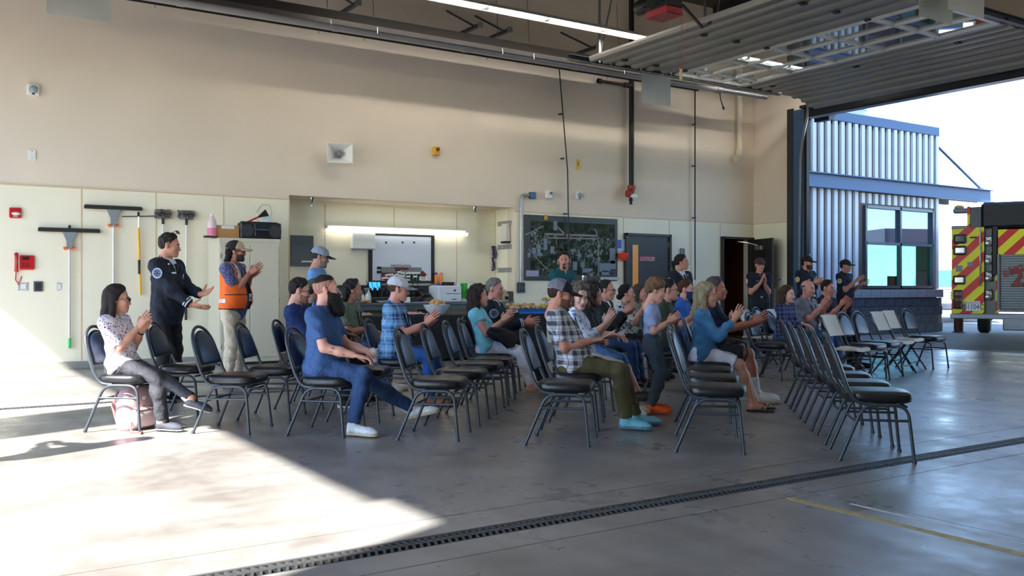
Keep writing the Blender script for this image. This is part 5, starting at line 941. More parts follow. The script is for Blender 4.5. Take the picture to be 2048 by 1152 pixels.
# ------------------------------------------------------------------ people: distance fields turned into smooth meshes
f32 = np.float32
class Vol:
    def __init__(s, lo, hi, h):
        s.lo = np.array(lo, f32)-2*h; s.h = h; s.n = np.ceil((np.array(hi)+2*h-s.lo)/h).astype(int)+1; s.g = np.full(s.n, .5, f32)
        s.ax = [s.lo[i]+h*np.arange(s.n[i], dtype=f32) for i in range(3)]
    def sub(s, lo, hi, pad):
        a = np.clip(np.floor((np.array(lo)-pad-s.lo)/s.h).astype(int), 0, s.n); b = np.clip(np.ceil((np.array(hi)+pad-s.lo)/s.h).astype(int)+1, 0, s.n)
        sl = tuple(slice(int(i), int(j)) for i, j in zip(a, b)); X, Y, Z = s.ax[0][sl[0]][:, None, None], s.ax[1][sl[1]][None, :, None], s.ax[2][sl[2]][None, None, :]; return sl, X, Y, Z
    def add(s, prim, k=.02):
        fn, lo, hi = prim; sl, X, Y, Z = s.sub(lo, hi, k+2.5*s.h)
        if any(q.stop <= q.start for q in sl): return
        d = fn(X, Y, Z).astype(f32); g = s.g[sl]
        if k > 0: hh = np.maximum(k-np.abs(g-d), 0)/k; s.g[sl] = np.minimum(g, d)-hh*hh*k*.25
        else: s.g[sl] = np.minimum(g, d)
    def cut(s, prim, k=.0):                                            # take prim away
        fn, lo, hi = prim; sl, X, Y, Z = s.sub(lo, hi, .03)
        if any(q.stop <= q.start for q in sl): return
        s.g[sl] = np.maximum(s.g[sl], -fn(X, Y, Z).astype(f32))
    def field(s, fn): s.g = (s.g+fn(s.ax[0][:, None, None], s.ax[1][None, :, None], s.ax[2][None, None, :])).astype(f32)
    def keep(s, fn): s.g = np.maximum(s.g, fn(s.ax[0][:, None, None], s.ax[1][None, :, None], s.ax[2][None, None, :])).astype(f32)
    def mesh(s):
        g = s.g; g[0] = g[-1] = .5; g[:, 0] = g[:, -1] = .5; g[:, :, 0] = g[:, :, -1] = .5
        ins = g < 0; n = np.array(g.shape)-1
        cnt = np.zeros(n, f32); acc = np.zeros((*n, 3), f32)
        for a in range(3):
            o = [b for b in range(3) if b != a]
            A = [slice(None)]*3; Bs = [slice(None)]*3; A[a] = slice(0, -1); Bs[a] = slice(1, None)
            g0, g1 = g[tuple(A)], g[tuple(Bs)]; cr = (g0 < 0) != (g1 < 0); t = np.where(cr, g0/np.where(cr, g0-g1, 1), 0)
            for i in (0, 1):
                for j in (0, 1):
                    S = [slice(None)]*3; S[o[0]] = slice(i, i+n[o[0]]); S[o[1]] = slice(j, j+n[o[1]]); S = tuple(S); c = cr[S]
                    cnt += c; acc[..., a] += np.where(c, t[S], 0); acc[..., o[0]] += c*i; acc[..., o[1]] += c*j
        act = cnt > 0; idx = np.full(n, -1, np.int64); ii = np.argwhere(act); idx[act] = np.arange(len(ii)); V = s.lo+(ii+acc[act]/cnt[act][:, None])*s.h; Q = []
        for a in range(3):
            o = [(1, 2), (2, 0), (0, 1)][a]; S0 = [slice(1, -1)]*3; S1 = [slice(1, -1)]*3; S0[a] = slice(0, -1); S1[a] = slice(1, None)
            i0, i1 = ins[tuple(S0)], ins[tuple(S1)]
            for fl_, m in ((False, i0 & ~i1), (True, ~i0 & i1)):
                p = np.argwhere(m)
                if not len(p): continue
                for b in o: p[:, b] += 1
                cs = []
                for (d0, d1) in ((-1, -1), (0, -1), (0, 0), (-1, 0)):
                    q = p.copy(); q[:, o[0]] += d0; q[:, o[1]] += d1; cs.append(idx[q[:, 0], q[:, 1], q[:, 2]])
                cs = np.stack(cs, 1); Q.append(cs[:, ::-1] if fl_ else cs)
        return V, (np.concatenate(Q) if Q else np.zeros((0, 4), int))
def V3(p): return np.array(p, f32)
def q4(fs):
    out = []
    for f in fs:
        f = list(f)
        if len(f) == 4: out.append(f)
        elif len(f) == 3: out.append(f+[f[-1]])
        else: out += [[f[0], f[i], f[i+1], f[i+1]] for i in range(1, len(f)-1)]
    return np.array(out)
def rcone(a, b, r0, r1=None, hem=None, hem0=None):                    # round cone; hem / hem0 cut it flat at the b / a end
    a, b = V3(a), V3(b); r1 = r0 if r1 is None else r1; ab = b-a; L2 = float(ab@ab)+1e-9; L_ = math.sqrt(L2); u = ab/L_
    def fn(X, Y, Z):
        t = ((X-a[0])*ab[0]+(Y-a[1])*ab[1]+(Z-a[2])*ab[2])/L2; tc = np.clip(t, 0, 1)
        d = np.sqrt((X-a[0]-tc*ab[0])**2+(Y-a[1]-tc*ab[1])**2+(Z-a[2]-tc*ab[2])**2)-(r0+(r1-r0)*tc)
        if hem is not None: d = np.maximum(d, (t-1)*L_-hem)
        if hem0 is not None: d = np.maximum(d, -t*L_-hem0)
        return d
    r = max(r0, r1); return fn, np.minimum(a, b)-r, np.maximum(a, b)+r
def ell(c, r, R=None):
    c = V3(c); r = V3(r); R = None if R is None else np.array(R, f32)
    def fn(X, Y, Z):
        x, y, z = X-c[0], Y-c[1], Z-c[2]
        if R is not None: x, y, z = (x*R[0, 0]+y*R[1, 0]+z*R[2, 0], x*R[0, 1]+y*R[1, 1]+z*R[2, 1], x*R[0, 2]+y*R[1, 2]+z*R[2, 2])
        k0 = np.sqrt((x/r[0])**2+(y/r[1])**2+(z/r[2])**2); k1 = np.sqrt((x/r[0]**2)**2+(y/r[1]**2)**2+(z/r[2]**2)**2)+1e-6
        return np.where(k0 < .2, -float(r.min())*.8, k0*(k0-1)/k1)
    m = float(r.max()) if R is not None else r; return fn, c-m, c+m
def loftf(P0, ex, ez, prof, inf=0., t0=None, t1=None, sc=1., belly=0., xo=None):
    P0, ex, ez = V3(P0), V3(ex), V3(ez); ey = np.cross(ez, ex); T, RX, RY, XO = (np.array(v, f32) for v in zip(*prof)); T = T*sc; RX = RX*sc; RY = RY*sc; XO = XO*sc
    RX = RX+belly*np.exp(-((T-.10*sc)/.14)**2)*.5; XO = XO+belly*np.exp(-((T-.10*sc)/.14)**2)*.5; RY = RY+belly*np.exp(-((T-.10*sc)/.16)**2)*.55
    a0 = T[0] if t0 is None else t0*sc; a1 = T[-1] if t1 is None else t1*sc
    def fn(X, Y, Z):
        x, y, z = X-P0[0], Y-P0[1], Z-P0[2]; t = x*ez[0]+y*ez[1]+z*ez[2]; u = x*ex[0]+y*ex[1]+z*ex[2]; w_ = x*ey[0]+y*ey[1]+z*ey[2]
        rx = np.interp(t, T, RX)+inf; ry = np.interp(t, T, RY)+inf; u = u-np.interp(t, T, XO)
        k0 = np.sqrt((u/rx)**2+(w_/ry)**2); k1 = np.sqrt((u/rx**2)**2+(w_/ry**2)**2)+1e-6; d = np.where(k0 < .2, -rx*.8, k0*(k0-1)/k1)
        return np.maximum(d, np.maximum(t-a1, a0-t))
    pts = [P0+ez*t+ex*u*.25+ey*w_*.28 for t in (a0, a1) for u in (-1, 1) for w_ in (-1, 1)]
    return fn, np.min(pts, 0)-belly-.02, np.max(pts, 0)+belly+.02
def inv(prim): return prim
PROF = {'m': [(-.14, .10, .155, .0), (-.05, .122, .172, 0), (.05, .118, .165, .005), (.16, .112, .16, .008), (.28, .118, .172, .01), (.38, .112, .178, .006), (.44, .096, .16, 0), (.475, .08, .115, -.004), (.505, .066, .078, -.004), (.54, .058, .062, 0)],
        'f': [(-.14, .10, .165, .0), (-.05, .12, .178, 0), (.05, .105, .155, .005), (.15, .095, .138, .005), (.27, .112, .15, .014), (.36, .10, .155, .008), (.42, .082, .14, 0), (.455, .068, .10, -.004), (.485, .056, .066, -.004), (.52, .05, .054, 0)]}
# ---- heads
def head_prims(kind):
    w_ = {'m': 1., 'f': .94, 'c': .93}[kind]; jw = {'m': 1., 'f': .86, 'c': .86}[kind]
    P = [(ell((-.012, 0, .035), (.098, .077*w_, .088)), 0), (ell((.022, 0, -.035), (.068, .062*jw, .075)), .03), (ell((.045, 0, -.07), (.048, .047*jw, .045)), .03), (rcone((.074, -.01, -.1), (.074, .01, -.1), .017*jw), .03),
         (rcone((.076, -.036, .024), (.076, .036, .024), .014 if kind == 'm' else .010), .02), (ell((.062, -.04, -.025), (.028, .024, .026)), .02), (ell((.062, .04, -.025), (.028, .024, .026)), .02)]
    return P
def head_sdf(vol, kind, neck=True):
    for p, k in head_prims(kind): vol.add(p, k)
    for s in (-1, 1): vol.cut(ell((.100, s*.031, .001), (.020, .018, .012)))
    nl = {'m': 1., 'f': .82, 'c': .7}[kind]
    vol.add(rcone((.086, 0, .010), (.086+.024*nl, 0, -.034), .0085, .0125*(.8+.2*nl)), .016); vol.add(ell((.095, -.012, -.037), (.012, .008, .008)), .01); vol.add(ell((.095, .012, -.037), (.012, .008, .008)), .01)
    vol.add(ell((.089, 0, -.062), (.012, .024, .0065)), .008); vol.add(ell((.087, 0, -.0735), (.012, .021, .0068)), .008); vol.cut(ell((.102, 0, -.0678), (.012, .02, .0016)))
    ew = {'m': 1., 'f': .94, 'c': .96}[kind]
    for s in (-1, 1): vol.add(ell((-.010, s*.084*ew, -.002), (.0195, .0120, .034), np.array(Euler((0, -.25, s*.45)).to_matrix())), .006); vol.cut(ell((-.004, s*.097*ew, .002), (.0095, .009, .019)))
    if neck: vol.add(rcone((-.022, 0, -.05), (-.05, 0, -.20), {'m': .052, 'f': .045, 'c': .040}[kind], {'m': .056, 'f': .047, 'c': .042}[kind]), .025)
HEADS = {}
def head_mesh(kind, h):
    key = (kind, h)
    if key not in HEADS:
        v = Vol((-.13, -.11, -.24), (.14, .11, .14), h); head_sdf(v, kind); V, Q = v.mesh(); c = V[Q].mean(1); mi = np.zeros(len(Q), int)
        mi[(c[:, 0] > .088) & (np.abs(c[:, 1]) < .023) & (c[:, 2] < -.056) & (c[:, 2] > -.081)] = 3
        VV = [V]; QQ = [Q]; MM = [mi]; n = len(V)
        def app(mb, m):
            nonlocal n
            qq = q4(mb.f); VV.append(np.array(mb.v, f32)); QQ.append(qq+n); MM.append(np.full(len(qq), m)); n += len(mb.v)
        for s in (-1, 1):
            app(MB().ball((.0825, s*.031, .001), .0122, 8, 6), 1); app(MB().ball((.0895, s*.031, .001), (.0068, .0062, .0062), 6, 5), 2)
            app(MB().tube([(.093, s*.014, .0195), (.0935, s*.03, .0245), (.082, s*.048, .018)], .0042, 5), 4)
        HEADS[key] = (np.concatenate(VV), np.concatenate(QQ), np.concatenate(MM))
    return HEADS[key]
HAIRS = {}
def wob(a, fx, fy, fz, ph=0.): return lambda X, Y, Z: a*(np.sin(X*fx+Z*fz*.6+ph)*np.sin(Y*fy+Z*fz*.4+1.3+ph)+.6*np.sin(Z*fz+X*fx*.5+Y*fy*.3+ph))
def hair_mesh(style, h):
    key = (style, h)
    if key in HAIRS: return HAIRS[key]
    under = style.endswith('_u'); style = style.replace('_u', '')
    v = Vol((-.19, -.14, -.42 if 'long' in style or style in ('pony', 'loose') else -.24), (.22 if style == 'brim' else .14, .14, .17), h); wv = 0.
    def shell(t, top=0., zx=((-.13, -.06, -.01, .025, .045, .07, .1), (-.085, -.075, -.035, .03, .06, .085, .092)), off=0.):
        pr = ell((-.014, 0, .035+top/2), (.0985, .0775, .0885+top)); f0 = pr[0]
        def fn(X, Y, Z):
            zh = np.interp(X+Y*0+Z*0, zx[0], zx[1])+off; return np.maximum(f0(X, Y, Z)-t*np.clip((Z-zh)/.04, .12, 1), (zh-Z)*.75)
        pr = (f0, pr[1]-t, pr[2]+t)
        v.add((fn, pr[1], pr[2]), 0)
    if style == 'short': shell(.013, .006, ((-.13, -.07, -.036, -.028, .010, .018, .028, .045, .07, .1), (-.085, -.078, -.06, .028, .028, -.005, .03, .06, .085, .092))); wv = .003
    elif style == 'buzz': shell(.004, .002, off=.004); wv = .0008
    elif style == 'fade': shell(.005, .004, ((-.13, -.08, -.02, .03, .06, .09), (.03, .03, .045, .06, .085, .092))); wv = .001
    elif style == 'fringe': shell(.006, -.004, ((-.13, -.07, -.03, .0, .02), (-.07, -.07, -.03, .0, .1))); v.keep(lambda X, Y, Z: Z-.055+X*0+Y*0); wv = .001
    elif style == 'receding': shell(.010, .004, ((-.13, -.06, -.01, .02, .035, .05, .1), (-.085, -.075, -.035, .03, .085, .11, .13))); wv = .002
    elif style == 'boy': shell(.016, .012, ((-.13, -.06, -.01, .025, .05, .09, .12), (-.075, -.06, -.015, .015, .045, .058, .062))); wv = .004
    elif style in ('wavy_back', 'mullet'):
        shell(.014, .006, ((-.13, -.06, -.02, .02, .03, .05, .1), (-.1, -.09, -.05, .02, .07, .10, .12)))
        for y in (-.045, 0, .045): v.add(rcone((-.07, y, -.02), (-.10, y*1.4, -.13 if style == 'mullet' else -.11), .04, .028), .03)
        wv = .008
    elif style == 'bob':
        shell(.018, .01)
        for s in (-1, 1): v.add(rcone((-.02, s*.07, .02), (-.015, s*.083, -.1), .036, .03), .03); v.add(rcone((-.07, s*.04, .0), (-.085, s*.05, -.12), .045, .035), .03)
        wv = .003
    elif style == 'curlybob':
        shell(.03, .006); 
        for s in (-1, 1):
            for z in (.02, -.03, -.075): v.add(ell((-.012, s*.088, z), (.04, .034, .038)), .02); v.add(ell((-.075, s*.05, z), (.045, .045, .042)), .02)
        wv = .010
    elif style in ('longcurl', 'longwave', 'longstraight', 'longblond'):
        t = {'longcurl': .034, 'longwave': .022, 'longstraight': .014, 'longblond': .022}[style]; L_ = {'longcurl': -.22, 'longwave': -.36, 'longstraight': -.27, 'longblond': -.2}[style]; shell(t, .006)
        r = {'longcurl': .055, 'longwave': .045, 'longstraight': .036, 'longblond': .04}[style]
        for s in (-1, 1): v.add(rcone((-.02, s*.066, .03), (-.028, s*.095, L_*.75), r*.85, r*.75), .03); v.add(rcone((-.065, s*.035, .02), (-.105, s*.045, L_), r*1.15, r*.8), .03)
        v.add(rcone((-.09, 0, .02), (-.12, 0, L_), r, r*.7), .03); wv = {'longcurl': .013, 'longwave': .007, 'longstraight': .0015, 'longblond': .004}[style]
    elif style == 'pony': shell(.011, .002); v.add(ell((-.125, 0, .0), (.03, .03, .03)), .02); v.add(rcone((-.13, 0, -.01), (-.12, 0, -.2), .032, .016), .02); wv = .002
    elif style == 'bun': shell(.013, .004); v.add(ell((-.115, 0, -.035), (.042, .045, .042)), .015); wv = .0025
    elif style == 'beard':
        for p, k in head_prims('m'):
            f0 = p[0]; v.add(((lambda f: lambda X, Y, Z: f(X, Y, Z)-.006)(f0), p[1]-.01, p[2]+.01), k)
        v.keep(lambda X, Y, Z: np.maximum(np.maximum(Z+.038-.25*np.maximum(.055-X, 0), .012-X), -.125-Z)+Y*0); v.cut(ell((.105, 0, -.066), (.022, .019, .008))); wv = .0015
    elif style == 'bigbeard':
        for p, k in head_prims('m'):
            f0 = p[0]; v.add(((lambda f: lambda X, Y, Z: f(X, Y, Z)-.016)(f0), p[1]-.01, p[2]+.02), k)
        v.keep(lambda X, Y, Z: np.maximum(Z+.030-.5*np.maximum(.05-X, 0), .008-X)+Y*0)
        v.add(rcone((.06, 0, -.09), (.095, 0, -.17), .062, .05), .03); v.add(ell((.1, 0, -.185), (.042, .045, .045)), .03); v.cut(ell((.115, 0, -.064), (.02, .018, .007))); wv = .004
    elif style == 'goatee': v.add(ell((.088, 0, -.1), (.022, .024, .026)), 0); v.add(ell((.102, 0, -.053), (.012, .03, .007)), 0); v.cut(ell((.108, 0, -.067), (.02, .017, .009))); wv = .001
    elif style == 'moustache': v.add(rcone((.103, -.02, -.054), (.105, .02, -.054), .010), 0); v.add(rcone((.103, -.02, -.054), (.09, -.034, -.068), .009, .005), .01); v.add(rcone((.103, .02, -.054), (.09, .034, -.068), .009, .005), .01); wv = .001
    elif style == 'mask':
        for p, k in head_prims('m'):
            f0 = p[0]; v.add(((lambda f: lambda X, Y, Z: f(X, Y, Z)-.014)(f0), p[1]-.01, p[2]+.02), k)
        v.add(rcone((.1, 0, -.02), (.105, 0, -.06), .018, .02), .03); v.keep(lambda X, Y, Z: np.maximum(np.maximum(Z+.018, -.118-Z), .022-X)+Y*0)
    elif style == 'cap':
        pr = ell((-.012, 0, .042), (.117, .097, .101)); f0 = pr[0]; v.add(((lambda X, Y, Z: np.maximum(f0(X, Y, Z), .034-Z-.12*(X+.0))), pr[1], pr[2]), 0); v.add(ell((-.012, 0, .139), (.009, .009, .006)), 0)
    elif style == 'capfront':
        pr = ell((-.012, 0, .042), (.1195, .0985, .1025)); f0 = pr[0]; v.add(((lambda X, Y, Z: np.maximum(np.maximum(f0(X, Y, Z), .034-Z-.12*X), .012-X+.25*(Z-.05))), pr[1], pr[2]), 0)
    elif style == 'brim':
        def fn(X, Y, Z):
            e = np.sqrt(((X-.08)/.125)**2+(Y/.085)**2)-1; return np.maximum(np.maximum(np.abs(Z-(.047-Y*Y*5-(X-.08)*.22))-.0045, e*.08), .075-X-np.abs(Y)*.05)
        v.add((fn, V3((.06, -.09, -.04)), V3((.21, .09, .07))), 0)
    if under: v.keep(lambda X, Y, Z: Z-.05-.12*X+Y*0)
    if wv: v.field(wob(wv, 95, 88, 62)); 
    if style in ('longcurl', 'curlybob', 'wavy_back', 'mullet', 'longwave'): v.field(wob(wv*.5, 190, 170, 120, 2.))
    V, Q = v.mesh(); me = npmesh('hair', V, Q); HAIRS[key] = me; return me
def npmesh(name, V, Q, mats=(), mi=None):
    me = bpy.data.meshes.new(name); me.vertices.add(len(V)); me.vertices.foreach_set('co', np.asarray(V, f32).ravel()); tri = (Q[:, 3] == Q[:, 2]); n4 = (~tri).sum()
    order = np.concatenate([np.where(~tri)[0], np.where(tri)[0]]); lens = np.where(tri[order], 3, 4); loops = np.concatenate([Q[~tri].ravel(), Q[tri][:, :3].ravel()]); starts = np.concatenate([[0], np.cumsum(lens)[:-1]])
    me.loops.add(len(loops)); me.loops.foreach_set('vertex_index', loops.astype(np.int32)); me.polygons.add(len(Q)); me.polygons.foreach_set('loop_start', starts.astype(np.int32)); me.polygons.foreach_set('loop_total', lens.astype(np.int32))
    me.polygons.foreach_set('use_smooth', np.ones(len(Q), bool))
    for m in mats: me.materials.append(m)
    if mi is not None: me.polygons.foreach_set('material_index', mi[order].astype(np.int32))
    me.update(calc_edges=True); me.validate(); return me
def om(o, m):                                                          # material on the object, so that mesh data can be shared
    if not o.data.materials: o.data.materials.append(m)
    o.material_slots[0].link = 'OBJECT'; o.material_slots[0].material = m; return o
# ---- hands: fingers +x, thumb side +y, palm faces -z
def hand_mb(curl=.25, spread=.06, thumb=.5, grip=False):
    mb = MB(); rings = []
    for x, w_, t, yo in ((-.02, .027, .019, 0), (.0, .03, .018, .0), (.03, .038, .017, .002), (.065, .042, .015, .0), (.088, .040, .012, -.001), (.096, .034, .007, -.001)):
        rings.append([(x, yo+w_*math.cos(a), t*math.sin(a)*(1.0 if math.sin(a) > 0 else .9)) for a in np.linspace(0, 2*math.pi, 12, endpoint=False)])
    mb.loft(rings)
    for y, l_, r, sp, c in ((.030, .072, .0088, .12, .8), (.010, .080, .0092, .03, .9), (-.011, .074, .0088, -.05, 1.0), (-.030, .058, .0078, -.16, 1.15)):
        p = np.array([.078, y, .0]); a = 0.; pts = [p.copy()]; rr = [r]; seg = [l_*.18+.012, l_*.42, l_*.3, l_*.22, .004]; yaw = sp*spread/.06*.6
        for i, sg in enumerate(seg):
            p = p+sg*np.array([math.cos(a)*math.cos(yaw), math.cos(a)*math.sin(yaw), -math.sin(a)]); pts.append(p.copy()); rr.append(r*(1, .97, .9, .8, .45)[i]); a += curl*c*(1.0, 1.2, .8, 0, 0)[i]
        mb.tube(pts, rr, 8)
    d = np.array([math.cos(thumb)*.95, math.sin(thumb)*.9, -.35-.4*(curl if grip else .1)]); d /= np.linalg.norm(d); p = np.array([.012, .022, -.006]); d2 = d+np.array([.3, -.25, -.1]); d2 /= np.linalg.norm(d2)
    mb.tube([p, p+d*.03, p+d*.055, p+d*.055+d2*.022, p+d*.055+d2*.036, p+d*.055+d2*.04], [.014, .0125, .0105, .0098, .008, .004], 8); return mb
HM = {k: hand_mb(*v) for k, v in {'flat': (.12, .05, .75), 'clap': (.22, .09, .85), 'relax': (.42, .04, .55), 'grip': (.85, .03, .6, True), 'lap': (.3, .05, .5)}.items()}
def hand_geom(kind, wrist, fdir, pn, side, sc):                        # pn: palm normal; side +1 left hand, -1 right
    x = V3(fdir); x = x/np.linalg.norm(x); z = -V3(pn); z = z-x*(z@x); z /= np.linalg.norm(z); y = np.cross(z, x)
    mb = HM[kind]; V = np.array(mb.v, f32)*sc; R = np.stack([x, y, z])
    flip = -side                                                       # right hand, palm down, fingers forward: thumb to the left (+y)
    V2 = V.copy(); V2[:, 1] *= flip if True else 1; W_ = V2@R+V3(wrist)
    Q = q4(mb.f)
    if flip < 0: Q = np.where((Q[:, 3] == Q[:, 2])[:, None], Q[:, [0, 2, 1, 1]], Q[:, ::-1])
    return W_, Q
def ik(S, T, l1, l2, pole):
    S, T, pole = V3(S), V3(T), V3(pole); d = T-S; L_ = float(np.linalg.norm(d)); u = d/L_; L_ = min(L_, (l1+l2)*.995); T = S+u*L_
    a = (l1*l1-l2*l2+L_*L_)/(2*L_); hgt = math.sqrt(max(l1*l1-a*a, 1e-6)); p = pole-u*(pole@u); p = p/np.linalg.norm(p); return S+u*a+p*hgt, T
# ---- shoes (foot frame: +x toes, z up, heel near -.06)
SHOE = {}
def shoe_meshes(kind):
    if kind in SHOE: return SHOE[kind]
    out = []
    v = Vol((-.12, -.07, -.01), (.24, .07, .16), .007); th_ = {'runner': .028, 'dress': .014, 'flat': .012, 'sandal': .014, 'wedge': .02}[kind]
    if kind in ('runner', 'dress', 'flat'):
        v.add(ell((-.035, 0, .045), (.055, .038, .05)), 0); v.add(ell((.12, .0, .03), (.085, .046, .034)), .03); v.add(rcone((-.02, 0, .05), (.12, 0, .035), .04, .036), .03)
        if kind != 'flat': v.add(rcone((-.03, 0, .05), (-.035, 0, .105 if kind == 'runner' else .085), .042, .044, hem=0.0), .03)
        else: v.cut(ell((.0, 0, .1), (.075, .035, .05)))
        v.keep(lambda X, Y, Z: th_-.004-Z+X*0+Y*0)
        if kind == 'runner': v.field(wob(.0012, 160, 90, 160))
    else:
        v.add(rcone((.07, -.045, .03), (.085, 0, .062), .009), 0); v.add(rcone((.085, 0, .062), (.07, .045, .03), .009), .01); v.add(rcone((.085, 0, .058), (.125, 0, .03), .008), .01)
    V, Q = v.mesh(); out.append(npmesh('shoe', V, Q))
    v = Vol((-.12, -.07, -.01), (.24, .07, .16), .007)
    def sole(X, Y, Z):
        w_ = np.interp(X+Y*0+Z*0, [-.09, -.03, .04, .12, .2], [.03, .038, .034, .048, .03]); d = np.maximum(np.abs(Y)-w_, np.maximum(-.092-X, X-.207)); d = np.where((X > .15), np.sqrt(np.maximum(X-.15, 0)**2/1.5+Y**2)-.048, d); d = np.where(X < -.055, np.sqrt((X+.055)**2+Y**2)-.038, d)
        top = th_+(.02*np.clip((.05-X)/.14, 0, 1) if kind == 'runner' else 0)+(.045*np.clip((.1-X)/.15, 0, 1) if kind == 'wedge' else 0); return np.maximum(d, np.maximum(Z-top, -Z+X*0))
    v.add((sole, V3((-.1, -.06, 0)), V3((.22, .06, .09))), 0); V, Q = v.mesh(); out.append(npmesh('sole', V, Q)); SHOE[kind] = out; return out
PEOPLE = []
# ---- one person
SKIN = {}
def skin(c): 
    k = 'skin_%d_%d_%d' % c
    if k not in MATS: m = M(k, c, .5, var=.05, vs=14); m.node_tree.nodes['Principled BSDF'].inputs['Subsurface Weight'].default_value = .08; m.node_tree.nodes['Principled BSDF'].inputs['Subsurface Radius'].default_value = (.02, .008, .004)
    return MATS[k]
def hairmat(c): return M('hair_%d_%d_%d' % c, tuple(int(v*.74) for v in c), .62, var=.4, vs=24, stretch=(3, 3, .35), bump=.7, bs=60, spec=.25)
def cloth(c, n='cloth'): return M('%s_%d_%d_%d' % ((n,)+c), c, .85, var=.07, vs=8, bump=.95, bs=15, bd=.025)
EYEW = M('eye_white', (190, 182, 178), .25); IRIS = M('iris', (46, 36, 30), .2)
def person(label, at, yaw, pose='sit', sex='m', sc=1., hsc=1., lean=0., girth=0., head=(0, 0), hd=(0, 0, 0), tone=(206, 150, 124), brow=(60, 46, 38), lips=(170, 92, 84), hair=None, top=None, legs=None, shoe=None, arms=None, feet=None, seatz=.555, px=0., res=.0115, extras=(), sleeve='short', hem=-.06, collar=True, tall=1., socks=None, pfold=1., twist=0.):
    root_x, root_y = at; H = sc; fold = random.Random(label); ph = fold.uniform(0, 6)
    ez = V3((math.sin(lean), 0, math.cos(lean))); ex = V3((math.cos(lean), 0, -math.sin(lean))); P0 = V3((px, 0, seatz if pose == 'sit' else .95*H*tall)); ey = V3((0, 1, 0))
    T = lambda t, u=0., y=0.: P0+ez*(t*H)+ex*(u*H)+ey*(y*H)
    nb, sh, sw = (.495, .435, .172) if sex == 'm' else (.475, .42, .150)
    if sex == 'c': nb, sh, sw = (.475, .41, .155)
    pf = PROF['m' if sex == 'm' else 'f'] if sex != 'c' else [(t, rx*.92, ry*.95, xo) for t, rx, ry, xo in PROF['f']]
    if sex == 'c': pf = [(-.14, .10, .14, 0), (-.05, .105, .145, 0), (.1, .105, .14, .01), (.25, .105, .145, .008), (.36, .095, .148, 0), (.42, .075, .12, 0), (.455, .058, .08, 0), (.485, .048, .055, 0), (.52, .045, .048, 0)]
    # joints
    J = {}
    for s, n in ((1, 'L'), (-1, 'R')):
        J['S'+n] = T(sh, 0, s*sw); J['H'+n] = P0+V3((0.0, s*.088*H, -.01*H if pose != 'sit' else .0))
        tgt = arms[n][0] if arms else (.05, s*.25, .75); pole = arms[n][4] if arms and len(arms[n]) > 4 else (-.35, s*.35, -1.)
        J['E'+n], J['W'+n] = ik(J['S'+n], tgt, .285*H, .255*H, pole)
        ft = feet[n]; ank = V3(ft[0]); kp = (1, s*.1, 1.0) if pose == 'sit' else (1, s*.12, .1); kp = ft[3] if len(ft) > 3 else kp
        J['K'+n], J['A'+n] = ik(J['H'+n], ank, .435*H*tall, .425*H*tall, kp)
    hc = T(nb)+V3((.038*hsc+hd[0], hd[1], .152*hsc+hd[2]))+ez*0
    Rh = Matrix.Rotation(math.radians(head[0]), 3, 'Z') @ Matrix.Rotation(math.radians(head[1]), 3, 'Y'); Rhn = np.array(Rh, f32)
    # body: trunk, limbs, neck; head and hands appended, one mesh
    pts = np.array([J[k] for k in J]+[T(-.1), T(nb)]); v = Vol(pts.min(0)-.14*H, pts.max(0)+.14*H, res)
    v.add(loftf(P0, ex, ez, pf, -.012, sc=H, belly=girth, t1=nb+.02), .0)
    for n in 'LR':
        v.add(rcone(J['S'+n], J['E'+n], .05*H, .041*H), .04); v.add(rcone(J['E'+n], J['E'+n]*.45+J['W'+n]*.55, .041*H, .039*H), .02); v.add(rcone(J['E'+n]*.5+J['W'+n]*.5, J['W'+n], .039*H, .028*H), .02)
        v.add(rcone(J['H'+n], J['K'+n], .078*H, .055*H), .05); cf = J['K'+n]*.68+J['A'+n]*.32; v.add(rcone(J['K'+n], cf, .052*H, .056*H), .03); v.add(rcone(cf, J['A'+n], .056*H, .036*H), .03); v.add(rcone(J['A'+n], J['A'+n]+V3((0, 0, -.03)), .036*H, .036*H), .02)
        if socks == 'bare': d_ = V3((math.cos(math.radians(feet[n][1])), math.sin(math.radians(feet[n][1])), 0)); v.add(rcone(J['A'+n]+V3((0, 0, -.03)), J['A'+n]+d_*.11+V3((0, 0, -.045)), .036, .026), .03); v.add(rcone(J['A'+n]-d_*.03+V3((0, 0, -.04)), J['A'+n]+V3((0, 0, -.04)), .03, .03), .03)
    nk = hc+Rhn@V3((-.02, 0, -.055))*hsc; v.add(rcone(T(nb-.05, -.012), nk, {'m': .057, 'f': .047, 'c': .050}[sex]*H, {'m': .052, 'f': .044, 'c': .039}[sex]*hsc), .04)
    BV, BQ_ = v.mesh(); MI = np.zeros(len(BQ_), int); VV = [BV]; QQ = [BQ_]; MM = [MI]; n0 = len(BV)
    def app(V, Q, m):
        nonlocal n0
        VV.append(V); QQ.append(Q+n0); MM.append(m); n0 += len(V)
    hv_, hq_, hm_ = head_mesh(sex if sex != 'x' else 'm', .0058 if res < .0125 else .0075); app((hv_*hsc)@Rhn.T+hc, hq_, hm_)
    for s, n in ((1, 'L'), (-1, 'R')):
        if arms: _, kind, fd, pn = arms[n][:4]
        else: kind, fd, pn = 'relax', (1, 0, 0), (0, -s, 0)
        hv2, hq2 = hand_geom(kind, J['W'+n]+V3(fd)/np.linalg.norm(fd)*.012, fd, pn, s, H*1.03); app(hv2, hq2, np.zeros(len(hq2), int))
    body = npmesh('person', np.concatenate(VV), np.concatenate(QQ), [skin(tone), EYEW, IRIS, skin(lips), hairmat(brow)], np.concatenate(MM))
    root = obj('person', body, None, (root_x, root_y, 0), (0, 0, math.radians(yaw))); tag(root, label, 'person')
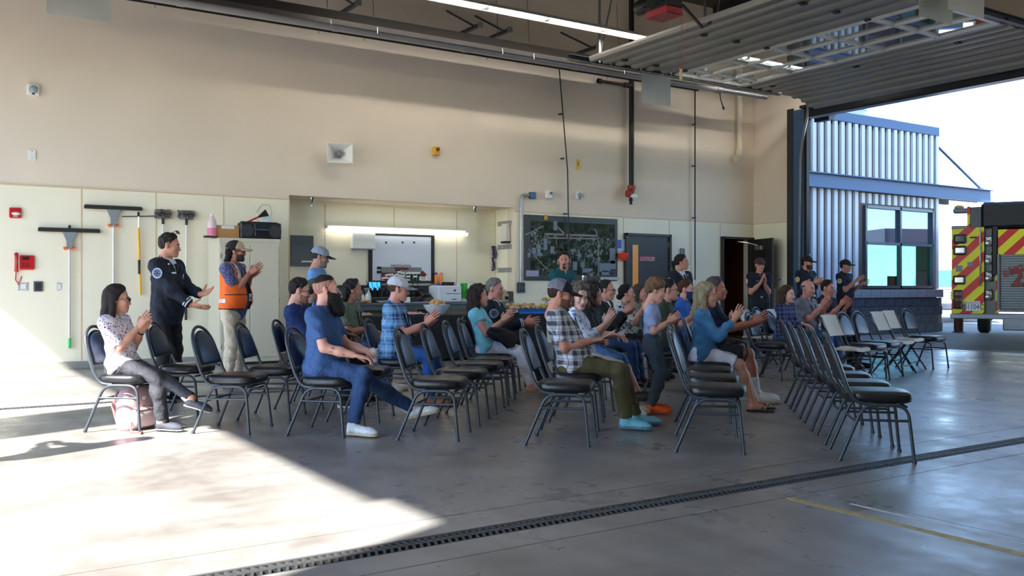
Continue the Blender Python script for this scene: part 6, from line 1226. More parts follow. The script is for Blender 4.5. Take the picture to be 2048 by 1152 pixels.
    # trousers
    def mk(name, prims, mat, cuts=(), fa=0., keepf=None, r=res):
        lo = np.min([p[0][1] for p in prims], 0); hi = np.max([p[0][2] for p in prims], 0); w_ = Vol(lo-.03, hi+.03, r)
        for p, k in prims: w_.add(p, k)
        if fa: w_.field(lambda X, Y, Z: fa*(np.sin(X*31+Z*22+ph+1.5*np.sin(Y*18+ph))*np.sin(Z*27-X*16+Y*11+ph*2)+.7*np.sin(Z*52+X*34+Y*21+ph*3)*np.sin(Y*29-Z*12+ph)))
        for c_ in cuts: w_.cut(c_)
        if keepf: w_.keep(keepf)
        V, Q = w_.mesh(); return obj(name, npmesh(name, V, Q, [mat]), root)
    if legs:
        kind, mat = legs[:2]; infl = .014 if len(legs) < 3 else legs[2]; pr = []
        if pose == 'sit': pr.append((loftf(P0, ex, ez, pf, .004, t0=-.12, t1=.08, sc=H, belly=girth*.6), 0)); pr.append((ell(P0+V3((.0, 0, -.03)), (.135*H, .178*H, .105*H)), .06))
        else: pr.append((loftf(P0, ex, ez, pf, .006, t0=-.14, t1=.10, sc=H, belly=girth*.6), 0)); pr.append((ell(P0+V3((0, 0, -.05)), (.115*H, .17*H, .12*H)), .05))
        for n in 'LR':
            if kind == 'shorts': kk = J['H'+n]*.18+J['K'+n]*.82; pr.append((rcone(J['H'+n], kk, .098*H, .082*H, hem=.02), .05)); continue
            if kind == 'rolled': kk = J['K'+n]*.75+J['A'+n]*.25; pr.append((rcone(J['H'+n], J['K'+n], .088*H, .068*H), .05)); pr.append((rcone(J['K'+n], kk, .066*H, .064*H, hem=.0), .03)); continue
            cf = J['K'+n]*.66+J['A'+n]*.34; pr.append((rcone(J['H'+n], J['K'+n], (.078+infl)*H, (.054+infl)*H), .05)); pr.append((rcone(J['K'+n], cf, (.052+infl)*H, (.052+infl)*H), .03)); pr.append((rcone(cf, J['A'+n], (.052+infl)*H, (.040+infl*.9)*H, hem=-.005), .03))
        mk({'trousers': 'trousers', 'shorts': 'shorts', 'rolled': 'rolled_jeans'}[kind], pr, mat, (), .0060*pfold)
    # shoes
    if shoe:
        sk, cu, cs = shoe
        for n in 'LR':
            a = J['A'+n]; yw = feet[n][1]; pt = feet[n][2] if len(feet[n]) > 2 else 0.; m1, m2 = shoe_meshes(sk); o = om(obj('shoe', m1, root), cu); k = H if sex != 'c' else H*1.12; o.scale = (k, k, k)
            R = Matrix.Rotation(math.radians(yw), 4, 'Z') @ Matrix.Rotation(math.radians(pt), 4, 'Y'); off = R @ Vector((.03*k, 0, -.088*k)); o.matrix_local = Matrix.Translation(Vector([float(q) for q in a])+off) @ R @ Matrix.Scale(k, 4); om(obj('sole', m2, o), cs)
            if sk == 'runner' and res < .0125:
                q = MB()
                for i in range(4): q.tube([(.03+.022*i, -.026, .068-.007*i), (.032+.022*i, 0, .082-.009*i), (.03+.022*i, .026, .068-.007*i)], .0035, 5)
                q.build('lace', M('lace_white', (226, 228, 230), .6) if cu.name.find('blue') < 0 else M('lace_blue', (30, 130, 170), .6), o)
        if socks and socks != 'bare':
            for n in 'LR': sv, sq = None, None; w_ = Vol(J['A'+n]-.08, J['A'+n]+.22, .008); up_ = J['K'+n]-J['A'+n]; up_ /= np.linalg.norm(up_); w_.add(rcone(J['A'+n]+V3((0, 0, -.03)), J['A'+n]+up_*.19*H, .041*H, .052*H, hem=0), 0); V, Q = w_.mesh(); obj('sock', npmesh('sock', V, Q, [socks]), root)
    # upper clothes
    if top:
        kind, mat = top[:2]; inf = {'tee': .010, 'polo': .010, 'shirt': .012, 'jacket': .022, 'blouse': .016}[kind]; pr = [(loftf(P0, ex, ez, pf, inf, t0=hem, t1=nb+.012, sc=H, belly=girth), 0)]
        hemx = 0.
        if pose == 'sit' and hem < 0: pr.append((ell(P0+V3((.03*H, 0, -.005*H)), (.152*H+girth*.4, .20*H, .108*H)), .05))
        for n in 'LR':
            S, E, W = J['S'+n], J['E'+n], J['W'+n]; pr.append((ell(S, (.066*H,)*3), .06)); r0 = {'tee': .066, 'polo': .066, 'shirt': .066, 'jacket': .07, 'blouse': .064}[kind]*H
            if sleeve == 'cap': pr.append((rcone(S, S*.62+E*.38, r0, r0*.98, hem=0), .05))
            elif sleeve == 'short': pr.append((rcone(S, S*.26+E*.74, r0, .062*H, hem=0), .05))
            elif sleeve == 'elbow': pr.append((rcone(S, S*.06+E*.94, r0, .062*H, hem=0), .05))
            elif sleeve == 'three': pr.append((rcone(S, E, r0, .058*H), .05)); pr.append((rcone(E, E*.45+W*.55, .058*H, .053*H, hem=0), .03))
            elif sleeve == 'long': pr.append((rcone(S, E, r0, .056*H+inf*.3), .05)); pr.append((rcone(E, E*.06+W*.94, .056*H+inf*.3, .042*H+inf*.3, hem=0), .03))
        cuts = []
        if collar: pr.append((rcone(T(nb-.035, -.008), T(nb+.058, -.016), (.074 if sex == 'm' else .062)*H, (.064 if sex == 'm' else .054)*H, hem=0., hem0=0.), .02)); cuts.append(rcone(T(nb-.01, -.004), T(nb+.10, -.012), (.058 if sex == 'm' else .049)*H, (.062 if sex == 'm' else .052)*H)); cuts.append(rcone(T(nb-.055, .075), T(nb+.06, .085), .014*H, .04*H))
        else: cuts.append(rcone(T(nb-.005, .0), T(nb+.1, .0), (.060 if sex == 'm' else .052)*H, .066*H))
        if kind == 'jacket':                                           # open at the chest: wedge cut that shows shirt and tie
            a0 = T(nb-.02, .09); 
            def wedge(X, Y, Z):
                x, y, z = X-P0[0], Y, Z-P0[2]; t = (x*ez[0]+z*ez[2])/H; u = (x*ex[0]+z*ex[2])/H; return np.maximum(np.abs(y)/H-(t-.24)*.26, np.maximum(.03-u, .24-t))*.8
            cuts.append((wedge, T(.24, .0, -.1), T(nb+.06, .2, .1)))
        if pose == 'sit':                                              # cloth does not run down below the seat
            lim = seatz-.10
            kf = lambda X, Y, Z: (lim+.85*np.clip(X-px+.03-girth*.6, 0, .22)-Z)*.78+Y*0
        else: kf = None
        tp = mk({'tee': 't_shirt', 'polo': 'polo_shirt', 'shirt': 'shirt', 'jacket': 'jacket', 'blouse': 'blouse'}[kind], pr, mat, cuts, .0062, kf)
        if kind == 'jacket':
            w2 = [(loftf(P0, ex, ez, pf, .006, t0=.2, t1=nb+.012, sc=H, belly=girth), 0), (rcone(T(nb-.035, -.008), T(nb+.05, -.012), (.069 if sex == 'm' else .058)*H, (.062 if sex == 'm' else .053)*H, hem=0., hem0=0.), .02)]
            mk('dress_shirt', w2, cloth((226, 230, 240), 'white_shirt'), [rcone(T(nb-.005, -.004), T(nb+.10, -.01), (.057 if sex == 'm' else .048)*H, (.06 if sex == 'm' else .051)*H)])
            tk = lambda t: T(t, float(np.interp(t, [q[0] for q in pf], [q[1]+q[3] for q in pf]))+.008+girth/H*math.exp(-((t-.1)/.14)**2))
            q = MB(); q.tube([tk(nb-.045), tk(nb-.08), tk(.34), tk(.24)], [.02*H, .016*H, .024*H, .028*H], 6, flat=1.0, up=(0, 1, 0)); o = q.build('necktie', cloth((20, 22, 34), 'tie'), root, smooth=60)
    # hair, hats and so on, all set on the head
    Mh = Matrix.Translation(Vector([float(q) for q in hc])) @ Rh.to_4x4() @ Matrix.Scale(hsc, 4); hr = .0068 if res < .0125 else .0085
    def onhead(nm, style, mat, par=None): o = om(obj(nm, hair_mesh(style, hr), par or root), mat); o.name = nm; o.matrix_local = Mh if par is None else Matrix.Identity(4); return o
    NM = {'beard': 'beard', 'bigbeard': 'beard', 'goatee': 'goatee', 'moustache': 'moustache', 'mask': 'face_mask', 'cap': 'cap'}
    capped = any(st == 'cap' for st, c in (hair or ()))
    for st, c in (hair or ()):
        if capped and st in ('short', 'buzz', 'mullet'): st = st+'_u'
        if st == 'cap': k = onhead('cap', 'cap', cloth(c[0], 'cap')); onhead('brim', 'brim', cloth(c[1], 'cap'), k); (onhead('front_panel', 'capfront', cloth(c[2], 'cap'), k) if len(c) > 2 else None)
        else: onhead(NM.get(st, 'hair'), st, (cloth(c, 'mask') if st == 'mask' else hairmat(c)))
    info = dict(root=root, J=J, T=T, Mh=Mh, hc=hc, ex=ex, ez=ez, P0=P0, pf=pf, H=H, girth=girth, nb=nb, sw=sw, res=res, mk=mk)
    PEOPLE.append((label, at, yaw, info))
    for e in extras: e(info)
    return info
# ---- small worn things
def glasses(dark=False, up=False):
    def f(i):
        q = MB(); dz = .0 if not up else .0
        for s in (-1, 1):
            q.tube([(.104+.002*math.cos(a), s*.031+.021*math.cos(a), .001+.0165*math.sin(a)) for a in np.linspace(0, 2*math.pi, 14, endpoint=False)], .0024, 5, closed=True); q.tube([(.104, s*.05, .006), (.09, s*.072, .008), (-.005, s*.082, .006), (-.02, s*.08, -.01)], .0024, 5)
        q.tube([(.104, -.011, .006), (.107, 0, .008), (.104, .011, .006)], .0022, 5); o = q.build('glasses', BLKPL, i['root'])
        R = Matrix.Identity(4) if not up else Matrix.Translation((-.035, 0, .082)) @ Matrix.Rotation(math.radians(-34), 4, 'Y') @ Matrix.Scale(1.2, 4)
        o.matrix_local = i['Mh'] @ R
        if dark or up: 
            l = MB()
            for s in (-1, 1): l.lathe([(.0, 0), (.02, 0), (.02, .002), (0, .002)], (.103, s*.031, .001), 12, (1, 0, 0))
            l.build('lens', M('dark_lens', (16, 16, 20), .08) if dark or up is True else M('mirror_lens_'+up, {'blue': (40, 80, 190), 'yellow': (206, 220, 60)}[up], .12, .5), o)
    return f
def surf(i, t, y=0., off=.012):                                       # point on the front of the chest
    pf = i['pf']; T_ = [q[0] for q in pf]; rx = np.interp(t, T_, [q[1] for q in pf]); ry = np.interp(t, T_, [q[2] for q in pf]); xo = np.interp(t, T_, [q[3] for q in pf]); g = i['girth']/i['H']*math.exp(-((t-.1)/.14)**2)
    return i['T'](t, (rx+g*.5)*math.sqrt(max(0, 1-(y/(ry+g*.55))**2))+xo+g*.5+off/i['H'], y)
def lanyard(badge=True, col=(20, 20, 24)):
    def f(i):
        nb = i['nb']; H = i['H']; q = MB(); L_ = []
        for s in (-1, 1): q.tube([i['T'](nb+.0, -.05, s*.068), i['T'](nb-.03, .04, s*.078), surf(i, nb-.1, s*.06, .022), surf(i, .26, s*.03, .022), surf(i, .14, s*.006, .026)], .006, 5)
        q.build('lanyard', cloth(col, 'lanyard'), i['root'])
        if badge: c_ = surf(i, .10, 0, .03); o = boxo('badge', (0, 0, 0), (.008, .06, .09), M('badge_card', (206, 214, 226), .3), i['root'], .002); o.location = [float(q) for q in c_]; o.rotation_euler = (0, float(math.atan2(i['ez'][0], i['ez'][2])), 0); boxo('badge_print', (.005, 0, -.01), (.001, .045, .04), M('badge_blue', (60, 110, 170), .4), o)
    return f
def armpatch(n, col, ring, emb=None, rad=.044):
    def f(i):
        S, E = i['J']['S'+n], i['J']['E'+n]; s = 1 if n == 'L' else -1; u = (E-S)/np.linalg.norm(E-S); o_ = V3((0, s, .12)); o_ = o_-u*(o_@u); o_ /= np.linalg.norm(o_); c_ = S*.68+E*.32+o_*(.078*i['H'])
        q = MB(); q.lathe([(0, -.006), (rad, -.006), (rad, .002), (rad*.9, .004), (0, .004)], n=20); o = q.build('shoulder_patch', cloth(ring, 'patch'), i['root']); o.matrix_local = Matrix.Translation(Vector([float(a) for a in c_])) @ Vector([float(a) for a in o_]).to_track_quat('Z', 'Y').to_matrix().to_4x4()
        MB().lathe([(rad*.8, .004), (rad*.8, .0055), (0, .0055)], n=18).build('patch_field', cloth(col, 'patch'), o); q = MB()
        for k in range(5): a = k*1.2566; q.tube([(rad*.25*math.cos(a), rad*.25*math.sin(a), .006), (rad*.55*math.cos(a+.4), rad*.55*math.sin(a+.4), .006)], .003, 4)
        q.tube([(rad*.66*math.cos(a), rad*.66*math.sin(a), .006) for a in np.linspace(0, 6.28, 16, endpoint=False)], .002, 4, closed=True); q.build('patch_emblem', cloth(ring, 'patch'), o)
    return f
def chestpin(y, t, dims, col, nm='badge', met=.6):
    def f(i): o = boxo(nm, (0, 0, 0), (.008, dims[0], dims[1]), M('pin_%d_%d_%d' % col, col, .35, met), i['root'], .003); o.location = [float(a) for a in surf(i, t, y, .026)]; o.rotation_euler = (0, float(math.atan2(i['ez'][0], i['ez'][2])), y*3.5)
    return f
def cuffband(n, fr=(.74, .84), col=(214, 218, 226), r=.052):
    def f(i):
        E, W = i['J']['E'+n], i['J']['W'+n]; q = MB()
        for k in fr: a = E*(1-k)+W*k; b = E*(1-k-.045)+W*(k+.045); q.tube([a, b], (r+.004)*i['H'], 16, False)
        q.build('sleeve_stripe', cloth(col, 'stripe'), i['root'], smooth=True)
    return f
def wrist(n, col, k=.93, r=.033, nm='bracelet'):
    def f(i): E, W = i['J']['E'+n], i['J']['W'+n]; MB().tube([E*(1-k)+W*k, E*(1-k-.06)+W*(k+.06)], r*i['H'], 12, False).build(nm, M('wrist_%d_%d_%d' % col, col, .4), i['root'], smooth=True)
    return f
def belt(col=(24, 24, 26)):
    def f(i): i['mk']('belt', [(loftf(i['P0'], i['ex'], i['ez'], i['pf'], .018, t0=.035, t1=.08, sc=i['H'], belly=i['girth']), 0)], cloth(col, 'belt')); o = boxo('buckle', (0, 0, 0), (.012, .05, .035), CHROME, i['root']); o.location = [float(a) for a in surf(i, .057, 0, .02)]
    return f
def clap(f=.33, z=1.0, gap=.03, up=.7, dy=0., stag=0.):
    return {'L': ((f-.02, .045+gap/2+dy, z-.02+stag*0), 'clap', (.8, -.14, up), (0.1, -1, .1)), 'R': ((f+stag, -.045-gap/2+dy, z+.01), 'clap', (.75, .16, up*1.05), (.1, 1, -.1))}
def feet_sit(f=.42, w_=.11, yaw=6): return {'L': ((f, w_, .088), yaw), 'R': ((f, -w_, .088), -yaw)}
def feet_stand(w_=.11, yaw=10): return {'L': ((-.01, w_, .088), yaw), 'R': ((-.01, -w_, .088), -yaw)}
# ------------------------------------------------------------------ the people
def lf(key, px_, py_, z=0.):                                           # photograph point on the floor, in the frame of a chair (or of a standing spot)
    x, y, yw = CH[key]; p = fl(px_, py_, z); r = math.radians(yw); dx, dy = p[0]-x, p[1]-y; return (dx*math.cos(r)+dy*math.sin(r), -dx*math.sin(r)+dy*math.cos(r))
SZ = .555
def sit(key, label, **kw):
    x, y, yw = CH[key]; f_ = kw.get('sex', 'm') == 'f'; kw['sc'] = kw.get('sc', 1.)*(.905 if f_ else .96); kw['hsc'] = kw.get('hsc', .965 if f_ else .99); return person(label, (x, y), kw.pop('yaw', yw), 'sit', px=kw.pop('px', -.055), seatz=SZ, **kw)
def stand(label, px_, d, yaw, **kw): p = dp(px_, 574, d); return person(label, (float(p[0]), float(p[1])), yaw, 'stand', **kw)
JEAN = M('denim_blue', (38, 66, 108), .85, var=.14, vs=10, bump=.95, bs=16, bd=.025); JEANL = M('denim_light', (66, 104, 152), .85, var=.14, vs=10, bump=.95, bs=16, bd=.025); BLKW = cloth((26, 28, 34)); NAVYU = cloth((22, 27, 42), 'uniform')
BROWN, DKBR, GREYH, BLKH = (70, 50, 38), (46, 33, 28), (150, 146, 142), (30, 25, 24)
DRESS = ('dress', M('polished_black', (16, 16, 18), .15), M('shoe_sole_black', (20, 20, 22), .5)); WSN = ('runner', M('sneaker_white', (216, 218, 220), .5), M('sneaker_sole', (196, 178, 150), .6))
lap = lambda f=.30, z=.69: {'L': ((f, .06, z), 'lap', (.7, -.55, -.2), (.1, -.3, -1)), 'R': ((f-.02, -.07, z+.03), 'lap', (.75, .5, -.25), (.1, .2, -1))}
FAR = .0150; MID = .0125
sit('A', 'long haired woman in sunglasses and flowered white blouse, sitting cross legged in sunlight', sex='f', sc=.97, lean=-.19, head=(24, 2), hair=[('longstraight', (58, 40, 36))], top=('blouse', floral('pink_flowers', (238, 232, 236), [(150, 60, 104), (110, 80, 150)], 34, .38)), sleeve='elbow', legs=('trousers', cloth((52, 54, 62), 'slacks')), hem=-.10,
    arms=clap(.12, .86, .01, 1.1), feet={'L': ((.66, -.10, .27), -4, 12, (1, -.15, 1.4)), 'R': ((.36, -.10, .088), -6)}, shoe=('flat', M('slip_on_grey', (56, 60, 70), .7, bump=.3, bs=200), M('slip_on_sole', (170, 170, 174), .6)), socks=cloth((226, 220, 226), 'sock'), extras=[glasses(True), wrist('L', (40, 36, 40), .9, .036, 'wristwatch')], girth=.015)
stand('officer in dark dress uniform, sunglasses on his head, standing at left with open hands', 333, 9.85, -46, sc=1.045, tall=1.0, girth=.05, head=(20, 6), hair=[('short', (58, 46, 40))], tone=(204, 142, 112), top=('jacket', NAVYU), sleeve='long', hem=-.17, legs=('trousers', BLKW), shoe=DRESS,
    arms={'L': ((.40, .02, 1.14), 'flat', (.9, -.3, .25), (.1, -.75, .65)), 'R': ((.36, -.10, 1.03), 'flat', (.9, .15, -.15), (-.1, .6, .8))}, feet=feet_stand(.12, 14), extras=[glasses(True, 'blue'), armpatch('R', (52, 58, 84), (196, 204, 220), rad=.055), cuffband('R'), chestpin(-.08, .36, (.06, .016), (200, 206, 214), 'name_bar'), chestpin(.09, .32, (.05, .065), (206, 210, 216), 'shield_badge'), chestpin(-.1, .45, (.02, .02), (230, 220, 190), 'collar_pin')])
def vest(col):
    def f(i):
        H = i['H']; P0, ex, ez, T = i['P0'], i['ex'], i['ez'], i['T']; m, t, b = newmat('hi_vis_orange'); b.inputs['Base Color'].default_value = (*lin((255, 106, 24)), 1); b.inputs['Roughness'].default_value = .7
        mg = M('reflective_grey', (196, 200, 204), .3, .2); mk_ = M('vest_trim', (40, 34, 34), .8)
        def gap(X, Y, Z): x = X-P0[0]; z = Z-P0[2]; t_ = (x*ez[0]+z*ez[2])/H; u = (x*ex[0]+z*ex[2])/H; return np.maximum(np.abs(Y+.0)/H-.045-np.maximum(t_-.3, 0)*.22, .02-u)
        cuts = [(gap, T(-.15, -.1, -.2), T(.6, .3, .2))]
        for n, s in (('L', 1), ('R', -1)): S = i['J']['S'+n]; cuts.append(rcone(S+V3((0, s*.10, -.06)), S+V3((0, s*.2, -.02)), .085*H))
        cuts.append(rcone(T(i['nb']-.03), T(i['nb']+.1), .082*H, .1*H))
        o = i['mk']('safety_vest', [(loftf(P0, ex, ez, i['pf'], .032, t0=-.04, t1=i['nb']-.0, sc=H, belly=i['girth']+.01), 0)]+[(ell(i['J']['S'+n]+V3((0, (-.07 if n == 'L' else .07), .0)), (.085*H,)*3), .05) for n in 'LR'], m, cuts, .003, None)
        me = o.data; me.materials.append(mg); me.materials.append(mk_); nf = len(me.polygons); c = np.zeros(nf*3, f32); me.polygons.foreach_get('center', c); c = c.reshape(-1, 3)-P0; t_ = (c[:, 0]*ez[0]+c[:, 2]*ez[2])/H; u = (c[:, 0]*ex[0]+c[:, 2]*ex[2])/H; y = np.abs(c[:, 1])/H
        mi = np.zeros(nf, np.int32); mi[(np.abs(y-.105) < .024) & (t_ > .27)] = 1; mi[(np.abs(y-.105) < .034) & (np.abs(y-.105) > .024) & (t_ > .27)] = 2; mi[(np.abs(t_-.06) < .024) & (u < .02)] = 1; mi[t_ < -.03] = 2; mi[(np.abs(y-.055) < .011) & (u > .05) & (t_ < .3)] = 2; mi[(np.abs(t_-.135) < .005) & (y > .07) & (u > 0)] = 2; me.polygons.foreach_set('material_index', mi); me.update()
    return f
stand('long haired man in orange safety vest and black and tan cap, clapping at the cabinet', 466, 11.3, -42, sc=1.04, girth=.07, head=(16, 0), hair=[('mullet', BLKH), ('beard', (96, 70, 62)), ('cap', ((28, 28, 30), (196, 172, 138), (196, 172, 138)))], tone=(184, 122, 98), top=('shirt', dots('navy_print_shirt', (72, 76, 116), (150, 156, 190), 70)), hem=-.16, legs=('trousers', cloth((204, 190, 166), 'khaki'), .02), shoe=('runner', M('boot_brown', (96, 76, 60), .7), M('boot_sole', (50, 44, 40), .6)),
    arms=clap(.23, 1.37, .0, .6), feet=feet_stand(.13, 12), extras=[vest(None), lanyard(), glasses(True)])
i_ = stand('standing man in light blue polo and grey cap with dark brim, looking down right', 634, 11.5, -34, sc=.995, girth=.05, head=(10, 12), hair=[('buzz', (60, 52, 50)), ('beard', (190, 162, 150)), ('cap', ((148, 156, 176), (34, 40, 58)))], tone=(190, 140, 118), top=('polo', cloth((104, 154, 214))), hem=-.12, legs=('trousers', cloth((70, 72, 80))), shoe=DRESS, arms={'L': ((.28, -.02, 1.03), 'relax', (.3, -1, 0), (-.6, 0, -.6)), 'R': ((.26, .04, 1.08), 'relax', (.3, 1, 0), (-.7, 0, -.5))}, feet=feet_stand(), res=MID, extras=[lanyard()])
sit('E', 'seated man in navy pullover and thin glasses with trimmed beard', lean=-.10, head=(14, 10), hair=[('short', (44, 34, 34)), ('beard', (214, 152, 128))], tone=(214, 158, 136), top=('polo', cloth((16, 44, 96), 'pullover')), sleeve='long', legs=('trousers', cloth((50, 56, 70))), shoe=('runner', M('trainer_black', (30, 30, 34), .6), M('trainer_sole', (220, 220, 222), .6)), arms=lap(), feet=feet_sit(.42), extras=[glasses()], girth=.03, res=MID)
sit('E2', 'seated man in olive cap and dark jacket, half hidden behind the bearded man', lean=-.12, head=(18, 4), hair=[('short', BLKH), ('beard', (36, 28, 28)), ('cap', ((70, 74, 56), (44, 44, 38)))], tone=(130, 88, 72), top=('shirt', cloth((34, 34, 40))), sleeve='long', legs=('trousers', BLKW), shoe=DRESS, arms=lap(), feet=feet_sit(), res=MID)
r_, l_ = lf('F', 707, 872), lf('F', 838, 852)
i_ = sit('F', 'seated man with big dark beard and tattooed forearm in blue polo, holding a cup', lean=.03, girth=.06, sc=1.03, head=(22, -2), hair=[('fade', (50, 38, 34)), ('buzz', (232, 168, 148)), ('bigbeard', (40, 30, 27))], tone=(220, 162, 142), top=('polo', M('heather_blue', (56, 88, 138), .85, var=.1, vs=60, bump=.9, bs=15, bd=.025)), legs=('trousers', JEAN), shoe=WSN, socks=cloth((210, 212, 216), 'sock_grey'),
    arms={'R': ((.30, -.15, .665), 'relax', (.85, .35, -.22), (.0, .1, -1)), 'L': ((.32, .12, .675), 'grip', (.5, -.8, .1), (.6, -.3, -.3))}, feet={'R': ((r_[0]-.0, r_[1], .095), -12), 'L': ((max(l_[0]-.04, .7), l_[1], .10), 2, -14, (1, .05, .6))})
E_, W_ = i_['J']['ER'], i_['J']['WR']; q = MB(); u_ = (W_-E_)/np.linalg.norm(W_-E_); ax_ = np.cross(u_, V3((0, 0, 1))); ax_ /= np.linalg.norm(ax_)
def arm_pt(t, an_): r = (.0425-.0115*t)*1.035; upv = np.cross(ax_, u_); upv = upv/np.linalg.norm(upv); upv = upv*(1 if upv[2] > 0 else -1); sd = ax_*(1 if ax_[1] < 0 else -1); return E_+(W_-E_)*t+sd*(r*math.cos(an_))+upv*(r*math.sin(an_))
q.tube([arm_pt(.45+.2*math.cos(a), .45+.22*math.sin(a)) for a in np.linspace(0, 6.28, 20, endpoint=False)], .0016, 4, closed=True); q.tube([arm_pt(.3+.02*k, .45+.08*math.sin(k*2.2)) for k in range(16)], .0014, 4)
for k in range(7): q.tube([arm_pt(.25+.075*k+.022*math.cos(a), -.35+.16*math.sin(a+k)) for a in np.linspace(0, 5.6, 8)], .0014, 4)
q.build('tattoo', M('tattoo_ink', (70, 66, 80), .6), i_['root'])
h_ = i_['J']['WL']; x, y, yw = CH['F']; Rz = Matrix.Rotation(math.radians(yw), 4, 'Z'); cp = Matrix.Translation((x, y, 0)) @ Rz @ Vector((float(h_[0])+.085, float(h_[1])-.075, float(h_[2])-.03))
cu = empty('paper_cup', 'pale grey paper cup held on the knee of the bearded man', 'cup', cp); MB().lathe([(.029, -.05), (.04, .055), (.043, .058), (.041, .06), (.037, .05), (.028, -.04), (0, -.04)], n=18).build('cup', M('cup_grey', (196, 202, 214), .45), cu, smooth=True)
sit('H', 'seated man with dark wavy hair and grey beard in olive shirt with lanyard', lean=.12, girth=.05, head=(18, 3), hair=[('wavy_back', (52, 48, 48)), ('beard', (226, 192, 176))], tone=(196, 132, 112), top=('shirt', cloth((112, 122, 104))), legs=('trousers', JEANL), shoe=WSN, arms=lap(.28, .70), feet=feet_sit(.44), extras=[lanyard()], res=MID)
sit('J', 'seated man in blue plaid shirt and white cap, clapping', lean=.07, girth=.09, sc=1.03, head=(16, 6), hair=[('buzz', (110, 80, 66)), ('cap', ((206, 208, 216), (150, 154, 164)))], tone=(222, 156, 138), top=('shirt', plaid('blue_plaid', (120, 172, 218), (30, 72, 124), (196, 220, 240), .13, .065)), legs=('trousers', M('denim_mid', (44, 92, 160), .85, var=.14, vs=10)), shoe=('dress', M('boot_tan', (150, 90, 56), .6), M('boot_sole2', (60, 44, 36), .6)), arms=clap(.32, .83, .0, .75), feet=feet_sit(.40, .13), extras=[lanyard(False)], res=MID)
r_ = lf('K5', 1075, 785)
i_ = sit('K5', 'woman in teal blouse and white trousers with long wavy brown hair, clapping', sex='f', sc=1.0, lean=-.30, head=(12, -2), hair=[('longwave', (66, 46, 42))], tone=(212, 152, 130), top=('blouse', M('teal_blouse', (128, 206, 224), .8, var=.05, vs=10, bump=.9, bs=15, bd=.025)), sleeve='cap', hem=-.10, legs=('trousers', cloth((226, 228, 240), 'white_jeans')), shoe=('wedge', M('sandal_strap', (30, 26, 26), .6), M('cork_wedge', (176, 128, 84), .8, var=.2, vs=40)), socks='bare', arms=clap(.13, .83, .02, .7), feet={'R': ((max(.46, r_[0]-.02), -.1, .13), 0), 'L': ((.45, .1, .13), 2)}, extras=[wrist('R', (170, 150, 110), .9, .034)], girth=.02, res=MID)
x, y, yw = CH['K5']; c0 = rows(-2.02+.13, 10.1-.04)
ct = empty('black_coat', 'black coat lying folded over the lap of the woman in teal', 'coat', (c0[0], c0[1], .67), math.radians(yw)); q = MB(); rnd = random.Random(4); q.loft([[(.0+.17*math.cos(a)*s_+rnd.uniform(-.01, .01), .2*math.sin(a)*s_, z+.05*math.sin(a*2)*s_+(-.06 if math.cos(a) > .3 else 0)*s_) for a in np.linspace(0, 6.28, 14, endpoint=False)] for s_, z in ((.9, -.03), (1.05, .0), (.95, .05), (.5, .085))]); q.build('coat', cloth((24, 24, 28), 'coat'), ct, smooth=70); MB().tube([(.1, -.19, .06), (.0, -.2, .09), (-.1, -.15, .09)], .02, 8).build('sleeve', cloth((24, 24, 28), 'coat'), ct, smooth=True)
sit('K6', 'seated officer with grey hair and white goatee in dark dress uniform, clapping low', lean=-.16, girth=.05, sc=1.04, head=(-16, 5), hair=[('short', (156, 152, 150)), ('goatee', (206, 202, 200))], tone=(208, 142, 122), top=('jacket', NAVYU), sleeve='long', hem=-.10, legs=('trousers', BLKW), shoe=DRESS, arms=clap(.27, .79, .02, .1), feet=feet_sit(.5, .12), extras=[armpatch('R', (52, 60, 84), (168, 178, 204), rad=.055), cuffband('R', (.78, .86)), cuffband('L', (.78, .86)), chestpin(-.09, .44, (.02, .02), (220, 206, 160), 'collar_pin')], res=MID)
i_ = stand('man in teal polo standing before the map, looking at the camera', 1124, 13.2, -78, girth=.03, head=(-48, 0), hair=[('short', (52, 40, 36)), ('goatee', (84, 60, 50))], tone=(204, 144, 122), top=('polo', cloth((8, 88, 100))), hem=-.14, legs=('trousers', cloth((60, 62, 68))), shoe=DRESS, arms={'L': ((.30, .16, 1.10), 'relax', (.6, .7, .2), (.2, -.6, -.6)), 'R': ((.32, .02, 1.10), 'relax', (.5, .8, .1), (.4, -.2, -.8))}, feet=feet_stand(), extras=[glasses(True, 'blue'), lanyard(False)], res=FAR)
p = dp(1168, 561, 13.0); t = empty('steel_tumbler', 'silver tumbler held by the man in teal before the map', 'cup', p); MB().lathe([(.03, -.06), (.04, .06), (.038, .06), (.03, -.05), (0, -.05)], n=14).build('cup', CHROME, t, smooth=True); MB().lathe([(.042, .055), (.042, .065), (0, .068)], n=14).build('rim', CHROME, t)
i_ = sit('L2', 'seated man in grey plaid shirt and trucker cap, leaning back with a paper', lean=-.32, girth=.055, sc=1.0, px=-.0, head=(8, 10), hair=[('short', (74, 56, 46)), ('beard', (160, 108, 84)), ('cap', ((118, 118, 134), (26, 26, 28), (26, 26, 28)))], tone=(200, 138, 116), top=('shirt', plaid('grey_plaid', (222, 224, 232), (74, 76, 88), (50, 52, 62), .085, .0425)), hem=-.10, legs=('trousers', cloth((86, 78, 48), 'olive_twill'), .018), shoe=('runner', M('runner_sky_blue', (120, 196, 220), .6, var=.08, vs=30), M('runner_sole_blue', (96, 126, 150), .6)),
    arms={'R': ((.17, -.09, .755), 'relax', (.75, .6, .1), (.1, .2, -1)), 'L': ((.19, .10, .745), 'grip', (.8, -.4, .1), (.2, -.6, -.5))}, feet={'R': ((.47, -.12, .095), -8), 'L': ((.54, .14, .095), 6)})
MB().prism([(.058, -.055, .02), (.058, .055, .02), (.03, .05, -.05), (.03, -.05, -.05)], (.004, 0, 0)).build('x', BLKPL) if False else None
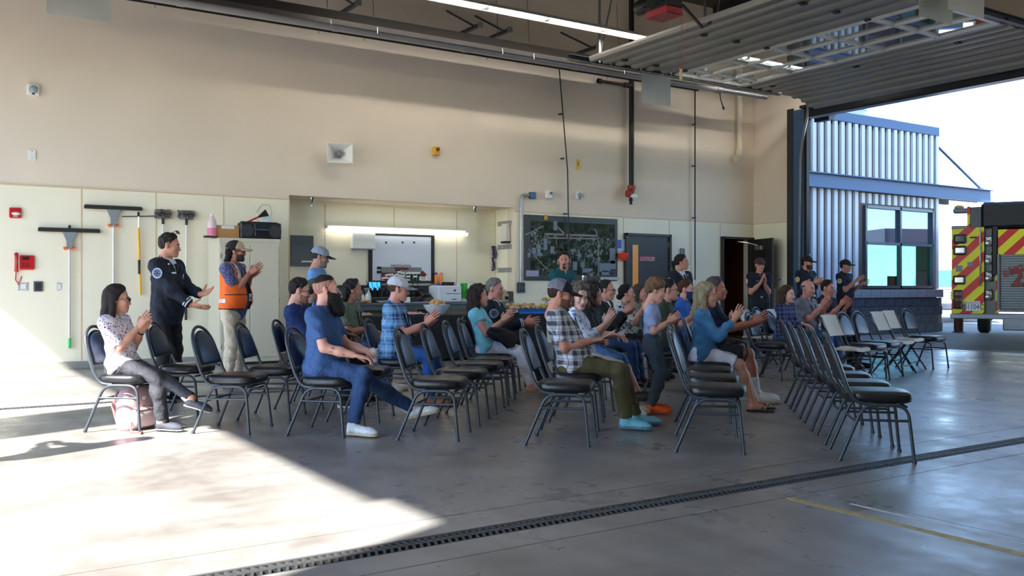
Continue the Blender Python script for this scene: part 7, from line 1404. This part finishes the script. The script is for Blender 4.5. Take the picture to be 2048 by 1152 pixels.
def hooked(i):
    c_ = surf(i, .36, -.02, .03); q = MB()
    for k in (0, 1): q.ball((0, .0, -.055*k), (.008, .032, .024), 10, 6)
    q.tube([(0, 0, .03), (0, 0, -.06)], .004, 5); o = q.build('hooked_sunglasses', M('gloss_black', (14, 14, 16), .1), i['root'], smooth=True); o.location = [float(a) for a in c_]; o.rotation_euler = (0, float(math.atan2(i['ez'][0], i['ez'][2])), 0)
hooked(i_)
x, y, yw = CH['L2']; R = Matrix.Translation((x, y, 0)) @ Matrix.Rotation(math.radians(yw), 4, 'Z'); p = R @ Vector((.285, .01, .79)); pg = empty('folded_programme', 'folded paper held by the man in grey plaid', 'paper', p, math.radians(yw)); MB().box((0, 0, 0), (.20, .14, .004), 0, (0, -.55, 0)).build('sheet', M('paper_cream', (210, 200, 186), .6), pg); MB().box((0.01, .0, .008), (.18, .13, .003), 0, (0, -.62, 0)).build('sheet', M('paper_print', (186, 176, 168), .6), pg)
sit('L3', 'elderly woman with curly grey hair in blue flowered blouse, glancing to the camera', sex='f', sc=.98, lean=-.07, girth=.05, head=(-52, 12), hair=[('curlybob', (142, 132, 122))], tone=(222, 176, 160), lips=(180, 116, 110), top=('blouse', floral('blue_flowers', (226, 230, 244), [(70, 130, 206), (110, 150, 214), (150, 180, 226)], 15, .40)), sleeve='three', hem=-.10, legs=('trousers', cloth((224, 226, 238), 'white_jeans')), shoe=('flat', M('flat_white', (214, 206, 200), .6), M('flat_sole', (190, 180, 170), .6)), arms=clap(.22, .86, .02, 1.4), feet=feet_sit(.42, .1), res=.0115)
sit('L4', 'person with long dark curly hair in dark top seen from behind', sex='f', sc=1.0, lean=.10, head=(22, 2), hair=[('longcurl', (66, 50, 46))], tone=(196, 140, 120), top=('tee', BLKW), sleeve='elbow', collar=False, legs=('rolled', JEANL), shoe=('flat', M('flat_black', (30, 28, 30), .6), M('flat_sole_black', (30, 28, 28), .6)), arms=lap(.3, .68), feet=feet_sit(.5), res=MID)
sit('L5', 'seated man with receding hair and dark glasses in black jacket, clapping', lean=.06, girth=.05, head=(4, 4), hair=[('receding', (52, 42, 40))], tone=(204, 146, 126), top=('jacket', BLKW), sleeve='long', legs=('trousers', JEAN), shoe=DRESS, arms=clap(.26, .90, .02, .7), feet=feet_sit(), extras=[glasses()], res=MID)
sit('L6', 'seated woman with dark bun in black and white blouse, clapping with raised hands', sex='f', lean=.06, head=(8, -6), hair=[('bun', (30, 24, 26))], tone=(214, 158, 136), top=('blouse', floral('mono_flowers', (206, 206, 214), [(26, 26, 34), (40, 40, 50)], 16, .42)), sleeve='elbow', legs=('trousers', BLKW), shoe=DRESS, arms=clap(.24, .93, .02, .9), feet=feet_sit(), extras=[lanyard()], res=FAR)
sit('L7', 'seated woman with straight grey brown hair by the black door, clapping', sex='f', lean=.06, head=(2, 0), hair=[('longstraight', (88, 80, 78))], tone=(216, 150, 136), top=('tee', cloth((120, 126, 116))), sleeve='short', legs=('trousers', BLKW), shoe=DRESS, arms=clap(.24, .92, .02, .9), feet=feet_sit(), res=FAR)
p = fl(1304, 826); 
person('young boy in pale blue shirt and orange trainers standing and clapping', (float(p[0]), float(p[1])), -46, 'stand', sex='c', sc=.735, hsc=.90, tall=1.0, head=(6, 14), hair=[('boy', (156, 118, 84))], brow=(130, 96, 70), tone=(222, 164, 140), top=('tee', cloth((160, 176, 216))), hem=-.15, collar=False, legs=('trousers', cloth((68, 82, 94), 'jogger'), .026), shoe=('runner', M('trainer_orange', (250, 92, 22), .5), M('trainer_orange_sole', (236, 84, 24), .5)), arms=clap(.16, .88, .01, .5), feet=feet_stand(.075, 6), res=.0095)
sit('O1', 'seated man with dark hair and glasses in dark green shirt, clapping', lean=.08, girth=.04, head=(2, 0), hair=[('short', (50, 38, 34))], tone=(204, 150, 132), top=('shirt', cloth((56, 66, 50))), legs=('trousers', JEAN), shoe=WSN, arms=clap(.28, .86, .02, .6), feet=feet_sit(), extras=[glasses(), lanyard(True, (150, 30, 40))], res=MID)
sit('O2', 'seated man with red brown hair and blue face mask in bright blue shirt', lean=.08, head=(-6, 2), hair=[('short', (98, 58, 40)), ('mask', (34, 56, 104))], tone=(216, 156, 136), top=('polo', cloth((40, 100, 190))), legs=('trousers', JEAN), shoe=DRESS, arms=clap(.24, .88, .03, .7), feet=feet_sit(), res=FAR)
stand('officer with dark ponytail in dress uniform standing between the two doors', 1360, 14.4, -88, sex='f', sc=1.02, head=(36, 0), hair=[('pony', (52, 38, 34))], tone=(200, 142, 122), top=('jacket', NAVYU), sleeve='long', hem=-.14, legs=('trousers', BLKW), shoe=DRESS, arms={'L': ((.1, .26, .82), 'relax', (.2, 0, -1), (0, -1, 0)), 'R': ((.1, -.26, .82), 'relax', (.2, 0, -1), (0, 1, 0))}, feet=feet_stand(), extras=[armpatch('R', (60, 66, 92), (150, 160, 190)), chestpin(.07, .32, (.03, .06), (206, 210, 216), 'shield_badge'), chestpin(-.08, .43, (.02, .02), (230, 226, 206), 'collar_pin'), chestpin(.08, .43, (.02, .02), (230, 226, 206), 'collar_pin')], res=FAR)
r_ = lf('M4', 1518, 808)
i_ = sit('M4', 'woman with blond hair in denim jacket and white shorts, clapping with raised hands', sex='f', sc=1.0, lean=.03, girth=.03, head=(2, 2), hair=[('longblond', (206, 188, 152))], tone=(202, 146, 122), brow=(150, 120, 90), top=('shirt', M('denim_jacket', (70, 128, 176), .85, var=.14, vs=9, bump=.9, bs=15, bd=.025)), sleeve='long', hem=-.08, legs=('shorts', cloth((224, 230, 246), 'white_shorts')), shoe=('sandal', M('thong_black', (24, 24, 26), .5), M('sandal_sole_black', (28, 26, 26), .6)), socks='bare', arms=clap(.26, .88, .03, 1.3), feet={'R': ((.44, -.12, .085), -4), 'L': ((.46, .1, .085), 4)}, res=.0115)
sit('M5', 'seated man with grey hair and white moustache in navy shirt, arms reaching forward to clap', lean=.10, girth=.07, sc=1.04, head=(-4, -2), hair=[('short', (104, 98, 96)), ('moustache', (206, 204, 204))], tone=(186, 118, 98), top=('tee', cloth((22, 32, 58))), collar=True, legs=('shorts', cloth((40, 44, 56))), shoe=WSN, socks=cloth((206, 210, 220), 'sock_grey'), arms=clap(.42, .83, .02, .5), feet=feet_sit(.46, .13), res=MID)
x, y = rows(.33+.22, 9.42+.03); hb = empty('handbag', 'black strappy handbag resting on the lap of the blond woman', 'bag', (x, y, .665), math.radians(-47)); MB().ball((0, .06, 0), (.13, .16, .045), 12, 7).build('bag', M('bag_leather', (20, 20, 24), .4, bump=.4, bs=30), hb, smooth=True); MB().tube([(.08, -.05, .02), (.16, -.13, .0), (.18, -.15, -.1), (.13, -.14, -.2)], .012, 6).tube([(-.05, .18, .03), (.05, .05, .06), (.12, -.02, .04)], .008, 6).build('strap', BLKPL, hb)
UN = dict(tone=(200, 142, 122), legs=('trousers', NAVYU), shoe=DRESS, res=FAR)
stand('firefighter in dark cap by the open door, hands clasped high in front', 1518, 16.9, -118, sex='f', sc=1.03, head=(6, 0), hair=[('short', (60, 44, 38)), ('cap', ((70, 44, 46), (50, 34, 38)))], top=('polo', NAVYU), hem=-.03, arms=clap(.20, 1.28, .0, 1.1), feet=feet_stand(), extras=[armpatch('R', (196, 170, 70), (220, 214, 190), rad=.05), belt(), chestpin(-.07, .34, (.06, .014), (120, 160, 210), 'name_bar')], **UN)
stand('bearded firefighter in cap with yellow goggles on it, standing by the blue steel column', 1611, 17.3, -88, sc=1.05, girth=.05, head=(14, 0), hair=[('short', DKBR), ('beard', (110, 76, 60)), ('cap', ((26, 26, 30), (24, 24, 28)))], top=('shirt', NAVYU), sleeve='long', hem=-.03, arms=clap(.22, 1.30, .0, .2), feet=feet_stand(), extras=[armpatch('R', (206, 170, 70), (220, 206, 170), rad=.05), belt(), glasses(True, 'yellow'), chestpin(.08, .34, (.04, .05), (206, 210, 216), 'shield_badge'), chestpin(-.08, .34, (.06, .014), (206, 206, 206), 'name_bar')], **UN)
stand('firefighter in navy shirt and cap clapping before the corrugated wing', 1688, 18.6, -82, sc=1.03, girth=.05, head=(4, 0), hair=[('short', DKBR), ('cap', ((22, 26, 36), (22, 26, 36)))], top=('shirt', NAVYU), hem=-.03, arms={'L': ((.30, .10, 1.27), 'clap', (.8, .2, .3), (0, -1, .2)), 'R': ((.28, -.06, 1.34), 'clap', (.8, .2, .5), (0, .9, -.4))}, feet=feet_stand(), extras=[armpatch('R', (150, 160, 120), (206, 206, 190), rad=.05), belt(), chestpin(.08, .34, (.04, .05), (206, 210, 216), 'shield_badge')], **UN)
sit('R1', 'girl with long brown hair in navy plaid shirt, hands in her lap', sex='f', sc=.96, lean=.06, head=(2, 2), hair=[('longstraight', (92, 62, 46))], tone=(226, 172, 156), top=('shirt', plaid('navy_plaid', (44, 60, 120), (20, 26, 62), (170, 180, 220), .12, .06)), sleeve='long', hem=-.10, legs=('trousers', JEANL), shoe=WSN, arms=lap(.28, .69), feet=feet_sit(), res=FAR)
sit('R2', 'bald man with white beard in grey shirt, clapping', lean=.02, girth=.08, sc=1.03, head=(-6, 2), hair=[('fringe', (130, 122, 120)), ('goatee', (196, 190, 188))], tone=(214, 150, 134), top=('shirt', cloth((130, 134, 152))), legs=('trousers', JEANL), shoe=WSN, arms=clap(.24, .93, .05, 1.1), feet=feet_sit(), extras=[lanyard()], res=FAR)
sit('R3', 'seated man with dark hair in navy uniform shirt beside the bald man', lean=.0, girth=.06, sc=1.03, head=(0, 2), hair=[('short', (58, 40, 34))], tone=(208, 136, 116), top=('shirt', NAVYU), legs=('trousers', NAVYU), shoe=DRESS, arms=clap(.24, .92, .12, .9), feet=feet_sit(), extras=[armpatch('R', (170, 176, 190), (206, 210, 216), rad=.05)], res=FAR)
# two people just outside the left edge of the picture, whose shadow falls into it
person('man in dark work clothes standing in the sun left of the rows', (-.16, 7.12), 112, 'stand', girth=.04, hair=[('short', DKBR)], top=('shirt', NAVYU), sleeve='long', hem=-.1, legs=('trousers', BLKW), shoe=DRESS, arms=clap(.34, 1.15, .03, .3), feet=feet_stand(), res=FAR)
# ------------------------------------------------------------------ backpack
p = fl(285, 862); bpk = empty('backpack', 'small pink backpack standing under the chair of the woman in sunglasses', 'bag', (float(p[0])-.02, float(p[1])+.18, 0), math.radians(-60)); PK = M('pink_canvas', (206, 168, 170), .8, bump=.4, bs=90)
def sring(rx, ry, z, e=3.2, cx=0): return superring(cx, 0, rx, ry, z, 20, e)
q = MB(); q.loft([sring(.085, .15, .0), sring(.1, .165, .02), sring(.1, .165, .2), sring(.09, .15, .3), sring(.065, .11, .36), sring(.03, .05, .385)]); q.build('body', PK, bpk, smooth=60)
q = MB(); q.loft([sring(.03, .12, .03, 3.2, .105), sring(.045, .13, .06, 3.2, .105), sring(.045, .13, .15, 3.2, .105), sring(.025, .11, .19, 3.2, .105)]); q.build('front_pocket', M('pink_canvas_light', (226, 196, 196), .8, bump=.4, bs=90), bpk, smooth=60)
MB().tube(arc((-.02, -.03, .38), (-.02, 0, .45), (-.02, .03, .38), 8), .01, 6).build('loop', PK, bpk, smooth=True); q = MB(); q.tube([(-.1, .1, .32), (-.14, .1, .2), (-.1, .1, .04)], .014, 6); q.tube([(-.1, -.1, .32), (-.14, -.12, .2), (-.1, -.1, .04)], .014, 6); q.tube([(.1, -.14, .08), (.18, -.2, .01), (.26, -.16, .008), (.3, -.22, .008)], .012, 6); q.build('strap', M('pink_strap', (150, 106, 104), .8), bpk, smooth=True)
MB().tube([(.14, -.12, .17), (.14, .12, .17)], .004, 5).build('zip', DKSTEEL, bpk); MB().lathe([(.018, 0), (.018, .004), (0, .004)], (.1, 0, .27), 14, (1, 0, 0)).build('emblem', WHITE, bpk)

x, y = rows(-4.62, 8.12); pp = empty('programme_sheet', 'white paper lying on the seat of the empty chair by the officer', 'paper', (x+.05, y+.02, .489), .4); boxo('sheet', (0, 0, .001), (.2, .13, .002), WHITE, pp); boxo('fold', (.0, .04, .004), (.2, .05, .002), WHITE, pp)
